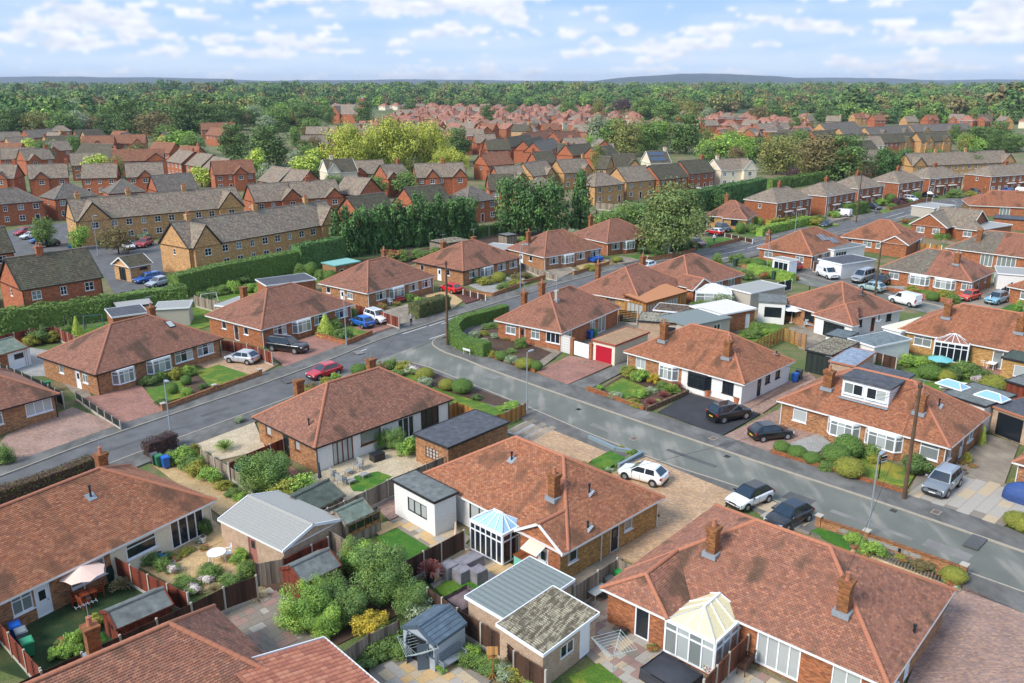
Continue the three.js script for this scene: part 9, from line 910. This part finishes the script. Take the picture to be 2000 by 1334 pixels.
// ---------------------------------------------------------------- garden furniture and small things
const TH = (n, l, c, x, z, turn = 0, y = 0.11, g) => thing(n, l, c, x, z, turn, g, y);
function pantile() { return memo('pan', () => { const b = mb(), n = 5, P = (i, z, k) => [-0.15 + 0.3 * i / n, 0.035 * Math.sin(Math.PI * i / n) + k, z]; for (let i = 0; i < n; i++) b.face(P(i, 0.17, 0.03), P(i + 1, 0.17, 0.03), P(i + 1, -0.17, 0), P(i, -0.17, 0)).face(P(i, 0.17, 0), P(i + 1, 0.17, 0), P(i + 1, 0.17, 0.03), P(i, 0.17, 0.03)); return b.geo(); }); }
{ // low extension roof of large orange tiles at the bottom edge
const t = thing('tiled_extension', 'low extension with large orange roof tiles at bottom edge', 'extension', -10.15, -38.41, Math.atan2(-0.692, -0.722)), pit = 0.21, mats = [0xc47e60, 0xb8745a, 0xcc8a6c, 0xae6c56, 0xc07a60].map(c => mat({ map: TX.grain, color: c, roughness: 0.85 })), r = rng(9);
mb().box(2.6, 1.2, -3.2, 4.8, 2.4, 5.9).put('wall', MAT.brick, t); mb().face([-0.05, 2.4, 0], [5.3, 2.4 + 5.35 * pit, 0], [5.3, 2.4 + 5.35 * pit, -6.4], [-0.05, 2.4, -6.4]).put('roof', MAT.ridgeOld, t); mb().bar([-0.1, 2.36, 0.05], [-0.1, 2.36, -6.4], 0.1, 0.14).put('gutter', MAT.gutterW, t); mb().bar([-0.1, 2.4, 0.04], [5.3, 2.4 + 5.4 * pit, 0.04], 0.08, 0.16).put('bargeboard', MAT.gutterW, t);
const roof = t.getObjectByName('roof'); for (let i = 0; i < 15; i++) for (let j = 0; j < 19; j++) { const q = part('roof_tile', pantile(), mats[Math.floor(r() * 5)], roof, 0.14 + i * 0.345, 2.425 + (0.14 + i * 0.345) * pit + r() * 0.006, -0.2 - j * 0.33); q.rotation.set(0, -Math.PI / 2, 0); q.rotation.order = 'ZYX'; q.rotation.z = Math.atan(pit); }
}
function parasol(l, x, z, color, closed, h = 2.2) { const t = TH('parasol', l, 'parasol', x, z); mb().cyl(0, 0, 0, 0.03, 0.025, h, 8).put('pole', closed ? TRIM : WHITE, t); mb().cyl(0, 0, 0, 0.28, 0.24, 0.09, 12).put('base', MAT.concrete, t); const b = mb(); if (closed) b.cyl(0, h * 0.34, 0, 0.17, 0.05, h * 0.66, 10); else { const R = 1.35, n = 8; for (let i = 0; i < n; i++) { const a = i / n * 6.2832, c = (i + 1) / n * 6.2832, m = (a + c) / 2; b.face([0, h + 0.1, 0], [Math.cos(c) * R, h - 0.35, Math.sin(c) * R], [Math.cos(m) * R * 0.9, h - 0.3, Math.sin(m) * R * 0.9], [Math.cos(a) * R, h - 0.35, Math.sin(a) * R]); } } b.put('canopy', plain(color, 0.8), t); }
function tableR(l, x, z, m, h = 0.72, R = 0.55, sq) { const t = TH('garden_table', l, 'table', x, z, TA); if (sq) mb().box(0, h, 0, R * 2, 0.05, R * 1.5).put('top', m, t); else mb().cyl(0, h, 0, R, R, 0.05, 18).put('top', m, t); for (const [a, b] of [[1, 1], [1, -1], [-1, 1], [-1, -1]]) mb().bar([a * R * 0.7, 0, b * R * 0.55], [a * R * 0.6, h, b * R * 0.5], 0.05).put('leg', m, t); }
function chair(l, x, z, turn, m, w = 0.55, n = 'garden_chair', c = 'chair', low) { const t = TH(n, l, c, x, z, turn); mb().box(0, 0.42, 0, w, 0.06, 0.5).put('seat', m, t); const b = mb(), k = Math.max(3, Math.round(w / 0.16)); if (low) b.box(0, 0.7, -0.28, w, 0.55, 0.08); else for (let i = 0; i < 4; i++) b.box(0, 0.56 + i * 0.12, -0.24 - i * 0.02, w, 0.08, 0.03); b.put('backrest', m, t); for (const [p, q] of [[1, 1], [1, -1], [-1, 1], [-1, -1]]) mb().bar([p * (w / 2 - 0.04), 0, q * 0.22], [p * (w / 2 - 0.04), q < 0 ? 0.95 : 0.6, q * 0.22], 0.05).put('leg', m, t); for (const p of [1, -1]) mb().bar([p * (w / 2 - 0.03), 0.62, -0.22], [p * (w / 2 - 0.03), 0.62, 0.24], 0.06, 0.05).put('armrest', m, t); }
function pot(l, x, z, color, r = 0.22, h = 0.4, y = 0.11) { const t = TH('plant_pot', l, 'pot', x, z, 0, y); mb().cyl(0, 0, 0, r * 0.75, r, h, 12, false).cyl(0, h, 0, r * 1.1, r * 1.1, 0.05, 12).put('pot', plain(color, 0.7), t); mb().cyl(0, h + 0.05, 0, r * 0.95, r * 0.95, 0.012, 12).put('soil', MAT.soil, t); }
function coverThing(l, x, z, w, h, d, color, turn = TA, dome = 0) { const g = new THREE.BoxGeometry(w, h, d, 8, 6, 8), P = g.attributes.position, r = rng(w * 99 + x); for (let i = 0; i < P.count; i++) { const y = P.getY(i) / h + 0.5, n = fbm3(P.getX(i) * 3 + x, y * 2, P.getZ(i) * 3, 5, 2) - 0.5, k = 1 + 0.1 * n + 0.05 * (1 - y); const e = Math.max(Math.abs(P.getX(i)) / (w / 2), Math.abs(P.getZ(i)) / (d / 2)); P.setXYZ(i, P.getX(i) * k, (y * h) - (y > 0.9 ? dome * e * e * h * 0.5 : 0) + (y > 0.02 ? 0.05 * n : 0), P.getZ(i) * k); } g.computeVertexNormals(); const t = TH('covered_furniture', l, 'cover', x, z, turn); part('cover', g, mat({ map: TX.felt, color, roughness: 0.75 }), t); }
function dish(l, x, y, z, turn) { const t = thing('satellite_dish', l, 'satellite dish', x, z, turn, undefined, y); const g = new THREE.SphereGeometry(0.5, 14, 6, 0, 6.2832, 0, 0.7); g.rotateX(Math.PI / 2); g.translate(0, 0, -0.42); part('dish', g, plain(0x8a8f92, 0.5), t); mb().bar([0, -0.28, -0.02], [0, -0.05, 0.35], 0.03).put('arm', TRIM, t); mb().bar([0, 0, -0.1], [0, -0.3, -0.2], 0.04).put('bracket', MAT.steel, t); }
function dryer(l, x, z) { const t = TH('rotary_dryer', l, 'clothes dryer', x, z); mb().cyl(0, 0, 0, 0.025, 0.02, 1.5, 8).put('pole', MAT.steel, t); const ln = mb(); for (let i = 0; i < 4; i++) { const a = i * Math.PI / 2 + 0.4, c = a + Math.PI / 2; mb().bar([0, 0.9, 0], [Math.cos(a) * 1.3, 1.75, Math.sin(a) * 1.3], 0.03).put('arm', MAT.steel, t); for (let k = 3; k < 9; k++) { const q = k / 8 * 1.28; ln.bar([Math.cos(a) * q, 0.9 + 0.85 * q / 1.3, Math.sin(a) * q], [Math.cos(c) * q, 0.9 + 0.85 * q / 1.3, Math.sin(c) * q], 0.012); } } ln.put('lines', plain(0xc8d4cc, 0.7), t); }
const TK = mat({ map: TX.wood, color: 0xb5562c, roughness: 0.8 }), WK = mat({ map: TX.felt, color: 0xc6c6c2, roughness: 0.9 });
parasol('open pink and cream parasol over the teak table', -26.61, -45.45, 0xe8c6b4); tableR('teak garden table under the pink parasol', -26.33, -45.13, TK, 0.7, 0.5, 1); chair('teak chair left of the parasol table', -26.87, -44.81, 1.9, TK); chair('teak chair in front of the parasol table', -26.27, -44.49, 2.6, TK); chair('teak chair right of the parasol table', -25.9, -45.78, -1.1, TK); tableR('round white garden table in the gravel garden', -19.85, -49.67, WHITE, 0.7, 0.62); chair('white chair behind the round white table', -19.29, -50.18, -1.2, WHITE); chair('dark slatted bench against the cream rear wall', -24.69, -50.96, TA, MAT.fenceDark, 1.3, 'garden_bench', 'bench'); tableR('small white side table by the cream wall', -25.08, -49.8, WHITE, 0.5, 0.32);
{ const t = TH('water_butt', 'dark green water butt at the house corner in the parasol yard', 'water butt', -26.1, -47.48); mb().cyl(0, 0, 0, 0.3, 0.34, 0.55, 14, false).cyl(0, 0.55, 0, 0.34, 0.29, 0.5, 14).put('barrel', plain(0x1f3a34, 0.5), t); mb().cyl(0, 1.05, 0, 0.3, 0.28, 0.06, 14).put('lid', TRIM, t); }
for (const [l, x, z, c, r, h] of [['terracotta pot by the white wing wall', 20.1, -80.98, 0xc0704c, 0.32, 0.6], ['terracotta pot beside the dark framed window', 22.56, -78.83, 0xc0704c, 0.32, 0.6], ['tall black planter beside the covered chairs', -5.28, -47.37, 0x202224, 0.32, 0.7], ['white pot by the french doors', -21.66, -52.17, 0xd8dcdc, 0.2, 0.4], ['terracotta pot on the yard below the rose garden', -24.51, -42.23, 0xb5623c, 0.24, 0.3], ['terracotta pot among the bottom left bushes', -25.26, -40.15, 0xb5623c, 0.22, 0.3], ['dark blue pot by the glazed back door', 6.48, -41.89, 0x23343e, 0.22, 0.35], ['bright blue pot in the flower border', -23.87, -50.05, 0x2a9ac8, 0.16, 0.45], ['second bright blue pot in the flower border', -23.42, -49.8, 0x2a9ac8, 0.16, 0.45], ['lime green tub in the flower border', -23.45, -49.17, 0x4fd04a, 0.2, 0.3], ['pale pot with small shrub beside the gravel path', -22.66, -49.17, 0xb4bcc0, 0.18, 0.3], ['black planter beside the conservatory doors', 8.9, -40.37, 0x1e2022, 0.25, 0.4], ['stone trough planter beside the dormer bungalow door', 37.18, -62.94, 0x8a8478, 0.3, 0.3]]) pot(l, x, z, c, r, h);
copyOf(SPR.s, 'reddish cordyline in the tall black planter', ...[-5.28, -47.37].flatMap((v, i) => i ? [0.55, v] : [v]), 1, [0.8, 0.8, 0.8]);
coverThing('left grey covered garden chair', -4.12, -47.96, 0.85, 0.9, 0.85, 0xa7a2a8); coverThing('middle grey covered garden chair', -3.23, -47.54, 0.95, 0.85, 0.9, 0xa7a2a8); coverThing('right grey covered garden chair', -2.19, -47.48, 0.9, 0.85, 0.85, 0xa7a2a8); coverThing('grey covered garden table behind the covered chairs', -2.9, -48.92, 1.9, 0.75, 1.0, 0xa7a2a8); coverThing('brown covered round seat on the curved lawn', -2.9, -44.49, 1.9, 0.9, 1.8, 0x8d7878, TA, 1); coverThing('large dark grey covered patio set at bottom', 8.56, -37.82, 2.6, 0.85, 2.0, 0x4a4c54, TB, 0.6);
parasol('closed cream parasol beside the conservatory', -3.85, -51.09, 0xe2c4a8, 1, 2.2); parasol('closed dark grey parasol at the white rear wall corner', -15.36, -60.92, 0x3c4046, 1, 2.0); parasol('water blue open parasol in the right back garden', 46.95, -87.28, 0x6fb4b4); parasol('white open parasol behind the white rendered bungalow', 37.47, -108.42, 0xf0f0f2);
for (const [l, x, z, a] of [['pale wicker armchair at the timber patio doors', -14.39, -62.01, 2.2], ['pale wicker armchair nearest the lawn', -13.67, -61.1, 2.6], ['pale high-backed wicker chair beside the white wall', -12.81, -63.7, -0.6]]) chair(l, x, z, a, WK, 0.7, 'wicker_chair', 'chair', 1); for (const [l, x, z] of [['pale wicker footstool nearest the lawn', -12.95, -61.19], ['pale wicker footstool beside the high-backed chair', -12.06, -62.29], ['small pale wicker table between the chairs', -13.44, -62.94]]) { const t = TH('wicker_stool', l, 'stool', x, z, TA); mb().box(0, 0.3, 0, 0.6, 0.12, 0.5).put('seat', WK, t); for (const [a, b] of [[1, 1], [1, -1], [-1, 1], [-1, -1]]) mb().box(a * 0.26, 0.12, b * 0.21, 0.06, 0.24, 0.06).put('leg', WK, t); }
{ const t = TH('storage_box', 'dark wicker storage box on the gravel patio', 'box', -11.53, -65.69, TA); mb().box(0, 0.3, 0, 1.1, 0.6, 0.8).put('box', mat({ map: TX.felt, color: 0x4a4441 }), t); mb().box(0, 0.62, 0, 1.14, 0.05, 0.84).put('rim', TRIM, t); const c = TH('storage_cabinet', 'turquoise storage cabinet with brown lid on the slab patio', 'cabinet', 0.68, -48.74, TB); mb().box(0, 0.5, 0, 1.0, 1.0, 0.6).put('cabinet', plain(0x6fb8a4, 0.7), c); mb().box(0, 1.03, 0, 1.1, 0.07, 0.7).put('lid', MAT.wooden, c); const d = TH('glass_table', 'glass topped patio table behind the joined garages', 'table', 5.32, -45.45, TA); part('top', boxGeo(1.4, 0.03, 0.9), MAT.blind, d, 0, 0.72, 0); for (const [a, b] of [[1, 1], [1, -1], [-1, 1], [-1, -1]]) mb().bar([a * 0.6, 0, b * 0.35], [a * 0.5, 0.7, b * 0.3], 0.04).put('leg', MAT.steel, d); }
dryer('rotary clothes dryer on the grey slab patio', 5.55, -38.77); dryer('folded out clothes dryer in front of the grey plastic shed', -5.14, -38.85); chair('grey slatted bench beside the plastic shed', -3.27, -39.19, TA, plain(0x7c848a, 0.7), 1.7, 'garden_bench', 'bench'); chair('dark brown bench on the patio beside the brown fence', 12.84, -38.85, -2.2, MAT.fenceDark, 1.4, 'garden_bench', 'bench');
{ const t = TH('garden_statue', 'pale stone figure statue beside the plastic shed', 'statue', -4.76, -39.06); const g = new THREE.LatheGeometry([[0.16, 0], [0.16, 0.12], [0.1, 0.14], [0.13, 0.35], [0.1, 0.6], [0.14, 0.78], [0.05, 0.9], [0.085, 0.98], [0.06, 1.08], [0, 1.1]].map(p => new THREE.Vector2(...p)), 14); part('figure', g, MAT.concrete, t); const b = TH('bird_table', 'wooden bird table with pitched roof on a post', 'bird table', -1.05, -38.02); mb().bar([0, 0, 0], [0, 1.5, 0], 0.07).bar([-0.25, 0, 0], [0, 0.5, 0], 0.05).bar([0.25, 0, 0.1], [0, 0.5, 0], 0.05).put('post', MAT.fenceNew, b); mb().box(0, 1.52, 0, 0.5, 0.04, 0.5).put('tray', MAT.fenceNew, b); mb().face([-0.3, 1.8, 0.3], [0.3, 1.8, 0.3], [0.3, 2.1, 0], [-0.3, 2.1, 0]).face([0.3, 1.8, -0.3], [-0.3, 1.8, -0.3], [-0.3, 2.1, 0], [0.3, 2.1, 0]).box(0.22, 1.66, 0.2, 0.03, 0.28, 0.03).box(-0.22, 1.66, 0.2, 0.03, 0.28, 0.03).box(0.22, 1.66, -0.2, 0.03, 0.28, 0.03).box(-0.22, 1.66, -0.2, 0.03, 0.28, 0.03).put('roof', MAT.fenceNew, b); }
dish('grey satellite dish on the brick gable beside the conservatory', -0.05, 2.3, -45.0, -0.6); dish('dark satellite dish above the glazed door in front right', 7.98, -40.66, -0.8); scene.children.at(-1).position.y = 2.0;
function swing(l, x, z, turn, c, n = 'swing_frame') { const t = TH(n, l, 'swing', x, z, turn, 0.05), m = plain(c, 0.5), b = mb(); for (const s of [-1.2, 1.2]) b.bar([s, 0, 0.7], [s * 0.9, 2, 0], 0.06).bar([s, 0, -0.7], [s * 0.9, 2, 0], 0.06); b.bar([-1.08, 2, 0], [1.08, 2, 0], 0.06).put('frame', m, t); for (const s of [-0.4, 0.4]) mb().bar([s - 0.15, 0.5, 0], [s - 0.15, 2, 0], 0.015).bar([s + 0.15, 0.5, 0], [s + 0.15, 2, 0], 0.015).box(s, 0.5, 0, 0.42, 0.04, 0.2).put('swing_seat', m, t); } swing('white metal swing frame in the garden beside the trimmed hedge', -43.5, -117, 0.6, 0xd8dcda); swing('teal metal swing frame behind the skylight bungalow', -54.53, -105.26, 0.3, 0x3a6f80); swing('black swing seat frame behind the skylight bungalow', -57, -105.26, 0.3, 0x2a2b2c);
tableR('white patio table outside the right hand brick bungalow', 53.98, -89.52, WHITE, 0.7, 0.6, 1); chair('white patio chair beside the table outside right hand bungalow', 53.79, -90.77, 0.4, WHITE); chair('grey rattan sofa in the white rendered bungalow garden', 39.38, -105.97, -0.6, plain(0xa8b4bc, 0.9), 2, 'garden_sofa', 'sofa', 1); chair('white bistro chair on the pale drive', -17.7, -118.2, 0.8, WHITE); chair('red garden bench on the pale drive', -16.4, -119.3, 0.8, plain(0x9a3030, 0.7), 1.4, 'garden_bench', 'bench');
for (const [l, x, y, z, a] of [['white door canopy over the side gable door', 1.67, -48.42, TA]].map(q => [q[0], q[1], 2.3, q[2], q[3]])) { const t = thing('door_canopy', l, 'canopy', x, z, -Math.PI / 4, undefined, 2.2); mb().face([-0.7, 0.1, 0], [0.7, 0.1, 0], [0.7, -0.25, 0.9], [-0.7, -0.25, 0.9]).put('sheet', plain(0xe0d6b8, 0.5), t); mb().bar([-0.7, 0.1, 0], [-0.7, -0.25, 0.9], 0.04).bar([0.7, 0.1, 0], [0.7, -0.25, 0.9], 0.04).put('frame', WHITE, t); }

// ---------------------------------------------------------------- labels: say which one where several look alike
{
const by = new Map(), ORD = ['', 'second', 'third', 'fourth', 'fifth', 'sixth', 'seventh', 'eighth', 'ninth', 'tenth', 'eleventh', 'twelfth'];
for (const o of things) { const l = o.userData.label; if (!l) continue; if (!by.has(l)) by.set(l, []); by.get(l).push(o); }
for (const [l, list] of by) if (list.length > 1 && list.length <= 24) {
list.sort((a, b) => a.position.x / -a.position.z - b.position.x / -b.position.z); const n = list.length;
list.forEach((o, i) => { const s = n === 2 ? (i ? 'right one' : 'left one') : i === 0 ? 'leftmost' : i === n - 1 ? 'rightmost' : i < n / 2 ? ORD[i] + ' from left' : ORD[n - 1 - i] + ' from right'; o.userData.label = l + ', ' + s; });
}
}

renderer.render(scene, camera);
